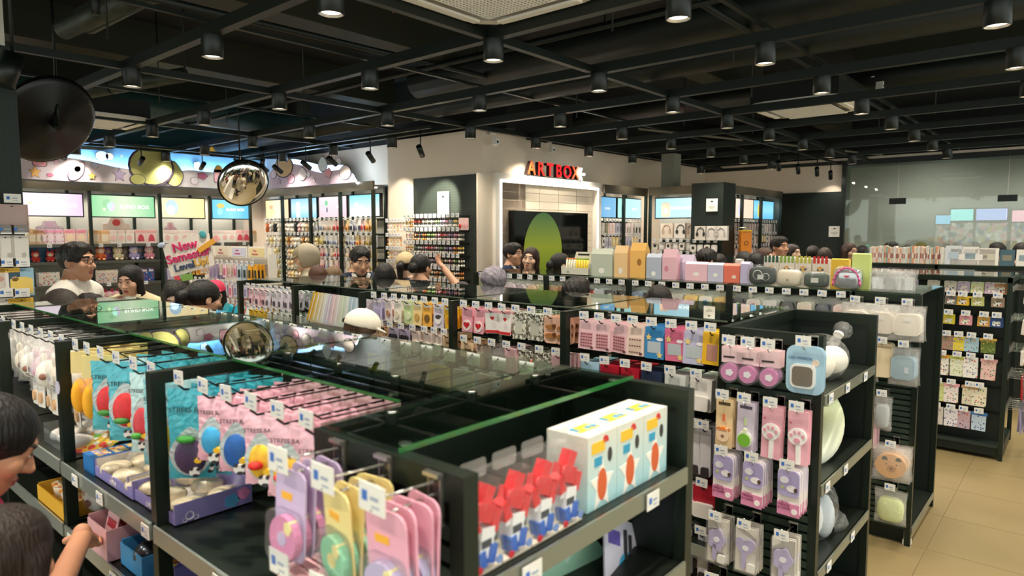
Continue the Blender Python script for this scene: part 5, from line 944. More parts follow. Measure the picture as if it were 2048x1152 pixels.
for (px_, py_, a, Yp, c, c2, lab) in ((1085, 1118, .55, .9, '#3f9c86', '#5ab8a0', 'teal flat pack leaning on the lower end-cap shelf'), (1140, 1135, .6, .86, '#a9d8bc', '#c6e8d2', 'mint flat pack leaning on the lower end-cap shelf'), (1195, 1068, .6, .95, '#6f76b8', '#8a90c8', 'blue-violet flat pack leaning on the lower end-cap shelf')):
    p_ = hcard('flat_pack', .2, .14, .004, c, [('printed_band', 'rect', .2, .2, .4, .2, c2), ('hang_hole', 'ell', 0, .4, .06, .06, INKD)], top=.07); put(p_, onY(px_, py_, Yp), (-.3, -a, .05), lab, 'packet')
SCP = hcard('scissors_pack', .18, .16, .004, '#d9d4e4', [('printed_disc', 'ell', .2, -.25, .6, .6, '#3fa0cc'), ('blade', 'rect', .1, .1, .05, .5, '#2f2f33', .006), ('blade', 'rect', .25, .05, .05, .5, '#2f2f33', .006), ('printed_words', 'rect', -.22, .2, .35, .2, '#6a5ab0')], top=.08)
put(SCP, onY(1243, 1108, .8), (-.3, .5, .05), 'pale lilac scissors pack with a blue disc leaning on the lower end-cap shelf', 'packet')
# ------------------------------------------------------------------ ROW 2
random.seed(31)
X2F, X2B = 2.47, 3.27; Y2 = [.69, 1.07, 1.82, 2.56, 3.35, 4.1, 4.86]; XM2 = (X2F+X2B)/2
lab2 = ['black rack bay with eyelash boxes hanging behind the end cap', 'black rack bay with red and checked hanging cards, second from the slat end cap', 'black rack bay with round mirror cards behind the person in the white cap', 'black rack bay with a shelf of leaning pastel folders', 'black rack bay with slim charm packs at the far end of the middle row']
R2 = [bay('gondola_rack', X2F, X2B, Y2[i+1], Y2[i+2], lab2[i], far_post=(i == 4), near_post=(i > 0), glass=(X2F+.12, X2B-.01), shelves=[(.6, 1)] if i != 3 else [(1.235, 1), (.9, 1), (.6, 1)]) for i in range(5)]
def rhooks(rk, xm, ys, z, L, tsc=1.): 
    rail(rk, xm-.02, min(ys)-.03, max(ys)+.03, z)
    for y in ys: hook(rk, (xm-.028, y, z), L, tsc=tsc)
L2 = .33; T2 = XM2-.028-L2+.012
LASH = Proto('eyelash_box', MB().box(-.043, .043, 0, .018, -.122, -.03).plate(shape('gable', .086, .044), .004, .007, cz=-.01).mesh('eyelash_box', mat('#f2c9cf', .45)))
def lashparts(p, wcol, rows, ecol='#7a4a44'):
    p.part('window_tray', MB().box(-.032, .032, -.0015, 0, -.112, -.045).mesh('window_tray', mat(wcol, .4)))
    m = MB()
    for r in range(rows):
        for c in range(5): m.plate(shape('half', .009, .005), -.003, -.0015, cx=-.025+.0125*c, cz=-.052-.06*r/max(1, rows-1)*.9)
    p.sub('lash_rows', m.mesh('lash_rows', mat(ecol, .6))); p.part('printed_eye', MB().plate(shape('ell', .014, .01), -.0035, 0, cx=.03, cz=-.112).mesh('printed_eye', mat('#5a3a36', .5))); return p
lashparts(LASH, '#d99aa4', 5)
LASHC = Proto('eyelash_box', MB().box(-.043, .043, 0, .018, -.122, -.03).plate(shape('gable', .086, .044), .004, .007, cz=-.01).mesh('eyelash_box', mat('#f3d8cc', .45))); lashparts(LASHC, '#dcc2b2', 3)
def starbox(c, c2):
    p = Proto('nail_sticker_box', MB().box(-.043, .043, 0, .016, -.126, -.02).plate(shape('gable', .086, .04), .004, .007, cz=-.006).mesh('nail_sticker_box', mat(c, .4)))
    p.part('window', MB().box(-.03, .03, -.0015, 0, -.1, -.052).mesh('window', mat('#dfe9f0', .15, .3))); p.part('printed_star', MB().plate(shape('star', .03, .03), -.003, 0, cx=-.024, cz=-.034).mesh('printed_star', mat('#f4d88a', .5)))
    p.part('printed_star', MB().plate(shape('star', .03, .03), -.003, 0, cx=.026, cz=-.108).mesh('printed_star', mat('#f4d88a', .5))); p.part('printed_cloud', MB().plate(shape('ell', .03, .014), -.003, 0, cx=.026, cz=-.04).mesh('printed_cloud', mat('#f6f0f4', .5))); return p
YB = hcard('palette_box', .08, .13, .016, '#f2bc1e', [('window', 'rect', 0, -.12, .55, .5, '#c08a7a', .0016)])
rowA = [(LASH, 'pink eyelash box with a rose window'), (LASH, 'pink eyelash box with a rose window'), (LASH, 'pink eyelash box with a rose window'), (LASHC, 'cream pink eyelash box with a beige window'), (starbox('#3f8fcc', 0), 'blue sticker box with two yellow stars'), (starbox('#e87a9c', 0), 'pink sticker box with two yellow stars'), (starbox('#c6c4e0', 0), 'lilac sticker box with two yellow stars'), (YB, 'bright yellow box with a rose window')]
ysA = [1.722, 1.64, 1.553, 1.47, 1.38, 1.29, 1.2, 1.12]; rhooks(R2[0], XM2, ysA, 1.455, L2)
for y, (p_, l_) in zip(ysA, rowA): hang(p_, T2, y, 1.452, 4, .036, l_+' on the top hooks of the middle row', 'cosmetic box', l_+' stack', jit=.06)
CASE = [hcard('travel_pack', .095, .13, .03, c, [('white_case', 'round', 0, -.25, .9, .45, '#efe9e4', .02)]) for c in ('#a9cbe2', '#b8142e', '#b8142e', '#1f2c4a', '#d8dcd8', '#e6e2dc')]
ysA2 = [1.715, 1.61, 1.505, 1.4, 1.29, 1.175]; rhooks(R2[0], XM2, ysA2, 1.262, L2)
CN = ['pale blue travel pack', 'crimson travel pack', 'crimson travel pack', 'navy travel pack', 'clear white travel pack', 'white travel pack']
for i, y in enumerate(ysA2): hang(CASE[i], T2, y-.01, 1.258, 4, .05, CN[i]+' with a white case on the second hooks of the middle row', 'travel set', CN[i]+'s')
BRS = hcard('brush_pack', .045, .2, .02, '#e9e4ea', [('header_band', 'rect', 0, .42, 1, .12, '#c9c6cc'), ('bristles', 'round', 0, -.4, .7, .2, '#3a3336', .01)], 'round')
ysA3 = [1.14+.05*i for i in range(12)]; rhooks(R2[0], XM2, ysA3, 1.06, L2)
for y in ysA3: hang(BRS, T2, y, 1.057, 3, .06, 'slim white brush pack on the third hooks of the middle row', 'brush', 'brush packs on the middle row')
for z in (.82, .62):
    rhooks(R2[0], XM2, [1.14+.08*i for i in range(8)], z, L2)
    for i in range(8): hang(BRS if z < .8 else CASE[(1, 4, 5)[i % 3]], T2, 1.14+.08*i, z-.003, 2, .08, 'low hanging pack near the floor behind the slat end cap', 'packet', 'low packs on the middle row')
HRT = hcard('heart_card', .07, .13, .004, '#f0a9b8', [('heart_disc', 'ell', 0, -.22, .8, .44, '#f3e6e2', .004), ('printed_heart', 'heart', 0, -.22, .6, .32, '#c8202e', .006)])
RWC = hcard('ribbon_card', .09, .12, .004, '#f2ece8', [('red_band', 'rect', 0, -.42, 1, .12, '#cf2a30'), ('ribbon', 'heart', 0, .15, .28, .2, '#d8262e'), ('printed_figure', 'ell', .1, -.12, .3, .3, '#e8dcdc'), ('header_band', 'rect', 0, .45, 1, .1, '#e4a0a8')])
CHK = hcard('checked_packet', .08, .13, .012, prnt('#d9d6c6', ['#55564a', '#e9e6da', '#8a8a78'], 90, .7), [('label_panel', 'rect', 0, -.05, .6, .5, '#c9c6b8')])
BRC = hcard('hair_clip_card', .085, .13, .004, '#efbfa4', [('hair_clip', 'ell', 0, .1, .7, .18, '#a8703c', .008), ('hair_clip', 'ell', 0, -.22, .8, .2, '#a8703c', .008), ('bear_badge', 'ell', .28, .16, .2, .14, '#6a3a22', .012), ('bear_badge', 'ell', .3, -.16, .2, .14, '#6a3a22', .012)], 'round')
ysB = [2.49, 2.4, 2.31, 2.22, 2.13, 2.03, 1.93]; rhooks(R2[1], XM2, ysB, 1.455, L2)
for y, p_, l_, n in zip(ysB, (HRT, HRT, RWC, RWC, CHK, CHK, BRC), ('pink card with a red heart disc', 'pink card with a red heart disc', 'white and red ribbon card', 'white and red ribbon card', 'grey checked packet', 'grey checked packet', 'peach card with two brown hair clips'), (4, 4, 6, 6, 7, 7, 4)): hang(p_, T2, y, 1.452, n, .032, l_+' on the top hooks of the middle row', 'accessory card', l_+'s', jit=.09)
hang(BRC, T2, 1.86, 1.452, 3, .04, 'peach card with two brown hair clips beside the rack post', 'accessory card', 'hair clip cards by the post')
PCH = hcard('peach_card', .085, .08, .006, '#f0cda6', [('printed_words', 'rect', .1, 0, .5, .16, '#8a6a4a')])
TAN = hbag('compact_bag', .075, .12, .03, [('compact', (0, 0, -.085), (.032, .012, .032), '#c9a184')])
PUR = hbag('purple_bag', .095, .13, .05, [('purple_toy', (0, 0, -.085), (.035, .02, .035), '#b08ac8')])
PKP = hcard('pink_packet', .085, .13, .014, '#f2c4cc', [('printed_figure', 'ell', 0, -.1, .35, .3, '#fbe9e6')])
ysB2 = [2.49, 2.39, 2.29, 2.19, 2.09, 1.98, 1.88]; rhooks(R2[1], XM2, ysB2, 1.27, L2)
for y, p_, l_, n in zip(ysB2, (PCH, TAN, PUR, PKP, CHK, CHK, PKP), ('peach paper card', 'clear bag with a tan compact', 'clear bag with a purple toy', 'pink printed packet', 'grey checked packet', 'grey checked packet', 'pink printed packet'), (5, 6, 4, 5, 5, 5, 4)): hang(p_, T2, y, 1.267, n, .035, l_+' on the second hooks of the middle row', 'accessory card', l_+'s second row', jit=.09)
ysB3 = [1.88+.1*i for i in range(7)]; rhooks(R2[1], XM2, ysB3, 1.1, L2)
for i, y in enumerate(ysB3): hang((PKP, TAN, CASE[0])[i % 3], T2, y, 1.097, 3, .05, ('pink packet', 'clear bagged compact', 'pale blue pack')[i % 3]+' on the third hooks of the middle row', 'accessory card', 'third row packs')
def motif(c, mc, sh='ell', mw=.55, extra=()): return hcard('mirror_card', .075, .13, .004, c, [('printed_header', 'rect', 0, .38, .8, .1, '#f4efe8'), ('printed_motif', sh, 0, -.14, mw, mw*.62, mc, .006)]+list(extra))
MOT = [(motif('#c3bcd8', '#b3aaca', 'rect'), 'lilac card'), (motif('#efe2e4', '#b98a6a', 'flower'), 'white card with a brown figure'), (motif('#efeade', '#e8d9c0'), 'cream card with a disc'), (motif('#cfe0a6', '#e4eec6'), 'pale green card with a disc'), (motif('#f2d79a', '#c9a45a'), 'pale yellow card with a tan disc'), (motif('#f0b34a', '#7a5a2e'), 'orange card with a brown disc'), (motif('#d8cfe2', '#f3f0ee', 'ell', .6, [('printed_patch', 'ell', 0, -.02, .5, .18, '#3a3a3e', .007)]), 'lilac card with a black and white disc'), (motif('#f4c22a', '#e8922a'), 'bright yellow card with an orange disc')]
ysC = [3.25, 3.15, 3.06, 2.97, 2.88, 2.8, 2.71, 2.63]; rhooks(R2[2], XM2, ysC, 1.455, L2)
for y, (p_, l_) in zip(ysC, MOT): hang(p_, T2, y, 1.452, 4, .04, l_+' on the top hooks by the white cap', 'mirror card', l_+'s', jit=.07)
RND = [(hcard('round_mirror_card', .07, .06, .003, '#f0dcd6', [('round_mirror', 'ell', 0, -1.0, 1.0, 1.15, c, .012), ('mirror_rim', 'ell', 0, -1.0, .7, .8, c2, .014)]), l_) for c, c2, l_ in (('#efe6dc', '#f6efe8', 'white round hand mirror'), ('#f1ede4', '#dcd4c8', 'off-white round hand mirror'), ('#e6ead8', '#cfd6b6', 'pale green round hand mirror'))]
LEO = hcard('leopard_pouch', .09, .12, .03, prnt('#caa680', ['#2e241c', '#b78a5c', '#2e241c'], 70, .45)); CATP = hcard('cat_pouch', .08, .11, .006, '#b7aac4', [('black_cat', 'heart', 0, -.1, .8, .75, '#23262a', .014)])
ysC2 = [3.27, 3.19, 3.1, 3.0, 2.9, 2.8, 2.72, 2.64]; rhooks(R2[2], XM2, ysC2, 1.29, L2)
for y, (p_, l_) in zip(ysC2, (RND[0], (LEO, 'brown leopard pouch'), (CATP, 'lilac pouch with a black cat head'), (CATP, 'lilac pouch with a black cat head'), RND[0], RND[1], RND[2], (PCH, 'peach paper card'))): hang(p_, T2, y, 1.287, 5, .035, l_+' on the second hooks by the white cap', 'accessory', l_+'s by the cap')
ysC3 = [3.27, 3.17, 3.07, 2.97, 2.87, 2.77, 2.67]; rhooks(R2[2], XM2, ysC3, 1.12, L2)
for i, y in enumerate(ysC3): hang(MOT[(3, 0, 2, 6, 1)[i % 5]][0], T2, y, 1.117, 3, .05, 'pastel card on the third hooks by the white cap', 'mirror card', 'third row cards by the cap')
FOLD = [('#f0b81e', 'bright yellow'), ('#f0d48a', 'pale yellow'), ('#ecd9b0', 'cream'), ('#f1eee8', 'white'), ('#d9cde2', 'lilac'), ('#f2cdd0', 'pink'), ('#f0e2e0', 'blush'), ('#dbe6c8', 'pale green'), ('#e6eadf', 'off-white'), ('#b9d2e4', 'light blue'), ('#c8dcea', 'ice blue'), ('#e3d3e0', 'mauve')]
for i, (c, nm) in enumerate(FOLD):
    p_ = hcard('plastic_folder', .2, .205, .006, mat(c, .3, coat=.3), [('printed_motif', 'flower', .28, .3, .14, .14, '#8a7a6a'), ('printed_line', 'rect', -.42, 0, .03, .9, '#ffffff')], top=.2)
    put(p_, (X2F+.13, 3.98-.052*i, 1.24), (0, .28-.016*i, -PI/2+.6), '%s plastic folder leaning in the row on the rack shelf' % nm, 'folder', 'leaning folders on the rack shelf')
for i in range(8): obj('price_tag', TAG_ME, R2[3], Vector((X2F-.012, 3.43+.085*i, 1.222))-R2[3].location, (0, 0, -PI/2))
tag(obj('folder_fence', MB().box(X2F-.002, X2F, 3.4, 4.06, 1.24, 1.3).mesh('folder_fence', ACR)), 'clear acrylic fence in front of the leaning folders', 'shelf fence')
SLP = [hcard('charm_packet', .05, .13, .012, c, [('charm', 'ell', 0, -.22, .4, .3, c2, .008), ('header', 'rect', 0, .4, .9, .16, c3)], 'round') for c, c2, c3 in (('#f0c9d4', '#57404a', '#f6e6ea'), ('#e3dbe6', '#5a5560', '#f3f0f4'), ('#dfe8df', '#6a6c62', '#f2f4ee'))]
ysE = [4.2, 4.28, 4.36, 4.44, 4.52, 4.6, 4.68, 4.76]; rhooks(R2[4], XM2, ysE, 1.435, L2)
for i, y in enumerate(ysE): hang(SLP[1 if i < 5 else 0], T2, y, 1.432, 5, .04, ('white' if i < 5 else 'pink')+' slim charm packet on the top hooks at the middle row end', 'charm packet', ('white' if i < 5 else 'pink')+' charm packets', jit=.1)
rhooks(R2[4], XM2, ysE, 1.275, L2)
for i, y in enumerate(ysE): hang(SLP[2] if i < 5 else YP[0], T2, y, 1.272, 4, .05, ('pale green slim charm packet' if i < 5 else 'yellow flat packet')+' on the lower hooks at the middle row end', 'charm packet', 'lower charm packets')
# ---- row 2 end cap
E2 = empty('end_cap_rack', (2.87, .88, 0)); tag(E2, 'black end-cap rack with slatted side of mirrors and shelves of bagged plush toys', 'display rack')
endcap(E2, X2F, X2B, .69, 1.07, (1.275, .945, .62, .3), .86, glass=False)
def e2(px, py, z, pr, n, lab, cat, grp, L=.1, dx=.016, sc=1.):
    y = onX(px, py, X2F-.085).y; slathook(E2, X2F-.001, y, z, L, tsc=1.); hang(pr, X2F-L+.01, y, z-.004, n, dx, lab, cat, grp, sc=sc, jit=.035)
PUF = hcard('puff_card', .07, .06, .003, '#f2cfd2', [('printed_words', 'rect', -.1, -.15, .6, .12, '#4a3a3c'), ('clear_cup', 'ell', 0, -1.05, 1.08, 1.3, ACR, .022), ('pink_puff', 'ell', 0, -1.05, .9, 1.05, '#d987b4', .018), ('puff_print', 'flower', .02, -1.05, .42, .44, '#f6eef2', .02)], top=.006)
for px in (1462, 1500, 1540): e2(px, 740, 1.44, PUF, 4, 'round pink powder puff under a pink header card on the slat panel', 'powder puff', 'pink puffs on the slat panel')
LED = Proto('led_mirror_pack', MB().plate(shape('round', .125, .165), 0, .006, cz=-.07).mesh('led_mirror_pack', mat('#a9cbe0', .35, coat=.4)))
LED.part('mirror_rim', MB().plate(shape('round', .082, .082), -.012, 0, cx=-.004, cz=-.09).mesh('mirror_rim', mat('#e6e6e4', .4))); LED.sub('mirror_glass', MB().plate(shape('round', .068, .068), -.0135, -.012, cx=-.004, cz=-.09).mesh('mirror_glass', mat('#b4a898', .12, .6)))
LED.part('printed_words', text_mesh('LED MIRROR', .014, .0005, mat('#5a86a8', .5)), (-.015, -.0012, -.03)); LED.part('printed_bear', MB().plate(shape('ell', .024, .024), -.002, 0, cx=.035, cz=-.042).mesh('printed_bear', mat('#e6d2c2', .5)))
e2(1612, 740, 1.465, LED, 2, 'light blue LED mirror pack on the slat panel beside the plush shelf', 'mirror', 'LED mirror packs', .11)
CAPY = hcard('hand_mirror_card', .064, .185, .004, '#efd2a2', [('printed_words', 'rect', 0, .4, .7, .06, '#5a4634'), ('mirror_head', 'ell', 0, -.22, .78, .3, '#f0cfae', .012), ('mirror_ear', 'ell', -.3, -.12, .2, .06, '#b97a4a', .011), ('mirror_ear', 'ell', .3, -.12, .2, .06, '#b97a4a', .011), ('orange_top', 'half', 0, -.1, .5, .06, '#e8843a', .014), ('printed_muzzle', 'ell', 0, -.25, .2, .06, '#8a6a54', .0135), ('key_strap', 'rect', 0, .12, .1, .14, '#e0704a', .008)])
TURT = hcard('hand_mirror_card', .064, .185, .004, '#d9cde0', [('printed_words', 'rect', 0, .4, .7, .06, '#5a5060'), ('mirror_rim', 'ell', 0, -.24, .86, .32, '#eef0e2', .01), ('green_shell', 'ell', 0, -.25, .72, .26, '#7ab83a', .014), ('turtle_head', 'ell', 0, -.06, .22, .08, '#e6ecc8', .012), ('key_strap', 'rect', 0, .12, .1, .14, '#c6d8a0', .008)])
PAW = hcard('hand_mirror_card', .07, .19, .004, '#efb2c0', [('printed_corner', 'heart', -.36, .26, .12, .05, '#d86a8a'), ('paw_mirror', 'ell', 0, .03, .9, .32, '#f3efec', .01), ('mirror_handle', 'rect', .05, -.3, .2, .36, '#f3efec', .01), ('paw_pad', 'ell', 0, -.04, .32, .1, '#e2a0b4', .013), ('paw_toe', 'ell', -.28, .05, .15, .07, '#e2a0b4', .013), ('paw_toe', 'ell', -.1, .11, .15, .07, '#e2a0b4', .013), ('paw_toe', 'ell', .12, .11, .15, .07, '#e2a0b4', .013), ('paw_toe', 'ell', .3, .05, .15, .07, '#e2a0b4', .013)])
e2(1450, 830, 1.235, CAPY, 3, 'peach card with a cream animal-head hand mirror on the slat panel', 'mirror card', 'animal-head mirror cards'); e2(1493, 835, 1.235, TURT, 3, 'lilac card with a green turtle hand mirror on the slat panel', 'mirror card', 'turtle mirror cards')
e2(1545, 845, 1.235, PAW, 3, 'pink card with a white paw-shaped hand mirror on the slat panel', 'mirror card', 'paw mirror cards'); e2(1597, 850, 1.235, PAW, 3, 'pink card with a white paw-shaped hand mirror on the slat panel', 'mirror card', 'paw mirror cards')
PAW.part('printed_words', text_mesh('고양이 발\n손거울', .0115, .0004, INKD), (-.008, -.0012, -.012))
CMB = hcard('mirror_comb_pack', .078, .17, .006, '#efe6e2', [('lilac_mirror', 'round', 0, .2, .96, .55, '#b3a8d4', .005), ('pink_panel', 'rect', 0, -.36, 1, .27, '#d98aae', .003), ('printed_cat', 'ell', -.18, .26, .4, .14, '#eeeaf2', .007), ('printed_dog', 'ell', .15, .1, .44, .14, '#efe8ea', .007), ('printed_ear', 'ell', .34, .09, .16, .09, '#5a4238', .008), ('printed_leaf', 'flower', -.26, .1, .16, .08, '#b9c486', .007), ('printed_puppy', 'ell', .28, -.38, .26, .12, '#f6efec', .005)], 'round')
for me_ in [CMB]: me_.part('printed_words', text_mesh('HAND\nMIRROR\n& COMB', .0115, .0004, mat('#8a3a5e', .5)), (-.014, -.0042, -.12))
for px in (1452, 1512, 1583): e2(px, 940, 1.03, CMB, 6, 'lilac hand mirror and comb pack on the slat panel', 'mirror set', 'hand mirror and comb packs', .12)
HM = [hcard('hand_mirror_bag', .078, .17, .004, '#e7e0d6', [('lilac_mirror', sh, 0, .05, .95, .52, '#bcb2d8', .008), ('mirror_handle', 'rect', -.08, -.24, .2, .36, '#bcb2d8', .008), ('printed_rabbit', 'ell', .02, .06, .3, .12, '#efecf4', .01), ('label', 'round', .28, -.36, .4, .18, '#f2efe9', .01), ('clear_sleeve', 'rect', 0, 0, 1, 1, BAGT, .016)]) for sh in ('flower', 'heart')]
for px, k in ((1440, 0), (1497, 1), (1572, 0)): e2(px, 1080, .775, HM[k], 5, ('heart-shaped' if k else 'clover-shaped')+' lilac hand mirror in a clear sleeve on the slat panel', 'mirror', 'lilac hand mirrors in sleeves', .12)
for px in (1430, 1500, 1570): y = onX(px, 1160, X2F-.085).y; slathook(E2, X2F-.001, y, .52, .1); hang(HM[0], X2F-.09, y, .516, 3, .02, 'lilac hand mirror on the lowest hooks of the slat panel', 'mirror', 'lowest lilac mirrors')
# plush toys on the end cap's shelves
def plushrabbit():
    p = Proto('bagged_plush', MB().ell((0, 0, .07), (.12, .085, .078), 18, 10).mesh('bagged_plush', WRAP))
    p.part('body', MB().ell((-.03, 0, .055), (.08, .06, .055), 14, 9).mesh('body', mat('#f1e9d6', .9))); p.part('head', MB().ell((.055, -.02, .06), (.05, .048, .045), 14, 9).mesh('head', mat('#f4eee2', .9)))
    p.sub('eye', MB().ell((.075, -.062, .066), (.006, .004, .007), 8, 5).mesh('eye', INKD)); p.part('bag_twist', MB().cyl((.1, 0, .1), (.14, 0, .13), .02, .012, n=10).cyl((.14, 0, .13), (.22, .02, .135), .012, .032, n=10, cap=False).mesh('bag_twist', BAG)); p.part('tie', MB().cyl((.138, 0, .128), (.144, 0, .133), .016, n=10).mesh('tie', WHITE)); return p
put(plushrabbit(), (2.8, .8, 1.276), (0, 0, -.15), 'white round plush toy tied in a clear bag on the top end-cap shelf', 'plush toy', None, 1.25)
CRN = Proto('clear_bag', MB().ell((0, 0, .05), (.1, .07, .05), 14, 8).mesh('clear_bag', WRAP)); CRN.part('green_plush', MB().ell((0, 0, .04), (.07, .05, .035), 12, 7).mesh('green_plush', mat('#c9d6a0', .9)))
pass
def ringcushion(c, c2, face=True):
    p = Proto('ring_cushion', MB().lathe([(.05+.075*1+.07*math.cos(a), .07*math.sin(a)) for a in [2*PI*i/12 for i in range(13)]], 24, R=Matrix.Rotation(PI/2, 3, 'X') @ Matrix.Rotation(0, 3, 'Z'), c=(0, 0, .19)).mesh('ring_cushion', emat(c2, c, 0, 2)))
    b = p.me.materials[0].node_tree; cr = [n for n in b.nodes if n.type == 'VALTORGB'][0]; b.links.new(cr.outputs[0], b.nodes['Principled BSDF'].inputs['Base Color']); b.nodes['Principled BSDF'].inputs['Roughness'].default_value = .9
    if face:
        p.part('embroidered_face', MB().plate(shape('ell', .012, .018), -.076, -.066, cx=-.02, cz=.325).plate(shape('ell', .012, .018), -.076, -.066, cx=.025, cz=.325).plate(shape('half', .012, .004), -.076, -.066, cx=.003, cz=.31).mesh('embroidered_face', mat('#5a6a3a', .7)))
    return p
put(ringcushion('#dfe9b6', '#f3f1e4'), (2.76, .8, .935), (0, 0, -.35), 'pale green ring cushion with a stitched face on the middle end-cap shelf', 'cushion', None, .82)
def bagplush(c, c2): 
    p = Proto('bagged_plush', MB().ell((0, 0, .13), (.13, .09, .14), 16, 10).mesh('bagged_plush', WRAP)); p.part('plush_body', MB().ell((-.03, 0, .1), (.07, .06, .1), 12, 8).mesh('plush_body', mat(c, .9))); p.part('plush_leg', MB().ell((.06, -.02, .09), (.04, .04, .09), 12, 8).mesh('plush_leg', mat(c2, .9))); p.part('bag_corner', MB().cyl((.12, 0, .02), (.2, .01, .03), .03, .05, n=8, cap=False).mesh('bag_corner', BAG)); return p
put(bagplush('#eceef0', '#d6e0ea'), (2.78, .8, .622), (0, 0, -.3), 'white and pale blue plush in a clear bag on the lower end-cap shelf', 'plush toy'); put(bagplush('#efe9df', '#f0dcc6'), (2.7, .83, .302), (0, 0, -.3), 'cream plush in a clear bag on the bottom end-cap shelf', 'plush toy')
for z, xs in ((1.275, (2.56, 2.78, 3.05)), (.945, (2.56, 2.8)), (.62, (2.62, 2.95))):
    for x in xs: obj('price_tag', TAG_ME, E2, Vector((x, .682, z-.012))-E2.location)
# ------------------------------------------------------------------ ROW 3
random.seed(41)
X3F, X3B = 4.45, 5.25; Y3 = [.72, 1.09, 1.872, 2.667, 3.467, 4.286]; XM3 = (X3F+X3B)/2
lab3 = ['black rack bay with bagged face pouches, gift bags on its glass top', 'black rack bay with yellow and grey pouches behind the dark-haired head', 'black rack bay with black strap packs, pale gift bags on top', 'black rack bay with round pastel pouches beside the grey-haired woman']
R3 = [bay('gondola_rack', X3F, X3B, Y3[i+1], Y3[i+2], lab3[i], far_post=(i == 3), near_post=True, glass=(X3F+.03, X3B-.02), shelves=[(.9, 1), (.5, 1)]) for i in range(4)]
T3 = XM3-.028-L2+.012
def pouchbag(c, c2=None, w_=.1, h_=.16, sh='round'):
    p = Proto('bagged_pouch', MB().pouch(w_*1.15, h_, .05, ragged=.004).mesh('bagged_pouch', BAG))
    p.part('pouch', MB().plate(shape(sh, w_*.92, h_*.6), -.012, .012, cz=-h_*.5).mesh('pouch', M_(c)))
    if c2: p.part('printed_motif', MB().plate(shape('flower', w_*.45, h_*.3), -.014, -.012, cz=-h_*.5).mesh('printed_motif', M_(c2)))
    return p
P3 = {'blkgrn': (pouchbag('#20282a', '#7ac23a'), 'black pouch with a green motif'), 'whtred': (pouchbag('#efe9e2', '#d0343c'), 'white pouch with a red motif'), 'stripe': (pouchbag('#e6e4e2', '#f4f2f0'), 'striped white pouch'), 'blkcat': (pouchbag('#23282a', '#8a8e8c'), 'black pouch with a grey outline'), 'cream': (pouchbag('#efe4d2'), 'cream pouch'), 'navy': (pouchbag('#24364e'), 'navy pouch'), 'pink': (pouchbag('#ecd3cc', '#e2bdb4'), 'pale pink pouch'),
      'yellow': (pouchbag('#edc868', '#e0a83a'), 'yellow pouch'), 'blue': (pouchbag('#efe9da', '#4a9ed0'), 'pouch with a round blue motif'), 'grey': (pouchbag('#c9c6ba', '#8a8a80'), 'grey pouch'), 'denim': (pouchbag('#8fa8c4', '#f0ece4'), 'denim blue pouch'), 'black': (pouchbag('#1c1c1e', '#e9e6e0'), 'black strap pack'), 'silver': (pouchbag('#c4ccd4'), 'silver bottle pack'), 'brown': (pouchbag('#c08a56', '#8a5a30'), 'brown pouch'), 'peach': (pouchbag('#f0c6a4', None, .1, .16, 'ell'), 'round peach pouch'), 'lilac': (pouchbag('#e2c9d6', None, .1, .16, 'ell'), 'round pink-lilac pouch'), 'green': (pouchbag('#c6d88e', None, .1, .16, 'ell'), 'round pale green pouch')}
rows3 = [['blkgrn', 'whtred', 'stripe', 'blkcat', 'cream', 'navy', 'pink'][::-1], ['denim', 'black', 'grey', 'grey', 'yellow', 'blue', 'yellow'][::-1], ['brown', 'brown', 'black', 'black', 'silver', 'black', 'black'][::-1], ['green', 'peach', 'lilac', 'lilac', 'lilac', 'peach', 'green'][::-1]]
for b in range(4):
    ys = [Y3[b+1]+.07+(Y3[b+2]-Y3[b+1]-.12)*i/6 for i in range(7)]
    for r, (z, n) in enumerate(((1.445, 3), (1.22, 2), (1.0, 1))):
        rhooks(R3[b], XM3, ys, z, L2, 1.1)
        for i, y in enumerate(ys):
            p_, l_ = P3[rows3[b][(i+r*2) % 7]]; hang(p_, T3, y, z-.003, n, .06, l_+' bagged on the %s hooks %s' % (ORD[r], ('below the striped gift bags', 'behind the dark bob', 'below the peach gift bags', 'beside the grey-haired woman')[b]), 'pouch', l_+' row %d bay %d' % (r+1, b+1), jit=.08)
E3 = empty('end_cap_rack', (4.86, .9, 0)); tag(E3, 'black end-cap rack with slatted side of bagged pouches beside the open floor', 'display rack')
endcap(E3, X3F, X3B, .72, 1.09, (.1,), .9, glass=False); g3 = child(E3, 'glass_top', MB().box(X3F+.02, X3B-.02, .73, 1.09, HR+.001, HR+.008).mesh('glass_top', GLASS))
for y in (.74, 1.06): child(E3, 'foot', MB().box(X3F+.01, X3F+.06, y-.02, y+.02, 0, .03).mesh('foot', WHITE))
def e3(px, py, z, pr, n, lab, cat='pouch', grp=None, L=.12, dx=.03): y = onX(px, py, X3F-.1).y; slathook(E3, X3F-.001, y, z, L, tsc=1.1); hang(pr, X3F-L+.01, y, z-.004, n, dx, lab, cat, grp, jit=.04)
WPO = pouchbag('#efe6d8', None, .15, .2); WPO.part('printed_label', MB().plate(shape('rect', .03, .02), -.0145, -.012, cz=-.07).mesh('printed_label', WHITE))
BPO = pouchbag(mat('#a3bfd0', .7), None, .13, .22); BPO.part('printed_label', MB().plate(shape('rect', .022, .034), -.0145, -.012, cx=.02, cz=-.12).mesh('printed_label', mat('#d9e2ea', .6)))
BEAR = Proto('bear_pouch', MB().plate(shape('ell', .16, .14, 26), -.012, .012, cz=-.1).mesh('bear_pouch', mat('#dba468', .8)))
BEAR.part('ear', MB().plate(shape('half', .032, .022), -.014, .01, cx=-.03, cz=-.056).mesh('ear', mat('#4a4226', .8))); BEAR.part('ear', MB().plate(shape('half', .032, .022), -.014, .01, cx=.04, cz=-.056).mesh('ear', mat('#4a4226', .8)))
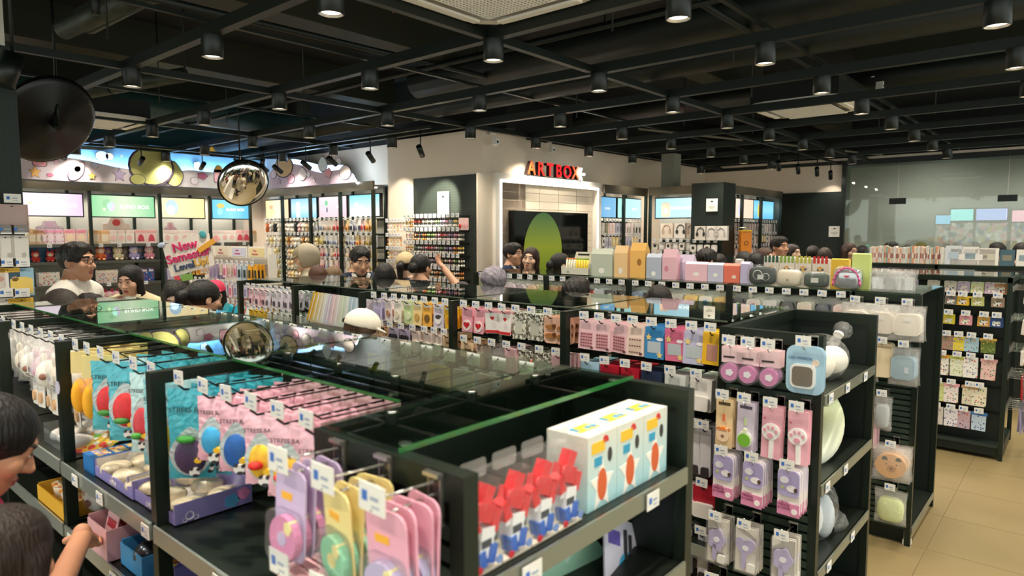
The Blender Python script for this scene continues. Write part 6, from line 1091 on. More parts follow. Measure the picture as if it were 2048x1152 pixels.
BEAR.part('muzzle', MB().plate(shape('ell', .046, .042), -.014, -.011, cx=.005, cz=-.115).mesh('muzzle', mat('#b87f46', .8))); BEAR.part('eye', MB().plate(shape('ell', .008, .008), -.014, -.011, cx=-.022, cz=-.09).mesh('eye', INKD)); BEAR.part('eye', MB().plate(shape('ell', .008, .008), -.014, -.011, cx=.03, cz=-.09).mesh('eye', INKD)); BEAR.part('nose', MB().plate(shape('star', .018, .018), -.0155, -.0138, cx=.005, cz=-.113).mesh('nose', INKD)); BEAR.part('clear_bag', MB().pouch(.2, .2, .07, ragged=.006).mesh('clear_bag', BAG))
GRB = hbag('clear_bag', .17, .2, .07, [('green_tote', (0, 0, -.11), (.07, .02, .07), '#d3dc9a', .6)])
SLB = hbag('clear_bag', .1, .2, .05, [('silver_case', (0, 0, -.11), (.036, .015, .07), '#b9bec0', .5)])
CRB = hcard('cream_pouch', .1, .2, .02, '#e6d3b0', [('zip', 'rect', 0, .4, .9, .03, '#b9a47e')], 'round')
e3(1815, 640, 1.44, WPO, 3, 'large cream pouch in a clear bag on the top of the floor-side slat panel', grp='cream pouches on the slat panel'); e3(1762, 632, 1.44, WPO, 4, 'cream pouch in a clear bag, second on the floor-side slat panel', grp='cream pouches second hook'); e3(1712, 625, 1.44, WPO, 4, 'cream pouch in a clear bag, third on the floor-side slat panel', grp='cream pouches third hook')
e3(1808, 720, 1.2, BPO, 3, 'light blue zip pouch in a clear bag on the slat panel', grp='blue zip pouches'); e3(1765, 720, 1.21, CRB, 3, 'tall cream pouch beside the light blue zip pouch', grp='tall cream pouches'); e3(1730, 720, 1.2, BPO, 2, 'light blue zip pouch partly hidden behind the plush shelf', grp='hidden blue pouches')
e3(1765, 810, .9, SLB, 2, 'silver case in a clear bag on the slat panel', 'case', 'silver cases'); e3(1785, 915, .62, BEAR, 5, 'tan bear-face pouch in a clear bag on the slat panel', 'pouch', 'bear-face pouches', .16, .024); e3(1782, 1010, .36, GRB, 2, 'pale green tote in a clear bag near the floor on the slat panel', 'bag', 'green totes', .14)
arc = [(-.02+.045*math.sin(a*1.0), 0, -.02-.05*i/2) for i, a in enumerate([.2, .9, 1.6, 2.3, 3.0, 3.6, 3.0])]
tag(obj('curled_strap', MB().tube([(X3F-.17, 1.0+q[0], .5+q[2]) for q in arc], .013, 10).tube([(X3F-.2, 1.0, .5), (X3F-.1, 1.0, .5)], .006, 6).mesh('curled_strap', mat('#b58ad0', .5))), 'curled lilac rubber tube toy hanging near the floor on the slat panel', 'toy')
child(E3, 'hook', MB().tube([(X3F-.2, 1.0, .5), (X3F, 1.0, .5)], .004, 6).mesh('hook', CHROME))
PLS = hcard('pink_card', .08, .22, .01, '#efc2cc', [('clear_cover', 'rect', 0, 0, 1, 1, BAGT, .012)]); e3(1738, 900, .8, PLS, 3, 'tall pink card at the inner edge of the floor-side slat panel', 'card', 'tall pink cards')
# gift bags and pouches standing on the row 3 glass
def giftbag(px0, px1, ytop, ybot, col, label, motif_=None, fold=.75, X=4.6, d_=.07, hcol=None, sh='ell', mcol='#f3efe6'):
    a = onX(px0, ybot, X); b = onX(px1, ybot, X); w_ = abs(a.y-b.y); h_ = abs(onX((px0+px1)/2, ytop, X).z-onX((px0+px1)/2, ybot, X).z)
    t = empty('gift_bag', (X, (a.y+b.y)/2, HR+.009), (0, 0, -PI/2)); tag(t, label, 'gift bag')
    m = MB().box(-w_/2, w_/2, 0, d_, 0, h_*fold); obj('bag_body', m.mesh('bag_body', M_(col)), t)
    obj('folded_top', MB().add([(-w_/2, 0, h_*fold), (w_/2, 0, h_*fold), (w_/2, d_, h_*fold), (-w_/2, d_, h_*fold), (-w_/2*.98, d_*.35, h_), (w_/2*.98, d_*.35, h_), (w_/2*.98, d_*.45, h_), (-w_/2*.98, d_*.45, h_)], [(0, 1, 5, 4), (2, 3, 7, 6), (1, 2, 6, 5), (3, 0, 4, 7), (4, 5, 6, 7)]).mesh('folded_top', M_(hcol or col)), t)
    if motif_: obj('printed_motif', MB().plate(shape(sh, w_*.28, h_*.2), -.0015, 0, cx=motif_[0]*w_, cz=motif_[1]*h_).mesh('printed_motif', M_(mcol)), t)
    return t
giftbag(1182, 1224, 498, 553, '#c2c8b6', 'sage grey gift bag beside the yellow pen tray', (0, .2), .8); giftbag(1228, 1254, 490, 553, '#efc892', 'tall peach gift bag with folded flap', (0, .2), .76); giftbag(1260, 1290, 488, 558, '#f0ba66', 'tall orange-yellow gift bag with brown prints', (.1, .45), .78, mcol='#a8702e')
giftbag(1292, 1322, 505, 555, '#b6bccb', 'blue-grey gift bag with a white print', (0, .2), .85); giftbag(1324, 1352, 496, 557, '#e8b9c4', 'dusty pink gift bag with a folded flap', (-.2, .35), .72, mcol='#d8899a'); giftbag(1356, 1385, 508, 558, '#cdbed6', 'lilac gift bag with a peaked top', None, .7, X=4.66); giftbag(1370, 1414, 522, 560, '#efc0cc', 'low pink gift bag with white prints', (0, .35), .88); giftbag(1415, 1446, 522, 560, '#c9c4da', 'pale lilac gift bag with a white print', (0, .35), .88)
giftbag(1447, 1479, 523, 561, '#e8755e', 'coral gift bag with a strawberry print', (.15, .3), .88, mcol='#f4d8c6'); giftbag(1480, 1498, 520, 563, '#c6bede', 'narrow lilac gift bag beside the black cat pouch', None, .9); giftbag(1470, 1480, 500, 545, '#d9d6ce', 'tall thin white carton behind the coral gift bag', None, .96, X=4.75)
for a, b, y0_, c, lab in ((1527, 1557, 500, '#2e5a44', 'white gift bag with dark green awning stripes'), (1558, 1588, 500, '#8fae4a', 'white gift bag with light green awning scallops'), (1590, 1622, 501, '#c9c24a', 'blue and white gift bag with yellow awning scallops'), (1624, 1656, 501, '#d83a34', 'white gift bag with red awning scallops')):
    t = giftbag(a, b, y0_, 552, '#f0e4d6', lab, None, .98, X=4.85, d_=.06); w_ = .08
    wd = abs(onX(a, 540, 4.85).y-onX(b, 540, 4.85).y); 
    for k in range(4): obj('awning_scallop', MB().plate(shape('round', wd*.16, .05), -.002, 0, cx=-wd*.375+wd*.25*k, cz=.165).mesh('awning_scallop', mat(c, .5)), t)
    obj('printed_food', MB().plate(shape('flower', wd*.5, .04), -.002, 0, cx=0, cz=.1).mesh('printed_food', prnt('#e9b06a', ['#d8543a', '#f0c86a', '#5a6a7a'], 70, .6)), t)
giftbag(1661, 1696, 502, 556, '#f2c23a', 'bright yellow gift bag with a small white print', (.1, .25), .97, X=4.8, d_=.06); giftbag(1702, 1738, 502, 574, '#c3d07a', 'lime green gift bag at the end of the glass top', (.0, .3), .97, X=4.58, d_=.05, mcol='#6a5a2e')
ptr = empty('pen_display', (4.58, (onX(1122, 548, 4.58).y+onX(1178, 548, 4.58).y)/2, HR+.009), (0, 0, -PI/2)); tag(ptr, 'grey-white counter display with a tilted header for yellow pens', 'display box')
pw = abs(onX(1122, 548, 4.58).y-onX(1178, 548, 4.58).y); obj('tray', MB().box(-pw/2, pw/2, 0, .004, 0, .06).box(-pw/2, pw/2, .1, .104, 0, .1).box(-pw/2, -pw/2+.004, 0, .1, 0, .07).box(pw/2-.004, pw/2, 0, .1, 0, .1).box(-pw/2, pw/2, 0, .1, 0, .004).mesh('tray', mat('#d8d3c4', .5)), ptr)
obj('header', MB().plate([(-pw*.3, .1), (pw*.5, .1), (pw*.5, .19), (-pw*.2, .19)], .1, .104).mesh('header', mat('#e9e2d0', .5)), ptr); obj('printed_line', MB().plate(shape('rect', pw*.4, .014), .098, .1, cx=.02, cz=.168).mesh('printed_line', INKD), ptr); obj('printed_motif', MB().plate(shape('half', .03, .02), -.0015, 0, cx=-pw*.25, cz=.025).mesh('printed_motif', mat('#9aa088', .5)), ptr)
PEN = Proto('toy_pen', MB().cyl((0, 0, 0), (0, .02, .12), .009, n=8).mesh('toy_pen', mat('#f0d22a', .4))); PEN.part('pen_topper', MB().ell((0, .021, .126), (.012, .01, .008), 8, 5).mesh('pen_topper', mat('#5a9a3a', .5)))
PEN2 = Proto('toy_pen', MB().cyl((0, 0, 0), (0, .02, .12), .009, n=8).mesh('toy_pen', mat('#e9e6cc', .4))); PEN2.part('pen_topper', MB().ell((0, .021, .126), (.012, .01, .008), 8, 5).mesh('pen_topper', mat('#d8803a', .5)))
for i in range(9): put(PEN if i > 3 else PEN2, (4.61, ptr.location.y+pw/2-.03-.026*i, HR+.015), (0, 0, -PI/2), ('yellow pen with a green topper' if i > 3 else 'cream pen with an orange topper')+' in the counter display', 'pen', 'pens in the counter display')
def standpouch(px0, px1, ytop, ybot, col, lab, extra=(), X=4.52):
    a = onX(px0, ybot, X); b = onX(px1, ybot, X); w_ = abs(a.y-b.y); h_ = (onX((px0+px1)/2, ytop, X)-onX((px0+px1)/2, ybot, X)).z
    t = empty('zip_pouch', (X, (a.y+b.y)/2, HR+.009), (0, 0, -PI/2)); tag(t, lab, 'pouch')
    obj('pouch_body', MB().ell((0, .03, h_*.46), (w_*.48, .035, h_*.46), 18, 10, p=.55).mesh('pouch_body', M_(col)), t); obj('clear_wrap', MB().ell((0, .03, h_*.5), (w_*.54, .045, h_*.52), 14, 8, p=.5).mesh('clear_wrap', WRAP), t)
    for pn, mb, c in extra: obj(pn, mb(w_, h_).mesh(pn, M_(c)), t)
standpouch(1494, 1550, 530, 570, '#2b3836', 'black pouch with a white cat outline on the glass top', [('printed_outline', lambda w, h: MB().lathe([(.03, .001), (.033, 0), (.03, -.001)], 16, c=(-.02, -.012, h*.5), R=Matrix.Rotation(PI/2, 3, 'X')).lathe([(.022, .001), (.025, 0), (.022, -.001)], 16, c=(.035, -.012, h*.42), R=Matrix.Rotation(PI/2, 3, 'X')), '#d9d9d0'), ('printed_label', lambda w, h: MB().plate(shape('rect', .04, .03), -.014, -.01, cz=h*.4), '#c9ccc8')])
standpouch(1551, 1600, 536, 572, '#e6d9c2', 'cream vanity pouch on the glass top', [('printed_motif', lambda w, h: MB().plate(shape('flower', .02, .02), -.014, -.01, cz=h*.35), '#a89a84')]); standpouch(1604, 1656, 543, 576, '#3a4a3c', 'dark green box pouch in clear wrap on the glass top', [('printed_label', lambda w, h: MB().plate(shape('rect', .045, .03), -.014, -.01, cz=h*.45), '#cfd0c8')])
standpouch(1664, 1722, 533, 579, mat('#cfd3d6', .15, .7), 'iridescent silver rounded bag with a pink trim on the glass top', [('trim', lambda w, h: MB().tube([(w*.47*math.cos(t), -.006, h*.15+h*.78*math.sin(t)) for t in [PI*i/12 for i in range(13)]], .006, 6), '#e05a9a'), ('bow', lambda w, h: MB().plate(shape('heart', .03, .02), -.014, -.008, cz=h*.55), '#d8305a')])
SPK = Proto('clear_packet', MB().plate(shape('rect', .07, .11), -.004, .004, cz=.055).ell((0, 0, .115), (.03, .012, .016), 8, 5).mesh('clear_packet', BAG)); SPK.part('silver_item', MB().box(-.02, .02, -.003, .003, .01, .08).mesh('silver_item', mat('#d9d9d6', .3, .3)))
for i in range(12): q = onX(1752+(i % 6)*13, 578-(i//6)*8, 4.56+.14*(i//6)); put(SPK, (q.x, q.y, HR+.009), (random.uniform(-.3, .1), random.uniform(-.15, .15), -PI/2+random.uniform(-.5, .5)), 'clear packet with a silver item in the pile on the glass end', 'packet', 'clear silver packets on the glass end')
# ------------------------------------------------------------------ ROW 4: sticker rack
random.seed(51)
X4F, X4B = 6.64, 7.44
R4 = empty('sticker_rack', (7.04, 1.1, 0)); tag(R4, 'black rack with rows of sticker sheets facing the open floor', 'display rack')
for x in (X4F, X4B):
    for y in (.47, 1.25, 2.05): child(R4, 'post', MB().box(min(x, x+(.036 if x == X4F else -.036)), max(x, x+(.036 if x == X4F else -.036)), y-.016, y+.016, 0, HR).mesh('post', FRAME))
child(R4, 'top_rail', MB().box(X4F, X4F+.03, .486, 2.034, HR-.04, HR).box(X4F, X4B, .455, .486, HR-.04, HR).mesh('top_rail', FRAME)); child(R4, 'back_panel', MB().box(X4F+.16, X4F+.175, .486, 2.034, .09, HR-.04).mesh('back_panel', SLAT)); child(R4, 'plinth', MB().box(X4F+.02, X4B, .46, 2.05, .03, .1).mesh('plinth', BLK))
child(R4, 'base_shelf', MB().box(X4F+.01, X4F+.17, .49, 2.03, .1, .12).mesh('base_shelf', mat('#26302a', .4))); g4 = child(R4, 'glass_top', MB().box(X4F+.01, X4B-.02, .47, 2.04, HR+.001, HR+.008).mesh('glass_top', GLASS))
def sheet(w_, h_, base, cols, head=None, sc=70): 
    if h_ < .11: p = hcard('sticker_pack', w_*.72, h_*.9, .006, base, [('printed_picture', 'round', 0, -.12, .62, .5, prnt('#efe9dc', cols, 60, .5))])
    else: p = hcard('sticker_sheet', w_*.86, h_, .003, prnt(base, cols, 52, .3)); 
    if head: p.part('printed_header', MB().plate(shape('rect', w_, h_*.14), -.001, 0, cz=.012-h_*.07).mesh('printed_header', M_(head)))
    return p
PAL = [['#d8543a', '#6a8a4a', '#3a3a3e'], ['#8fae4a', '#e0a03a', '#b9c86a'], ['#3a3a44', '#d8543a', '#8fa8d0'], ['#c84a5a', '#e0a03a', '#4a8a5a'], ['#4a7ab0', '#9ac0e0', '#2a4a7a'], ['#c9a0c0', '#8a6ab0', '#e0c0d8']]
PALN = ['red and green', 'green and orange', 'black and red', 'rose and orange', 'blue', 'mauve']
rows4 = [(1.445, .1, [(1905, '#d8d4c6', 2, None), (1932, '#c9b8d4', 5, None), (1960, '#d3dca6', 1, None), (1988, '#d6bcd2', 5, None), (2008, '#b98a5a', 0, None)]),
         (1.325, .085, [(1908, '#7a7368', 2, None), (1932, '#e8b82a', 0, '#f0cf5a'), (1962, '#c3c67a', 1, None), (2003, '#a88f78', 0, None)]),
         (1.165, .09, [(1905, '#d6c83a', 1, None), (1940, '#e09aa8', 3, None), (1977, '#c99a4a', 0, None), (2003, '#2a4a86', 4, None)]),
         (.985, .12, [(1903, '#a88a7a', 3, None), (1928, '#e6d24a', 5, None), (1954, '#a9c8d8', 3, None), (1988, '#6a7a3a', 1, '#d8b04a')]),
         (.815, .17, [(1896, '#f0ece2', 0, '#e8a83a'), (1927, '#eef0d8', 1, '#c3d05a'), (1955, '#f2eee8', 2, None), (1992, '#e8c3bc', 3, '#e0a8a8')]),
         (.575, .16, [(1890, '#dce2a0', 1, None), (1918, '#efe2e0', 3, '#e8a8b4'), (1956, '#e6dcc6', 3, '#c9a27a'), (1976, '#e9e0c6', 0, None)]),
         (.36, .15, [(1890, '#d8d0c0', 5, None), (1920, '#efe6ea', 4, None), (1946, '#c9a9b4', 2, None), (1978, '#c6d8ea', 4, '#3f78b4')])]
ORD = ORD+['seventh']
def cname(h):
    r, g, b = [int(h[i:i+2], 16) for i in (1, 3, 5)]; mx, mn = max(r, g, b), min(r, g, b); l = mx
    if mx-mn < 22: return 'white' if l > 215 else ('pale grey' if l > 160 else 'dark grey')
    nm = ('yellow' if g > .8*r and b < .75*r else 'green' if g > r else 'orange brown' if g > .65*r and b < .75*r else 'pink') if b < max(r, g)*.9 and not (b > g) else ('blue' if b > r else 'mauve'); return ('pale ' if mn > 150 else '')+nm
for (z, h_, its) in rows4:
    rail(R4, X4F+.155, .5, 2.0, z)
    full = [(onX(px, 465, X4F).y, b_, c_, hd) for px, b_, c_, hd in its]+[(1.0+.16*k, its[k % len(its)][1], its[k % len(its)][2], None) for k in range(6)]
    for (y, b_, c_, hd) in full:
        hook(R4, (X4F+.15, y, z), .12, 0, WIRE, True, .03, 1.3)
        hang(sheet(.115 if h_ > .11 else .12, h_, b_, PAL[c_], hd), X4F+.03, y, z-.003, 2, .03, '%s sticker sheet with %s motifs, %s row of the sticker rack' % (cname(b_), PALN[c_], ORD[rows4.index((z, h_, its))]), 'sticker sheet', 'sticker sheets %s row %s' % (b_, z), jit=.04)
# pens on the rack's end (facing -y)
RPN = hcard('pen_packet', .04, .18, .01, '#b8242a', [('clear_sleeve', 'rect', 0, 0, 1.1, 1, BAGT, .01)]); WPN = hcard('white_toy_packet', .05, .12, .02, '#e6dcd2', [('printed_motif', 'ell', 0, -.2, .5, .3, '#f6f0ea', .01)], 'round'); LPN = hcard('pen_packet', .03, .2, .01, '#9a8fb8', [('clear_sleeve', 'rect', 0, 0, 1.2, 1, BAGT, .01)])
for (z, pr, lab, n) in ((1.4, WPN, 'white and red packet on the end hooks of the sticker rack', 3), (1.15, WPN, 'white twisted packet on the end hooks of the sticker rack', 3), (.9, WPN, 'pale packet on the end hooks of the sticker rack', 3), (.68, RPN, 'red pen packet on the end hooks of the sticker rack', 3), (.42, LPN, 'lilac pen packet on the end hooks of the sticker rack', 3)):
    for i in range(6):
        x = X4F+.1+.075*i; o = hook(R4, (x, .455, z), .2, PI/2, CHROME, i % 2 == 0, .03, 1.2); hang(pr, x, .28, z-.003, n, .04, lab, 'packet', lab+'s', rz=0, jit=.08)
# ------------------------------------------------------------------ ROW 5: far counter rack with books and frames on top
R5 = empty('counter_rack', (9.2, .6, 0)); tag(R5, 'long black low rack with notebooks and framed prints before the frosted shopfront', 'display rack')
X5F, X5B = 8.8, 9.6
child(R5, 'rack_body', MB().box(X5F+.03, X5B, -1.2, 2.15, .08, 1.38).mesh('rack_body', SLAT)); child(R5, 'top_rail', MB().box(X5F, X5F+.03, -1.2, 2.15, HR-.04, HR).box(X5B-.03, X5B, -1.2, 2.15, HR-.04, HR).mesh('top_rail', FRAME)); child(R5, 'glass_top', MB().box(X5F, X5B, -1.2, 2.15, HR, HR+.008).mesh('glass_top', GLASS)); child(R5, 'plinth', MB().box(X5F+.02, X5B, -1.2, 2.15, 0, .09).mesh('plinth', BLK))
for y in (2.13, 1.3, .45, -.4, -1.18): child(R5, 'post', MB().box(X5F, X5F+.03, y-.016, y+.016, 0, HR).mesh('post', FRAME))
BK = ['#e9e4da', '#f0c6b8', '#efe3cf', '#e8a98c', '#d9d6cc', '#f2e0d4', '#c9d8d0', '#e8b894', '#9ab4b0', '#e09a7a', '#efd6c0', '#dccfc0']
random.seed(61)
px = 1742
i = 0
while px < 1888:
    q = onX(px, 527, X5F+.16); h_ = random.uniform(.17, .2); c_ = BK[i % 12]
    t = empty('notebook', (X5F+.12, q.y, HR+.009), (0, random.uniform(-.12, .12)*0, -PI/2)); tag(t, 'pastel notebook standing in the row on the far glass counter', 'notebook', 'notebooks on the far counter')
    obj('cover', MB().box(-.011, .011, 0, .14, 0, h_).mesh('cover', mat(c_, .5)), t); obj('spine_print', MB().box(-.006, .006, -.001, 0, h_*.3, h_*.6).mesh('spine_print', mat('#a8665a' if i % 3 else '#f4efe6', .5)), t); px += random.uniform(3.4, 4.6); i += 1
def fprint(px0, px1, ytop, ybot, col, c2, lab):
    a = onX(px0, ybot, X5F+.1); b = onX(px1, ybot, X5F+.1); w_ = abs(a.y-b.y); h_ = (onX(px0, ytop, X5F+.1)-a).z
    t = empty('framed_print', (X5F+.1, (a.y+b.y)/2, HR+.009), (-.12, 0, -PI/2)); tag(t, lab, 'framed print')
    obj('frame', MB().box(-w_/2, w_/2, 0, .02, 0, h_).mesh('frame', mat(col, .4)), t); obj('picture', MB().box(-w_*.32, w_*.32, -.002, 0, h_*.3, h_*.66).mesh('picture', M_(c2)), t)
fprint(1889, 1922, 493, 530, '#d6dade', '#b9c6d2', 'pale grey-blue print in a clear sleeve on the far counter'); fprint(1923, 1955, 495, 531, '#ece7e2', '#9aaab4', 'white print with a small landscape on the far counter'); fprint(1957, 1996, 498, 532, '#efe9de', '#cfc6b4', 'cream print with small marks on the far counter'); fprint(1998, 2028, 502, 534, '#4a6672', '#8a8470', 'dark teal print with a hill shape on the far counter'); fprint(2031, 2062, 502, 535, '#ece6dc', '#8fa0a8', 'white print at the edge of the far counter'); fprint(1900, 1990, 489, 520, '#efe8e0', '#efe8e0', 'wide white box behind the prints on the far counter')
tag(obj('red_box', MB().box(9.35, 9.45, onX(1795, 500, 9.4).y, onX(1764, 500, 9.4).y, HR+.009, HR+.18).mesh('red_box', mat('#c8161e', .4))), 'bright red box among the notebooks before the man in sunglasses', 'box')
bt = empty('water_bottle', (9.9, onX(1736, 495, 9.9).y, HR+.009)); tag(bt, 'clear plastic water bottle with a teal label and cap on the far counter', 'bottle')
bt.location = (9.45, onX(1736, 495, 9.45).y, HR+.009)
obj('bottle', MB().lathe([(0, 0), (.03, 0), (.032, .02), (.032, .12), (.014, .16), (.012, .175)], 14).mesh('bottle', ACR), bt); obj('label', MB().lathe([(.0325, .05), (.0325, .1)], 14).mesh('label', mat('#2a9a96', .5)), bt); obj('cap', MB().cyl((0, 0, .175), (0, 0, .195), .015, n=12).mesh('cap', mat('#3ab0a4', .4)), bt)
# ------------------------------------------------------------------ back-to-school stand and its sign
random.seed(71)
XS = 3.25; SYC = 6.42; SS = empty('school_stand', (XS, SYC, 0), (0, 0, -PI/2)); tag(SS, 'white pegboard stand of pens and stationery with four framed toppers', 'display stand')
sy0, sy1 = 5.74, 7.1; sw = sy1-sy0
obj('stand_panel', MB().box(-sw/2, sw/2, 0, .03, .0, 1.72).mesh('stand_panel', mat('#ece6da', .5)), SS); obj('side_panel', MB().box(sw/2, sw/2+.02, -.04, .04, 0, 1.66).mesh('side_panel', mat('#efe9dd', .5)), SS); obj('base', MB().box(-sw/2, sw/2, -.3, .3, 0, .5).mesh('base', mat('#e6ded0', .5)), SS)
for k in range(4):
    x = -sw/2+sw*(k+.5)/4; f = obj('topper_frame', MB().box(x-.16, x+.16, -.05, -.03, 1.62, 1.73).mesh('topper_frame', mat('#efe8da', .5)), SS); obj('topper_card', MB().box(x-.135, x+.135, -.053, -.05, 1.635, 1.715).mesh('topper_card', mat(('#c9cede', '#e9e2cc', '#cfd0e0', '#ecd9a0')[k], .5)), f)
    obj('topper_words', text_mesh('New\nSemester', .03, .0006, mat('#c8285e', .5)), f, (x-.03, -.054, 1.675))
STN = [hcard('stationery_pack', w_, h_, .008, c, [('printed_panel', 'rect', 0, -.1, .6, .5, c2)]) for w_, h_, c, c2 in ((.05, .14, '#e8a83a', '#c9862a'), (.05, .16, '#efc6c4', '#e08a96'), (.06, .17, '#c6b8dc', '#a898c8'), (.05, .12, '#eadfd4', '#c9a88a'), (.07, .15, '#f0b02a', '#2f3a36'), (.07, .15, '#b9c8d6', '#2f3a36'), (.06, .14, '#f2d0d8', '#d86a8a'), (.05, .16, '#cfe0d0', '#8ab08a'), (.055, .16, '#e9a69a', '#c86a5a'), (.06, .13, '#d8d4e6', '#8a86b0'))]
SN = ['orange pen pack', 'pink pen pack', 'lilac folder pack', 'beige charm pack', 'yellow calculator pack', 'grey calculator pack', 'pink sticker pack', 'mint pen pack', 'coral pen pack', 'pale lilac card pack']
for r, (z, ks) in enumerate(((1.56, (0, 0, 3, 3, 2, 2, 3, 6, 3, 6, 5, 5, 4, 4)), (1.37, (3, 7, 9, 0, 7, 9, 1, 9, 6, 9, 8, 9, 6, 7)), (1.19, (1, 1, 8, 6, 1, 8, 9, 3, 8, 1, 3, 8, 6, 1)), (1.0, (1, 8, 1, 6, 8, 1, 8, 1, 6, 8, 1, 8, 1, 6)))):
    for i, k in enumerate(ks):
        y = sy1-.05-(sw-.1)*i/13; hk = obj('hook', MB().cyl((0, 0, 0), (0, -.16, 0), .003, n=4).mesh('hook', CHROME), SS, (SYC-y, 0, z)); obj('price_tag', TAG_FAR, hk, (0, -.165, .018))
        hang(STN[k], XS-.14, y, z-.004, 3, .035, SN[k]+' on the white pegboard stand', 'stationery', SN[k]+'s on the stand')
PCS = [hcard('sequin_case', .16, .2, .03, mat(c, .3, noise=.4, nscale=90), [('white_motif', 'flower', 0, -.2, .3, .2, '#e6f2f2', .003)], 'round') for c in ('#1f9fb4', '#1f9fb4', '#dfe6e2')]
tb = empty('low_table', (2.72, 5.2, 0)); tag(tb, 'low white display table in front of the stationery stand', 'table'); obj('table_top', MB().box(-.25, .25, -.3, .3, 1.06, 1.08).mesh('table_top', mat('#e9e2d6', .5)), tb)
for sx in (-.22, .22):
    for sy in (-.27, .27): obj('leg', MB().box(sx-.02, sx+.02, sy-.02, sy+.02, 0, 1.06).mesh('leg', mat('#e9e2d6', .5)), tb)
for k in range(3): put(PCS[k], (2.66, 5.42-.19*k, 1.265), (-.35, 0, -PI/2-.2), ('turquoise sequin pencil case' if k < 2 else 'white sequin pencil case')+' leaning on the low display table', 'pencil case', 'sequin pencil cases')
sg = empty('promo_sign', atD(378, 545, 6.55), (0, .0, YAW-PI/2)); tag(sg, 'tilted white New Semester Level Up cut-out sign with pencil, globe and book', 'sign')
RT = Matrix.Rotation(math.radians(-14), 3, 'Y')
def sgp(name, mb, m, dy=0): me = mb.mesh(name, M_(m)); me.transform(RT.to_4x4()); return obj(name, me, sg, (0, dy, .18))
U = 6.55/FPX
sgp('board', MB().plate([(-46*U, -36*U), (44*U, -34*U), (50*U, 30*U), (10*U, 34*U), (-10*U, 30*U), (-46*U, 30*U)], 0, .02), '#ece2d6'); obj('sign_stem', MB().cyl((0, .03, -.6), (0, .03, .1), .01, n=8).mesh('sign_stem', WHITE), sg)
for wd, sz, cx, cz, c in (('New', 26, -2, 17, '#d8256a'), ('Semester', 24, 0, -3, '#d8256a'), ('Level', 20, -14, -22, '#3c4a6a'), ('Up!', 20, 22, -21, '#d8a83a')):
    me = text_mesh(wd, sz*U, .003, c, bevel=.0025); me.transform(Matrix.Translation((cx*U, 0, cz*U))); me.transform(RT.to_4x4()); obj('sign_words', me, sg, (0, -.006, .18))
sgp('pencil', MB().cbox((44*U, -.012, 8*U), (44*U, .02, 10*U), Matrix.Rotation(-.35, 3, 'Y')), '#e8a62e'); sgp('eraser', MB().cbox((64*U, -.012, 16*U), (10*U, .022, 11*U), Matrix.Rotation(-.35, 3, 'Y')), '#e8a6a0'); sgp('globe', MB().ell((40*U, -.012, 30*U), (7*U, .012, 8*U), 14, 8), '#4aa0a8'); sgp('ufo_dome', MB().ell((-46*U, -.012, 30*U), (8*U, .012, 5*U), 12, 7), '#b6c4dc')
sgp('cup', MB().plate(shape('rect', 10*U, 14*U), -.02, 0, cx=-34*U, cz=-44*U), '#d8403e'); sgp('book', MB().cbox((-14*U, -.012, -44*U), (22*U, .02, 13*U), Matrix.Rotation(.1, 3, 'Y')), '#7fa848')
# ------------------------------------------------------------------ pegboard tower at the left edge
xt = onY(50, 465, 4.75).x
tw_ = struct('wall_tower', MB().box(-1.2, xt, 4.75, 5.0, 0, 2.92).mesh('wall_tower', PEGD)); struct('wall_tower_top', MB().box(-1.2, xt-.04, 4.76, 5.0, 2.925, 3.55).mesh('wall_tower_top', mat('#d9d3c8', .7)))
TC = [(hcard('clear_pouch', .15, .16, .02, '#d8b8b2', [('printed_band', 'rect', 0, -.35, 1, .2, '#c98a80'), ('clear_sleeve', 'rect', 0, 0, 1, 1, BAGT, .022)]), 'clear pink-based pouch'), (hcard('slim_notepad', .085, .16, .02, '#e2dcd4', [('printed_motif', 'flower', .2, -.2, .3, .2, '#b9b2a8')]), 'slim white notepad'), (hcard('memo_pad', .12, .16, .01, '#efe6e0', [('yellow_header', 'rect', 0, .42, 1, .16, '#e8b83a'), ('printed_motif', 'flower', .3, .1, .3, .2, '#c99a8a')]), 'white memo pad with a yellow header'), (hcard('envelope_pack', .12, .16, .01, '#9ac0d4', [('yellow_envelope', 'gable', 0, -.12, .9, .6, '#f0cf6a')]), 'blue pack with a yellow envelope')]
for px, py, k in ((22, 413, 0), (8, 475, 1), (37, 475, 1), (-20, 475, 1), (12, 540, 2), (40, 540, 3), (-18, 540, 2), (10, 600, 1), (40, 600, 2)):
    q = onY(px, py, 4.68); put(TC[k][0], (q.x, 4.66, q.z), (0, 0, 0), TC[k][1]+' on the pegboard tower at the left', 'stationery', TC[k][1]+'s on the tower'); o = obj('price_tag', TAG_ME, tw_, (q.x, 4.64, q.z+.045)); o.scale = (1.6, 1, 1.4); obj('hook', MB().cyl((q.x, 4.75, q.z), (q.x, 4.64, q.z), .003, n=5).mesh('hook', WIRE), tw_)
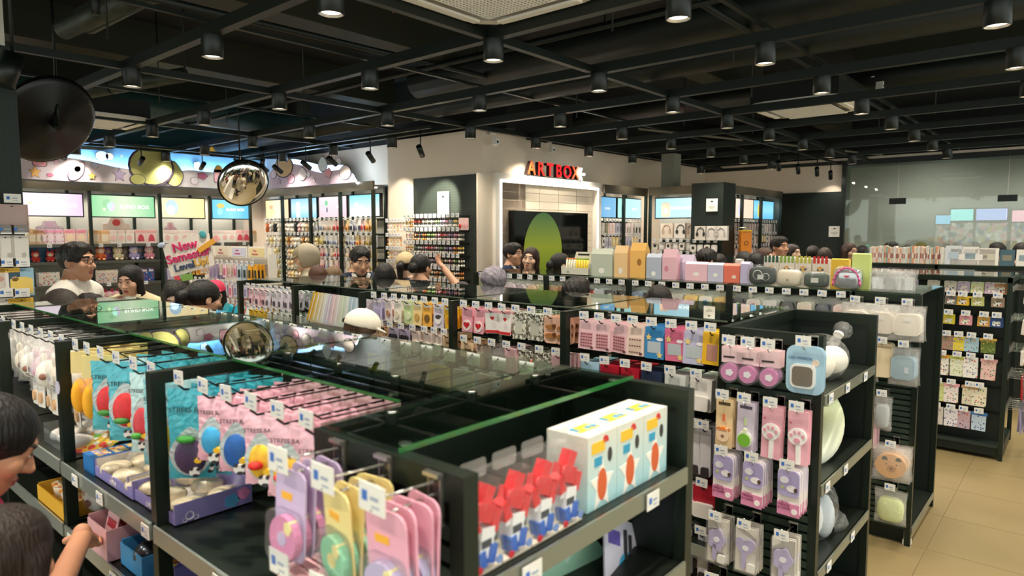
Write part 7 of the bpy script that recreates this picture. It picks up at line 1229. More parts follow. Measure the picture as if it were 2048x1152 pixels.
# ================================================================== PEOPLE
def surfnet(f, lo, hi, h):
    lo = np.array(lo, float); n = np.maximum(2, np.ceil((np.array(hi)-lo)/h).astype(int)+1)
    ax = [lo[i]+h*np.arange(n[i]) for i in range(3)]; X, Y, Z = np.meshgrid(*ax, indexing='ij')
    F = f(X, Y, Z).astype(np.float32); S_ = F < 0
    nx, ny, nz = n-1
    corners = [(i, j, k) for i in (0, 1) for j in (0, 1) for k in (0, 1)]
    cs = np.stack([S_[i:i+nx, j:j+ny, k:k+nz] for i, j, k in corners]); act = cs.any(0) & ~cs.all(0)
    idx = -np.ones((nx, ny, nz), int); ii = np.argwhere(act); idx[act] = np.arange(len(ii))
    P = np.zeros((len(ii), 3)); C = np.zeros(len(ii))
    for a in corners:
        for d in range(3):
            if a[d]: continue
            b = list(a); b[d] = 1
            fa = F[ii[:, 0]+a[0], ii[:, 1]+a[1], ii[:, 2]+a[2]]; fb = F[ii[:, 0]+b[0], ii[:, 1]+b[1], ii[:, 2]+b[2]]
            m = (fa < 0) != (fb < 0); t = np.where(m, fa/np.where(m, fa-fb, 1), 0)
            q = np.tile(np.array(a, float), (len(ii), 1)); q[:, d] += t; P[m] += q[m]; C[m] += 1
    P = lo+(ii+P/C[:, None])*h; Q = []
    for d in range(3):
        e, g = [(1, 2), (2, 0), (0, 1)][d]; sl = [slice(1, -1)]*3; sl[d] = slice(0, -1)
        sl2 = list(sl); sl2[d] = slice(1, None); A = S_[tuple(sl)]; B = S_[tuple(sl2)]; w_ = np.argwhere(A != B); off = np.ones(3, int); off[d] = 0; w0 = w_+off
        flip = A[tuple(w_.T)]
        def at(de, dg): q = w0.copy(); q[:, e] += de; q[:, g] += dg; return idx[q[:, 0], q[:, 1], q[:, 2]]
        quad = np.stack([at(-1, -1), at(0, -1), at(0, 0), at(-1, 0)], 1); quad[~flip] = quad[~flip][:, ::-1]; Q.append(quad)
    Q = np.concatenate(Q); Q = Q[(Q >= 0).all(1)]; return P, Q
def smin(a, b, k): h = np.clip(.5+.5*(b-a)/k, 0, 1); return b*(1-h)+a*h-k*h*(1-h)
def sphere(c, r): return lambda X, Y, Z: np.sqrt((X-c[0])**2+(Y-c[1])**2+(Z-c[2])**2)-r
def elli(c, r):
    m = min(r)
    def f(X, Y, Z):
        k0 = np.sqrt(((X-c[0])/r[0])**2+((Y-c[1])/r[1])**2+((Z-c[2])/r[2])**2); k1 = np.sqrt(((X-c[0])/r[0]**2)**2+((Y-c[1])/r[1]**2)**2+((Z-c[2])/r[2]**2)**2)+1e-9; return k0*(k0-1)/k1
    return f
def caps(a, b, r0, r1):
    a, b = np.array(a, float), np.array(b, float); d = b-a; L = d@d+1e-12
    def f(X, Y, Z):
        t = np.clip(((X-a[0])*d[0]+(Y-a[1])*d[1]+(Z-a[2])*d[2])/L, 0, 1); return np.sqrt((X-a[0]-t*d[0])**2+(Y-a[1]-t*d[1])**2+(Z-a[2]-t*d[2])**2)-(r0+(r1-r0)*t)
    return f
def union(fs, k=.02):
    def f(X, Y, Z):
        v = fs[0](X, Y, Z)
        for g in fs[1:]: v = smin(v, g(X, Y, Z), k)
        return v
    return f
def npmesh(name, parts, mats):
    """parts: list of (verts, quads, material index array or int)"""
    V, Q, MI = [], [], []; o = 0
    for v, q, mi in parts: V.append(v); Q.append(q+o); MI.append(np.full(len(q), mi) if np.isscalar(mi) else mi); o += len(v)
    V = np.concatenate(V); Q = np.concatenate(Q); MI = np.concatenate(MI); me = bpy.data.meshes.new(name)
    me.vertices.add(len(V)); me.vertices.foreach_set('co', V.astype(np.float32).ravel()); me.loops.add(len(Q)*4); me.loops.foreach_set('vertex_index', Q.astype(np.int32).ravel())
    me.polygons.add(len(Q)); me.polygons.foreach_set('loop_start', np.arange(0, len(Q)*4, 4, dtype=np.int32)); me.polygons.foreach_set('loop_total', np.full(len(Q), 4, np.int32))
    for m in mats: me.materials.append(M_(m))
    me.polygons.foreach_set('material_index', MI.astype(np.int32)); me.polygons.foreach_set('use_smooth', np.ones(len(Q), bool)); me.update(calc_edges=True); me.validate(); return me
def rotm(yaw=0., pitch=0., roll=0.): return np.array(Matrix.Rotation(yaw, 3, 'Z') @ Matrix.Rotation(pitch, 3, 'X') @ Matrix.Rotation(roll, 3, 'Y'))
def skinm(c):
    c = hexc(c); return mat(tuple(k+(1-k)*q for k, q in zip(c, (.12, .10, .08))), .5, noise=.06, nscale=25)
HAIRM = {}
def hairm(c):
    if c in HAIRM: return HAIRM[c]
    m = bpy.data.materials.new('mat_hair'); m.use_nodes = True; nt = m.node_tree; b = nt.nodes['Principled BSDF']; b.inputs['Roughness'].default_value = .42; b.inputs['Specular IOR Level'].default_value = .4
    tc = nt.nodes.new('ShaderNodeTexCoord'); mp = nt.nodes.new('ShaderNodeMapping'); mp.inputs['Scale'].default_value = (90, 90, 7); n = nt.nodes.new('ShaderNodeTexNoise'); n.inputs['Scale'].default_value = 1.6; n.inputs['Detail'].default_value = 3
    nt.links.new(tc.outputs['Object'], mp.inputs[0]); nt.links.new(mp.outputs[0], n.inputs['Vector']); cc = hexc(c); mx = nt.nodes.new('ShaderNodeMix'); mx.data_type = 'RGBA'; mx.inputs[6].default_value = (*[k*.45 for k in cc], 1); mx.inputs[7].default_value = (min(1, cc[0]*1.5+.006), min(1, cc[1]*1.4+.004), min(1, cc[2]*1.3+.003), 1)
    nt.links.new(n.outputs['Fac'], mx.inputs[0]); nt.links.new(mx.outputs[2], b.inputs['Base Color']); bp = nt.nodes.new('ShaderNodeBump'); bp.inputs['Strength'].default_value = .9; bp.inputs['Distance'].default_value = .008; nt.links.new(n.outputs['Fac'], bp.inputs['Height']); nt.links.new(bp.outputs[0], b.inputs['Normal']); HAIRM[c] = m; return m
# head in its own frame: face towards +y, z up, origin between the ears
HEADF = [elli((0, -.008, .025), (.074, .094, .085)), elli((0, .03, -.05), (.056, .058, .068)), elli((0, .055, -.09), (.03, .03, .028))]
NECK = caps((0, -.022, -.07), (0, -.04, -.19), .05, .056)
def headsdf(X, Y, Z):
    v = smin(smin(HEADF[0](X, Y, Z), HEADF[1](X, Y, Z), .035), HEADF[2](X, Y, Z), .03)
    v = smin(v, elli((0, .082, .03), (.05, .012, .012))(X, Y, Z), .02)                        # brow
    for s in (-1, 1):
        v = smin(v, elli((s*.045, .06, -.025), (.022, .022, .02))(X, Y, Z), .03)                # cheek
        v = np.maximum(v, -elli((s*.031, .102, .008), (.02, .016, .011))(X, Y, Z)+0.002)        # eye socket
        v = smin(v, elli((s*.031, .076, .008), (.0145, .013, .0125))(X, Y, Z), .004)            # lid
        v = smin(v, elli((s*.077, -.008, -.008), (.01, .02, .031))(X, Y, Z), .008)              # ear
        v = np.maximum(v, -elli((s*.088, -.002, -.004), (.008, .01, .017))(X, Y, Z))
    v = smin(v, caps((0, .085, .012), (0, .11, -.03), .007, .0125)(X, Y, Z), .012); 
    for s in (-1, 1): v = smin(v, elli((s*.012, .095, -.034), (.009, .01, .008))(X, Y, Z), .008)
    v = smin(v, elli((0, .088, -.06), (.021, .012, .0065))(X, Y, Z), .006); v = smin(v, elli((0, .086, -.072), (.018, .012, .007))(X, Y, Z), .006); v = np.maximum(v, -elli((0, .104, -.066), (.022, .012, .0016))(X, Y, Z))
    return smin(v, NECK(X, Y, Z), .03)
_HC = {}
def head_geo(h):
    if h not in _HC:
        P, Q = surfnet(headsdf, (-.105, -.125, -.2), (.105, .145, .13), h); c = P[Q].mean(1); mi = np.zeros(len(Q), int)
        lip = (((c[:, 0])/.023)**2+((c[:, 2]+.066)/.0125)**2 < 1) & (c[:, 1] > .08); mi[lip] = 1
        for s in (-1, 1):
            br = (np.abs(c[:, 0]-s*.033) < .021) & (np.abs(c[:, 2]-.033+.1*np.abs(c[:, 0]-s*.03)) < .0052) & (c[:, 1] > .06); mi[br] = 2
        _HC[h] = (P, Q, mi)
    return _HC[h]
def hair_geo(style, h, length=.2, seed=0):
    key = (style, h, length)
    if key in _HC: return _HC[key]
    cap_ = elli((0, -.014, .032), (.087, .108, .094))
    def base(X, Y, Z):
        v = cap_(X, Y, Z)
        if style == 'short':
            v = smin(v, elli((0, .03, .085), (.06, .06, .035))(X, Y, Z), .03); cut = elli((0, .125, -.02), (.074, .1, .098))(X, Y, Z); v = np.maximum(v, -cut); v = np.maximum(v, -(Z+.055-.25*np.maximum(0, -Y))); v = np.maximum(v, -np.maximum(np.maximum(-.02-Y, Z+.012), -.03-Z*0)) if False else v
            v = np.maximum(v, -elli((-.085, .035, -.04), (.03, .06, .05))(X, Y, Z)); v = np.maximum(v, -elli((.085, .035, -.04), (.03, .06, .05))(X, Y, Z))
        else:
            cut = elli((0, .13, -.025), (.064, .11, .1))(X, Y, Z); 
            if style in ('long', 'bob'):
                for s in (-1, 1): v = smin(v, caps((s*.07, .0, .0), (s*.078, .0, -length), .032, .03)(X, Y, Z), .03)
                v = smin(v, caps((0, -.06, -.02), (0, -.075, -length), .055, .05)(X, Y, Z), .04)
            if style in ('tied', 'pony', 'bun'):
                v = np.maximum(v, -elli((-.1, .012, -.035), (.036, .06, .06))(X, Y, Z)); v = np.maximum(v, -elli((.1, .012, -.035), (.036, .06, .06))(X, Y, Z)); v = np.maximum(v, -(Z+.075))
            if style == 'pony':
                for a, b, r0, r1 in (((0, -.1, .04), (0, -.15, .0), .03, .034), ((0, -.15, .0), (0, -.145, -length), .034, .02)): v = smin(v, caps(a, b, r0, r1)(X, Y, Z), .02)
            if style == 'bun': v = smin(v, elli((0, -.125, .0), (.045, .04, .045))(X, Y, Z), .012)
            if style == 'curly':
                v = smin(v, elli((0, -.02, .05), (.1, .115, .09))(X, Y, Z), .03); v = v+.007*np.sin(X*75+Z*30)*np.sin(Y*70+1+X*40)*np.sin(Z*80+Y*30); v = np.maximum(v, -(Z+.07))
            v = np.maximum(v, -cut)
        if style in ('short',): v = v+.0045*np.sin(X*120+Z*50+Y*30)*np.sin(Y*110+Z*40)
        return v
    zb = -.11 if style in ('short', 'tied', 'bun', 'curly') else -length-.06
    P, Q = surfnet(base, (-.14, -.21, zb), (.14, .14, .17), h); _HC[key] = (P, Q); return _HC[key]
def body_geo(h, arms, hands, lean=0.):
    """unit body for 1.70 m; arms: per side (shoulder, elbow, wrist); returns geometry with material per face: 0 skin 1 top 2 trousers 3 shoes"""
    fs = [caps((-.1, -.02, 1.36), (.1, -.02, 1.36), .075, .075), elli((0, -.01, 1.22), (.165, .105, .17)), elli((0, 0, 1.02), (.14, .1, .14)), elli((0, -.005, .92), (.165, .115, .11)), caps((0, -.03, 1.4), (0, -.03, 1.5), .062, .055), caps((-.06, -.03, 1.43), (-.15, -.02, 1.385), .045, .05), caps((.06, -.03, 1.43), (.15, -.02, 1.385), .045, .05)]
    for s in (-1, 1):
        fs += [caps((s*.085, 0, .9), (s*.09, .015, .5), .085, .058), caps((s*.09, .015, .5), (s*.09, -.015, .09), .056, .04), elli((s*.09, .04, .045), (.042, .115, .045))]
    tor = union(fs, .05)
    af = []
    for s, (sh, el, wr) in zip((-1, 1), arms): af += [caps(sh, el, .053, .042), caps(el, wr, .042, .03)]
    armf = union(af, .012)
    def f(X, Y, Z): return smin(tor(X, Y, Z), armf(X, Y, Z), .025)
    pts = np.array([p for a in arms for p in a]); lo = np.minimum([-.26, -.18, -.0], pts.min(0)-.08); hi = np.maximum([.26, .2, 1.56], pts.max(0)+.08); hi[2] = max(1.54, hi[2]); lo[2] = -.02
    P, Q = surfnet(f, lo, hi, h); c = P[Q].mean(1); mi = np.ones(len(Q), int); mi[c[:, 2] < .95] = 2; mi[c[:, 2] < .085] = 3; mi[(c[:, 2] > 1.462) & (np.hypot(c[:, 0], c[:, 1]+.03) < .1)] = 0
    for s, (sh, el, wr) in zip((-1, 1), arms):
        sh, el, wr = map(np.array, (sh, el, wr))
        def dseg(a, b): d = b-a; t = np.clip(((c-a)@d)/(d@d), 0, 1); return np.linalg.norm(c-a-t[:, None]*d, axis=1), t
        d2, t2 = dseg(el, wr); mi[(d2 < .052) & (t2 > .05) & (mi != 0)] = 4                      # forearm
        mi[(d2 < .06) & (t2 > .9)] = 0
    return P, Q, mi
def hand_geo(h, curl=.5, pinch=False):
    """hand at the wrist, fingers along +y, palm down, thumb to +x"""
    fs = [elli((0, .045, 0), (.038, .048, .014)), caps((0, -.02, 0), (0, .02, 0), .026, .024)]
    fing = []
    for i, (x, L) in enumerate(((.028, .068), (.01, .076), (-.009, .07), (-.027, .055))):
        a = np.array([x, .08, 0.]); d = np.array([x*.25, 1, 0]); p = a; seg = []; ang = 0
        for k, fr in enumerate((.45, .32, .23)):
            ang += curl*(.7 if k == 0 else .9); q = p+np.array([d[0]*L*fr, math.cos(ang)*L*fr, -math.sin(ang)*L*fr]); seg.append(caps(p, q, .0095-.001*k, .0088-.001*k)); p = q
        fing.append(union(seg, .004))
    th = union([caps((.03, .02, -.003), (.055, .05, -.012), .013, .0105), caps((.055, .05, -.012), (.058 if not pinch else .045, .085, -.026-.02*curl), .0105, .008)], .005)
    def f(X, Y, Z):
        v = smin(fs[0](X, Y, Z), fs[1](X, Y, Z), .015); w_ = fing[0](X, Y, Z)
        for g in fing[1:]: w_ = np.minimum(w_, g(X, Y, Z))
        v = smin(v, w_, .006); return smin(v, th(X, Y, Z), .008)
    return surfnet(f, (-.06, -.05, -.09), (.09, .17, .04), h)
_BC = {}
REST = [((-.185, -.02, 1.37), (-.235, -.03, 1.1), (-.225, .05, .87)), ((.185, -.02, 1.37), (.235, -.03, 1.1), (.225, .05, .87))]
FWD = [((-.185, -.02, 1.37), (-.22, .0, 1.1), (-.12, .22, 1.05)), ((.185, -.02, 1.37), (.22, .0, 1.1), (.12, .22, 1.05))]
def person(px, top, depth, face, label, hair=('short', '#15110f'), skin='#d8a184', top_c='#e9e4da', leg_c='#2a2e3a', arms=None, hh=.011, bh=.024, nod=0., tilt=0., turn=0., sleeve=None, length=.2, height=None, extras=(), eyes=True, lips='#bb7a6a', shoe='#3a3836', pos=None, body_face=None, group=None):
    p = atD(px, top, depth); 
    if pos: p = Vector((pos[0], pos[1], p.z))
    Ht = height or min(1.9, max(1.2, p.z)); sc = Ht/1.70
    yaw = math.radians(220.75+face)-PI/2; byaw = yaw if body_face is None else math.radians(220.75+body_face)-PI/2
    arms = arms or REST; key = (round(bh, 4), str(arms))
    if key not in _BC: _BC[key] = body_geo(bh, arms, None)
    bP, bQ, bm = _BC[key]
    HR_ = rotm(yaw-byaw+math.radians(turn), -math.radians(nod), math.radians(tilt)); hc = np.array([0, .0, 1.572])
    piv = np.array([0, -.03, -.1])
    def hx(P): return ((P-piv)@HR_.T+piv)*1.0+hc
    P, Q, mi = head_geo(hh); mi2 = mi.copy(); mi2[mi == 1] = 5; mi2[mi == 2] = 6
    parts = [(bP, bQ, bm), (hx(P), Q, mi2)]
    for i, s in enumerate((-1, 1)):
        sh, el, wr = [np.array(q) for q in arms[i]]; hk = ('hand', hh, round(extras_curl(extras), 2))
        if hk not in _HC: _HC[hk] = hand_geo(min(.012, max(.005, hh)), hk[2])
        hp, hq = _HC[hk]; d = (wr-el)/np.linalg.norm(wr-el); Y = d+np.array([0, 0, -droop(extras)]); Y = Y/np.linalg.norm(Y); X = np.cross(Y, [0, 0, 1.]); X = X/(np.linalg.norm(X)+1e-9)*(-1 if s > 0 else 1); Z = np.cross(X, Y); 
        Rm = np.stack([X, Y, Z], 1)
        if np.linalg.det(Rm) < 0: Rm[:, 2] *= -1
        parts.append((hp@Rm.T+wr+d*.01, hq, 0))
    o = empty('person', (p.x, p.y, 0), (0, 0, byaw)); o.scale = (sc, sc, sc); tag(o, label, 'person', group)
    slc = sleeve or top_c
    me = npmesh('body', parts, [skinm(skin), mat(top_c, .8, noise=.12, nscale=14), mat(leg_c, .8), mat(shoe, .5), (skinm(skin) if slc == 'skin' else mat(slc, .8, noise=.12, nscale=14)), mat(lips, .45), mat('#241a16', .7)])
    b = obj('body', me, o)
    hobj = {'hx': hx, 'o': o, 'b': b}
    st = hair[0]
    if st != 'none':
        hP, hQ = hair_geo(st, max(hh*.9, .007), length); obj('hair', npmesh('hair', [(hx(hP), hQ, 0)], [hairm(hair[1])]), o)
    if eyes:
        E = MB()
        for s in (-1, 1):
            c = hx(np.array([[s*.031, .0845, .0065]]))[0]; c2 = hx(np.array([[s*.031, .098, .0075]]))[0]
            E.ell(c, (.0112, .0065, .0055), 10, 7, 0); E.ell(hx(np.array([[s*.031, .0875, .0065]]))[0], (.0056, .005, .0056), 8, 6, 1)
            E.tube([hx(np.array([[s*.031+dx, .0905-abs(dx)*.35, .0122-abs(dx)*.2]]))[0] for dx in (-.013, -.006, 0, .006, .013)], .0018, 5, 1)
        obj('eyes', E.mesh('eyes', mat('#e9e2da', .3), mat('#17110f', .25)), o)
    for e in extras:
        if callable(e): e(hobj)
    return o
def droop(ex):
    for e in ex:
        if isinstance(e, tuple) and e[0] == 'droop': return e[1]
    return 0.
def extras_curl(ex):
    for e in ex:
        if isinstance(e, tuple) and e[0] == 'curl': return e[1]
    return .35
def glasses(col='#1c1a18', r=.0012):
    def f(H):
        hx = H['hx']; m = MB()
        for s in (-1, 1):
            m.tube([hx(np.array([[s*.033+.024*math.cos(a), .103+.004*math.cos(a*2), .004+.018*math.sin(a)]]))[0] for a in [2*PI*i/14 for i in range(15)]], r*1.6, 5); m.tube([hx(np.array([q]))[0] for q in ([s*.057, .1, .012], [s*.078, .05, .012], [s*.082, -.01, .005])], r*1.6, 5)
        m.tube([hx(np.array([q]))[0] for q in ([-.01, .108, .006], [.01, .108, .006])], r*1.6, 5); obj('glasses', m.mesh('glasses', mat(col, .3)), H['o'])
    return f
def cap(col, brim_len=.085, back=False):
    def f(H):
        hx = H['hx']
        def g(X, Y, Z):
            v = np.maximum(elli((0, -.014, .042), (.096, .117, .1))(X, Y, Z), -(Z-.028)); b = np.maximum(elli((0, .1, .036), (.075, brim_len, .02))(X, Y, Z), np.abs(Z-.033+.25*np.maximum(0, Y-.08)**1.0*1.2)-.0075); b = np.maximum(b, -(Y-.06)); return np.minimum(v, b)
        P, Q = surfnet(g, (-.12, -.15, -.06), (.12, .22, .17), .0075); obj('cap', npmesh('cap', [(hx(P), Q, 0)], [mat(col, .85, noise=.08, nscale=30)]), H['o']); c = hx(np.array([[0, -.014, .141]]))[0]; obj('cap_button', MB().ell(c, (.008, .008, .005), 8, 5).mesh('cap_button', mat(col, .85)), H['o'])
    return f
def ellpart(name, c, r, col, onhead=True, rough=.5):
    def f(H): cc = H['hx'](np.array([c]))[0] if onhead else c; obj(name, MB().ell(cc, r, 14, 9).mesh(name, mat(col, rough)), H['o'])
    return f
def sdfpart(name, fn, lo, hi, h, col, rough=.8):
    def f(H): P, Q = surfnet(fn, lo, hi, h); obj(name, npmesh(name, [(H['hx'](P), Q, 0)], [mat(col, rough, noise=.1, nscale=20)]), H['o'])
    return f
def collar(col, r=.075):
    def f(H): obj('collar', MB().lathe([(r+.012, 1.395), (r+.004, 1.43), (r-.006, 1.455), (r-.012, 1.45)], 22, c=(0, -.03, 0)).mesh('collar', mat(col, .8)), H['o'])
    return f
def vneck(col):
    def f(H): obj('shirt_collar', MB().add([(-.075, .02, 1.455), (-.05, .055, 1.45), (0, .098, 1.33), (-.02, .1, 1.32), (-.085, .05, 1.44)], [(0, 1, 2, 3, 4)]).add([(.075, .02, 1.455), (.05, .055, 1.45), (0, .098, 1.33), (.02, .1, 1.32), (.085, .05, 1.44)], [(4, 3, 2, 1, 0)]).mesh('shirt_collar', mat(col, .7)), H['o'])
    return f
BK_ = '#15110f'
FINE = .0065
person(152, 483, 4.5, 88, 'man with short dark hair and black glasses in a white T-shirt, seen in profile', ('short', '#1d1814'), '#c98a66', '#ece6da', '#3a4258', hh=FINE, bh=.018, extras=[glasses(), collar('#ece6da')], sleeve='skin', lips='#a8645a')
person(112, 570, 3.7, 75, 'woman with tied dark hair and a black hair clip bending behind the glass tops', ('bun', '#2a201a'), '#d09a78', '#2a2a30', hh=.009, nod=25, extras=[ellpart('hair_clip', (-.08, -.06, .06), (.014, .035, .02), '#161414')])
person(170, 581, 4.0, 80, 'person with short black hair bowed beside the woman with the hair clip', ('short', BK_), '#c89272', '#3a3a3e', hh=.011, nod=20)
person(263, 527, 5.2, 5, 'woman with long black hair in a cream jacket looking down', ('long', '#120f0d'), '#d9a184', '#e6d3aa', '#4a4038', hh=.008, bh=.02, nod=12, turn=-6, length=.26, lips='#b05c50', arms=FWD, extras=[vneck('#efe0bc')])
person(352, 553, 4.65, 15, 'woman with a centre parting and long black hair reading downwards', ('long', '#17120f'), '#e6bfa6', '#d8cfc4', hh=.0075, nod=28, length=.24, arms=FWD, lips='#c46a66')
person(402, 557, 4.05, 140, 'woman with a black ponytail, dark top and red lanyard seen from behind', ('pony', '#100d0c'), '#c98e6c', '#16171a', hh=.0075, nod=10, length=.22, extras=[lambda H: obj('lanyard', MB().tube([(.1*math.cos(a), -.03+.1*math.sin(a), 1.445-.02*math.sin(a)) for a in [2*PI*i/20 for i in range(21)]], .006, 6).mesh('lanyard', mat('#c8182a', .5)), H['o']), ellpart('earring', (-.082, -.002, -.045), (.005, .003, .008), '#d9c27a')])
person(494, 571, 5.35, 15, 'child in a pink-red baseball cap behind the charm packets', ('bob', BK_), '#c99472', '#23272e', hh=.009, length=.12, extras=[cap('#d8385a')], pos=(2.72, 5.75))
person(610, 491, 6.8, -70, 'person in a beige hoodie, cap and face mask beside the keychain wall', ('none', BK_), '#d0a080', '#a89d88', hh=.009, nod=8, extras=[cap('#948a6e', .105), sdfpart('hood', lambda X, Y, Z: np.maximum(np.maximum(elli((0, -.03, .02), (.115, .135, .135))(X, Y, Z), -elli((0, .11, .01), (.092, .13, .15))(X, Y, Z)), -elli((0, -.005, .01), (.09, .105, .11))(X, Y, Z)), (-.14, -.19, -.16), (.14, .14, .18), .01, '#a89d88'), ellpart('face_mask', (0, .066, -.055), (.055, .045, .042), '#c9c3b8')])
person(634, 527, 5.85, 35, 'woman with brown wavy hair behind the middle rack', ('long', '#4a2a18'), '#dba584', '#8a6a58', hh=.009, nod=18, length=.2)
person(668, 531, 6.3, 170, 'woman with light ash-brown hair seen from behind', ('bob', '#7a6448'), '#d8a888', '#b9a898', hh=.011, length=.12)
person(718, 489, 6.0, 30, 'young man in a navy jacket with a white collar looking down', ('short', '#100e0d'), '#cf9670', '#1f2c40', hh=.0065, bh=.018, nod=16, extras=[vneck('#ece8e0')], lips='#b06a5c')
person(771, 525, 5.55, 165, 'woman with straight black hair seen from behind, left of the beige cap', ('long', '#120f0e'), '#d09a7a', '#24242a', hh=.009, length=.26, turn=10)
person(812, 506, 6.6, 165, 'woman in a beige cap with a black ponytail before the charm pegboard', ('pony', '#15110f'), '#d2a080', '#3a3a40', hh=.009, length=.25, extras=[cap('#cdb48a')])
RAISE = [REST[0], ((.185, -.02, 1.37), (.36, .12, 1.36), (.17, .12, 1.56))]
person(842, 507, 6.0, 150, 'woman with a low black bun in a black T-shirt raising her hand to her face', ('bun', '#0f0d0c'), '#c98e6a', '#15161a', hh=.008, bh=.018, arms=RAISE, sleeve='skin', extras=[('curl', .6), lambda H: obj('bag_strap', MB().tube([(.1, -.12, 1.4), (.13, -.125, 1.2), (.15, -.12, 1.0)], .012, 6).mesh('bag_strap', mat('#e6ddce', .7)), H['o'])])
person(922, 560, 5.6, 160, 'dark-haired person bending before the corner pegboard', ('bob', '#1d1512'), '#c08a68', '#1a1a1e', hh=.012, length=.1, nod=20)
person(712, 618, 3.6, 110, 'person with brown hair in a white baseball cap between the racks', ('long', '#4a3626'), '#d8a98a', '#3a3430', hh=.0075, length=.2, nod=14, extras=[('curl', .3), cap('#efe6d4', .1), ellpart('cap_opening', (0, -.122, .045), (.022, .012, .018), '#2a211c')], body_face=170)
person(988, 535, 4.9, 178, 'older woman with curly grey-lilac hair seen from behind', ('curly', '#8f8a98'), '#d09a80', '#8a8f86', hh=.008)
person(1026, 485, 7.4, 60, 'man in a dark navy suit with a white collar before the television', ('short', BK_), '#c88e6a', '#1c2a44', hh=.009, extras=[vneck('#ece8e2')])
person(1059, 493, 7.05, -18, 'woman with long brown hair turned to look aside before the television', ('long', '#2e1d15'), '#e3b394', '#1d1b1e', hh=.0075, length=.24, tilt=-6, lips='#bd6a5c')
person(1122, 505, 6.75, 110, 'woman with tied black hair at the right edge of the television', ('bun', '#13100f'), '#d4a282', '#17181c', hh=.01)
person(1155, 553, 4.4, 120, 'man with combed dark hair and red glasses seen from behind his cheek', ('short', '#1a1411'), '#d39a7c', '#e6e0d6', hh=.0075, extras=[glasses('#c8281e', .002), collar('#efeae2')])
person(1318, 568, 4.2, 178, 'person with a rounded dark bob and a pink collar between the racks', ('bob', '#171210'), '#d6a486', '#e6bccb', hh=.0075, length=.12)
person(1410, 494, 6.6, 120, 'man with tousled black hair bending behind the gift bags', ('short', '#14100e'), '#c98f70', '#4a3a3a', hh=.009, nod=15)
person(1438, 506, 7.1, 150, 'person with dark hair beside the tousled man', ('bob', '#1d1512'), '#d0a084', '#5a4a48', hh=.012, length=.1)
person(1560, 472, 8.3, 25, 'man with cropped black hair standing behind the gift bags', ('short', '#100e0d'), '#c07f58', '#23262a', hh=.008)
person(1586, 487, 9.0, 30, 'woman with dark hair beside the man with cropped hair', ('bob', '#2a1d18'), '#d8a98c', '#4a4a50', hh=.012, length=.12)
person(1486, 498, 7.3, 5, 'dark-haired person with a pale forehead behind the coral gift bag', ('tied', '#120f0e'), '#d8a88a', '#6a5a5a', hh=.01, nod=25)
person(1512, 504, 6.6, 178, 'person with straight black hair behind the coral gift bag', ('bob', '#0e0c0c'), '#d8a88a', '#e0d8cc', hh=.011, length=.16)
person(1530, 495, 7.95, 40, 'brown-haired person half hidden behind the striped gift bags', ('bob', '#4a3020'), '#d6a486', '#6a6a70', hh=.012, length=.12)
person(1626, 491, 9.3, 160, 'person with dark hair before the dark green wall', ('short', '#1d1713'), '#c8977a', '#3a3a3a', hh=.014)
person(1650, 494, 9.0, 150, 'grey-brown haired person before the dark green wall', ('bob', '#3a3028'), '#c8977a', '#4a4440', hh=.014, length=.1)
person(1700, 485, 9.3, 20, 'woman with brown hair and round glasses behind the yellow gift bag', ('long', '#3a2216'), '#dba888', '#5a4a44', hh=.009, extras=[glasses()], length=.15)
person(1724, 490, 9.9, 170, 'dark head beside the woman with round glasses', ('bob', '#14110f'), '#c8977a', '#3a3a40', hh=.014, length=.1)
person(1783, 483, 9.4, 10, 'man with black hair and sunglasses behind the red box', ('short', '#0f0d0d'), '#c08560', '#3a3a44', hh=.011, extras=[ellpart('sunglasses', (0, .09, .01), (.06, .02, .018), '#0e1012', True, .15)])
person(1816, 489, 8.8, 170, 'person with short black hair before the frosted glass', ('short', '#14110f'), '#c08a68', '#3a3a3a', hh=.014)
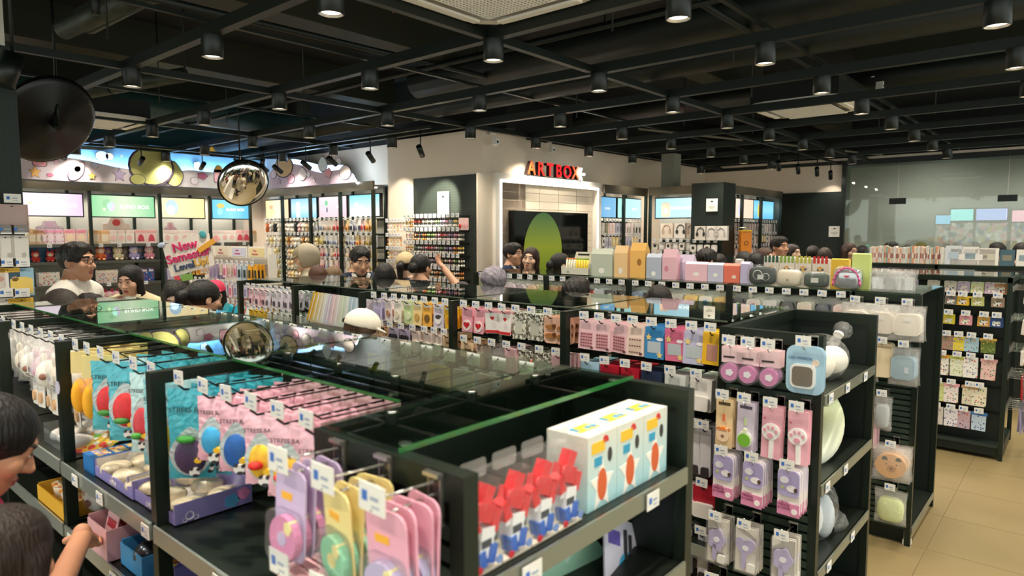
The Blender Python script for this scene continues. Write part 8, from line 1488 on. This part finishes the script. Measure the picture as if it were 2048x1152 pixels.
person(1842, 485, 9.5, 165, 'person in an olive knitted cap before the frosted glass', ('none', BK_), '#b98560', '#5a5a3a', hh=.012, eyes=False, extras=[sdfpart('knit_cap', lambda X, Y, Z: np.maximum(elli((0, -.012, .03), (.094, .113, .11))(X, Y, Z), -(Z+.01)), (-.12, -.15, -.04), (.12, .13, .16), .01, '#5c5a2a')])
person(1995, 484, 8.5, 170, 'person in a dark cap behind the framed prints', ('short', '#15110f'), '#b98560', '#3a3a3a', hh=.014)
person(2044, 484, 8.0, 160, 'dark-haired person at the end of the far counter', ('bob', '#1d1512'), '#c8977a', '#3a3a3a', hh=.014, length=.1)
# foreground girl reaching to the shelf, and the child in front of her
Hh = 1.535; gp = Vector((.30, 1.83, 0)); gyaw = math.radians(220.75+132)-PI/2; sc_ = Hh/1.7
hand_w = onX(165, 1072, .60); R_ = Matrix.Rotation(-gyaw, 3, 'Z'); hl = (R_ @ (hand_w-gp))/sc_
REACH = [REST[0], ((.185, -.02, 1.37), (.3, .05, 1.1), (hl.x, hl.y, hl.z))]
def earring(H): obj('earring', MB().lathe([(.011, .002), (.013, 0), (.011, -.002), (.009, 0), (.011, .002)], 18, c=H['hx'](np.array([[.083, -.004, -.05]]))[0], R=Matrix.Rotation(PI/2, 3, 'Y')).mesh('earring', mat('#e0cfa0', .2, .9)), H['o'])
def pinkband(H): obj('shirt_collar', MB().lathe([(.1, 1.39), (.082, 1.43), (.07, 1.45)], 24, c=(0, -.03, 0)).mesh('shirt_collar', mat('#c8285e', .8)), H['o'])
person(10, 765, 1.5, 132, 'girl with tied black hair and hoop earring in pink, reaching to the shelf', ('tied', '#0f0c0b'), '#b9744c', '#c8285e', '#3a3430', hh=.005, bh=.014, nod=30, arms=REACH, sleeve='skin', height=Hh, pos=(gp.x, gp.y), extras=[('curl', .55), ('droop', 1.1), earring, pinkband], lips='#a0504a')
person(38, 962, 1.22, 175, 'child with long smooth dark brown hair standing before the girl in pink', ('long', '#241a14'), '#b9744c', '#2a2622', '#2a2a2e', hh=.008, length=.35, height=1.38, pos=(.27, 1.45), nod=15)
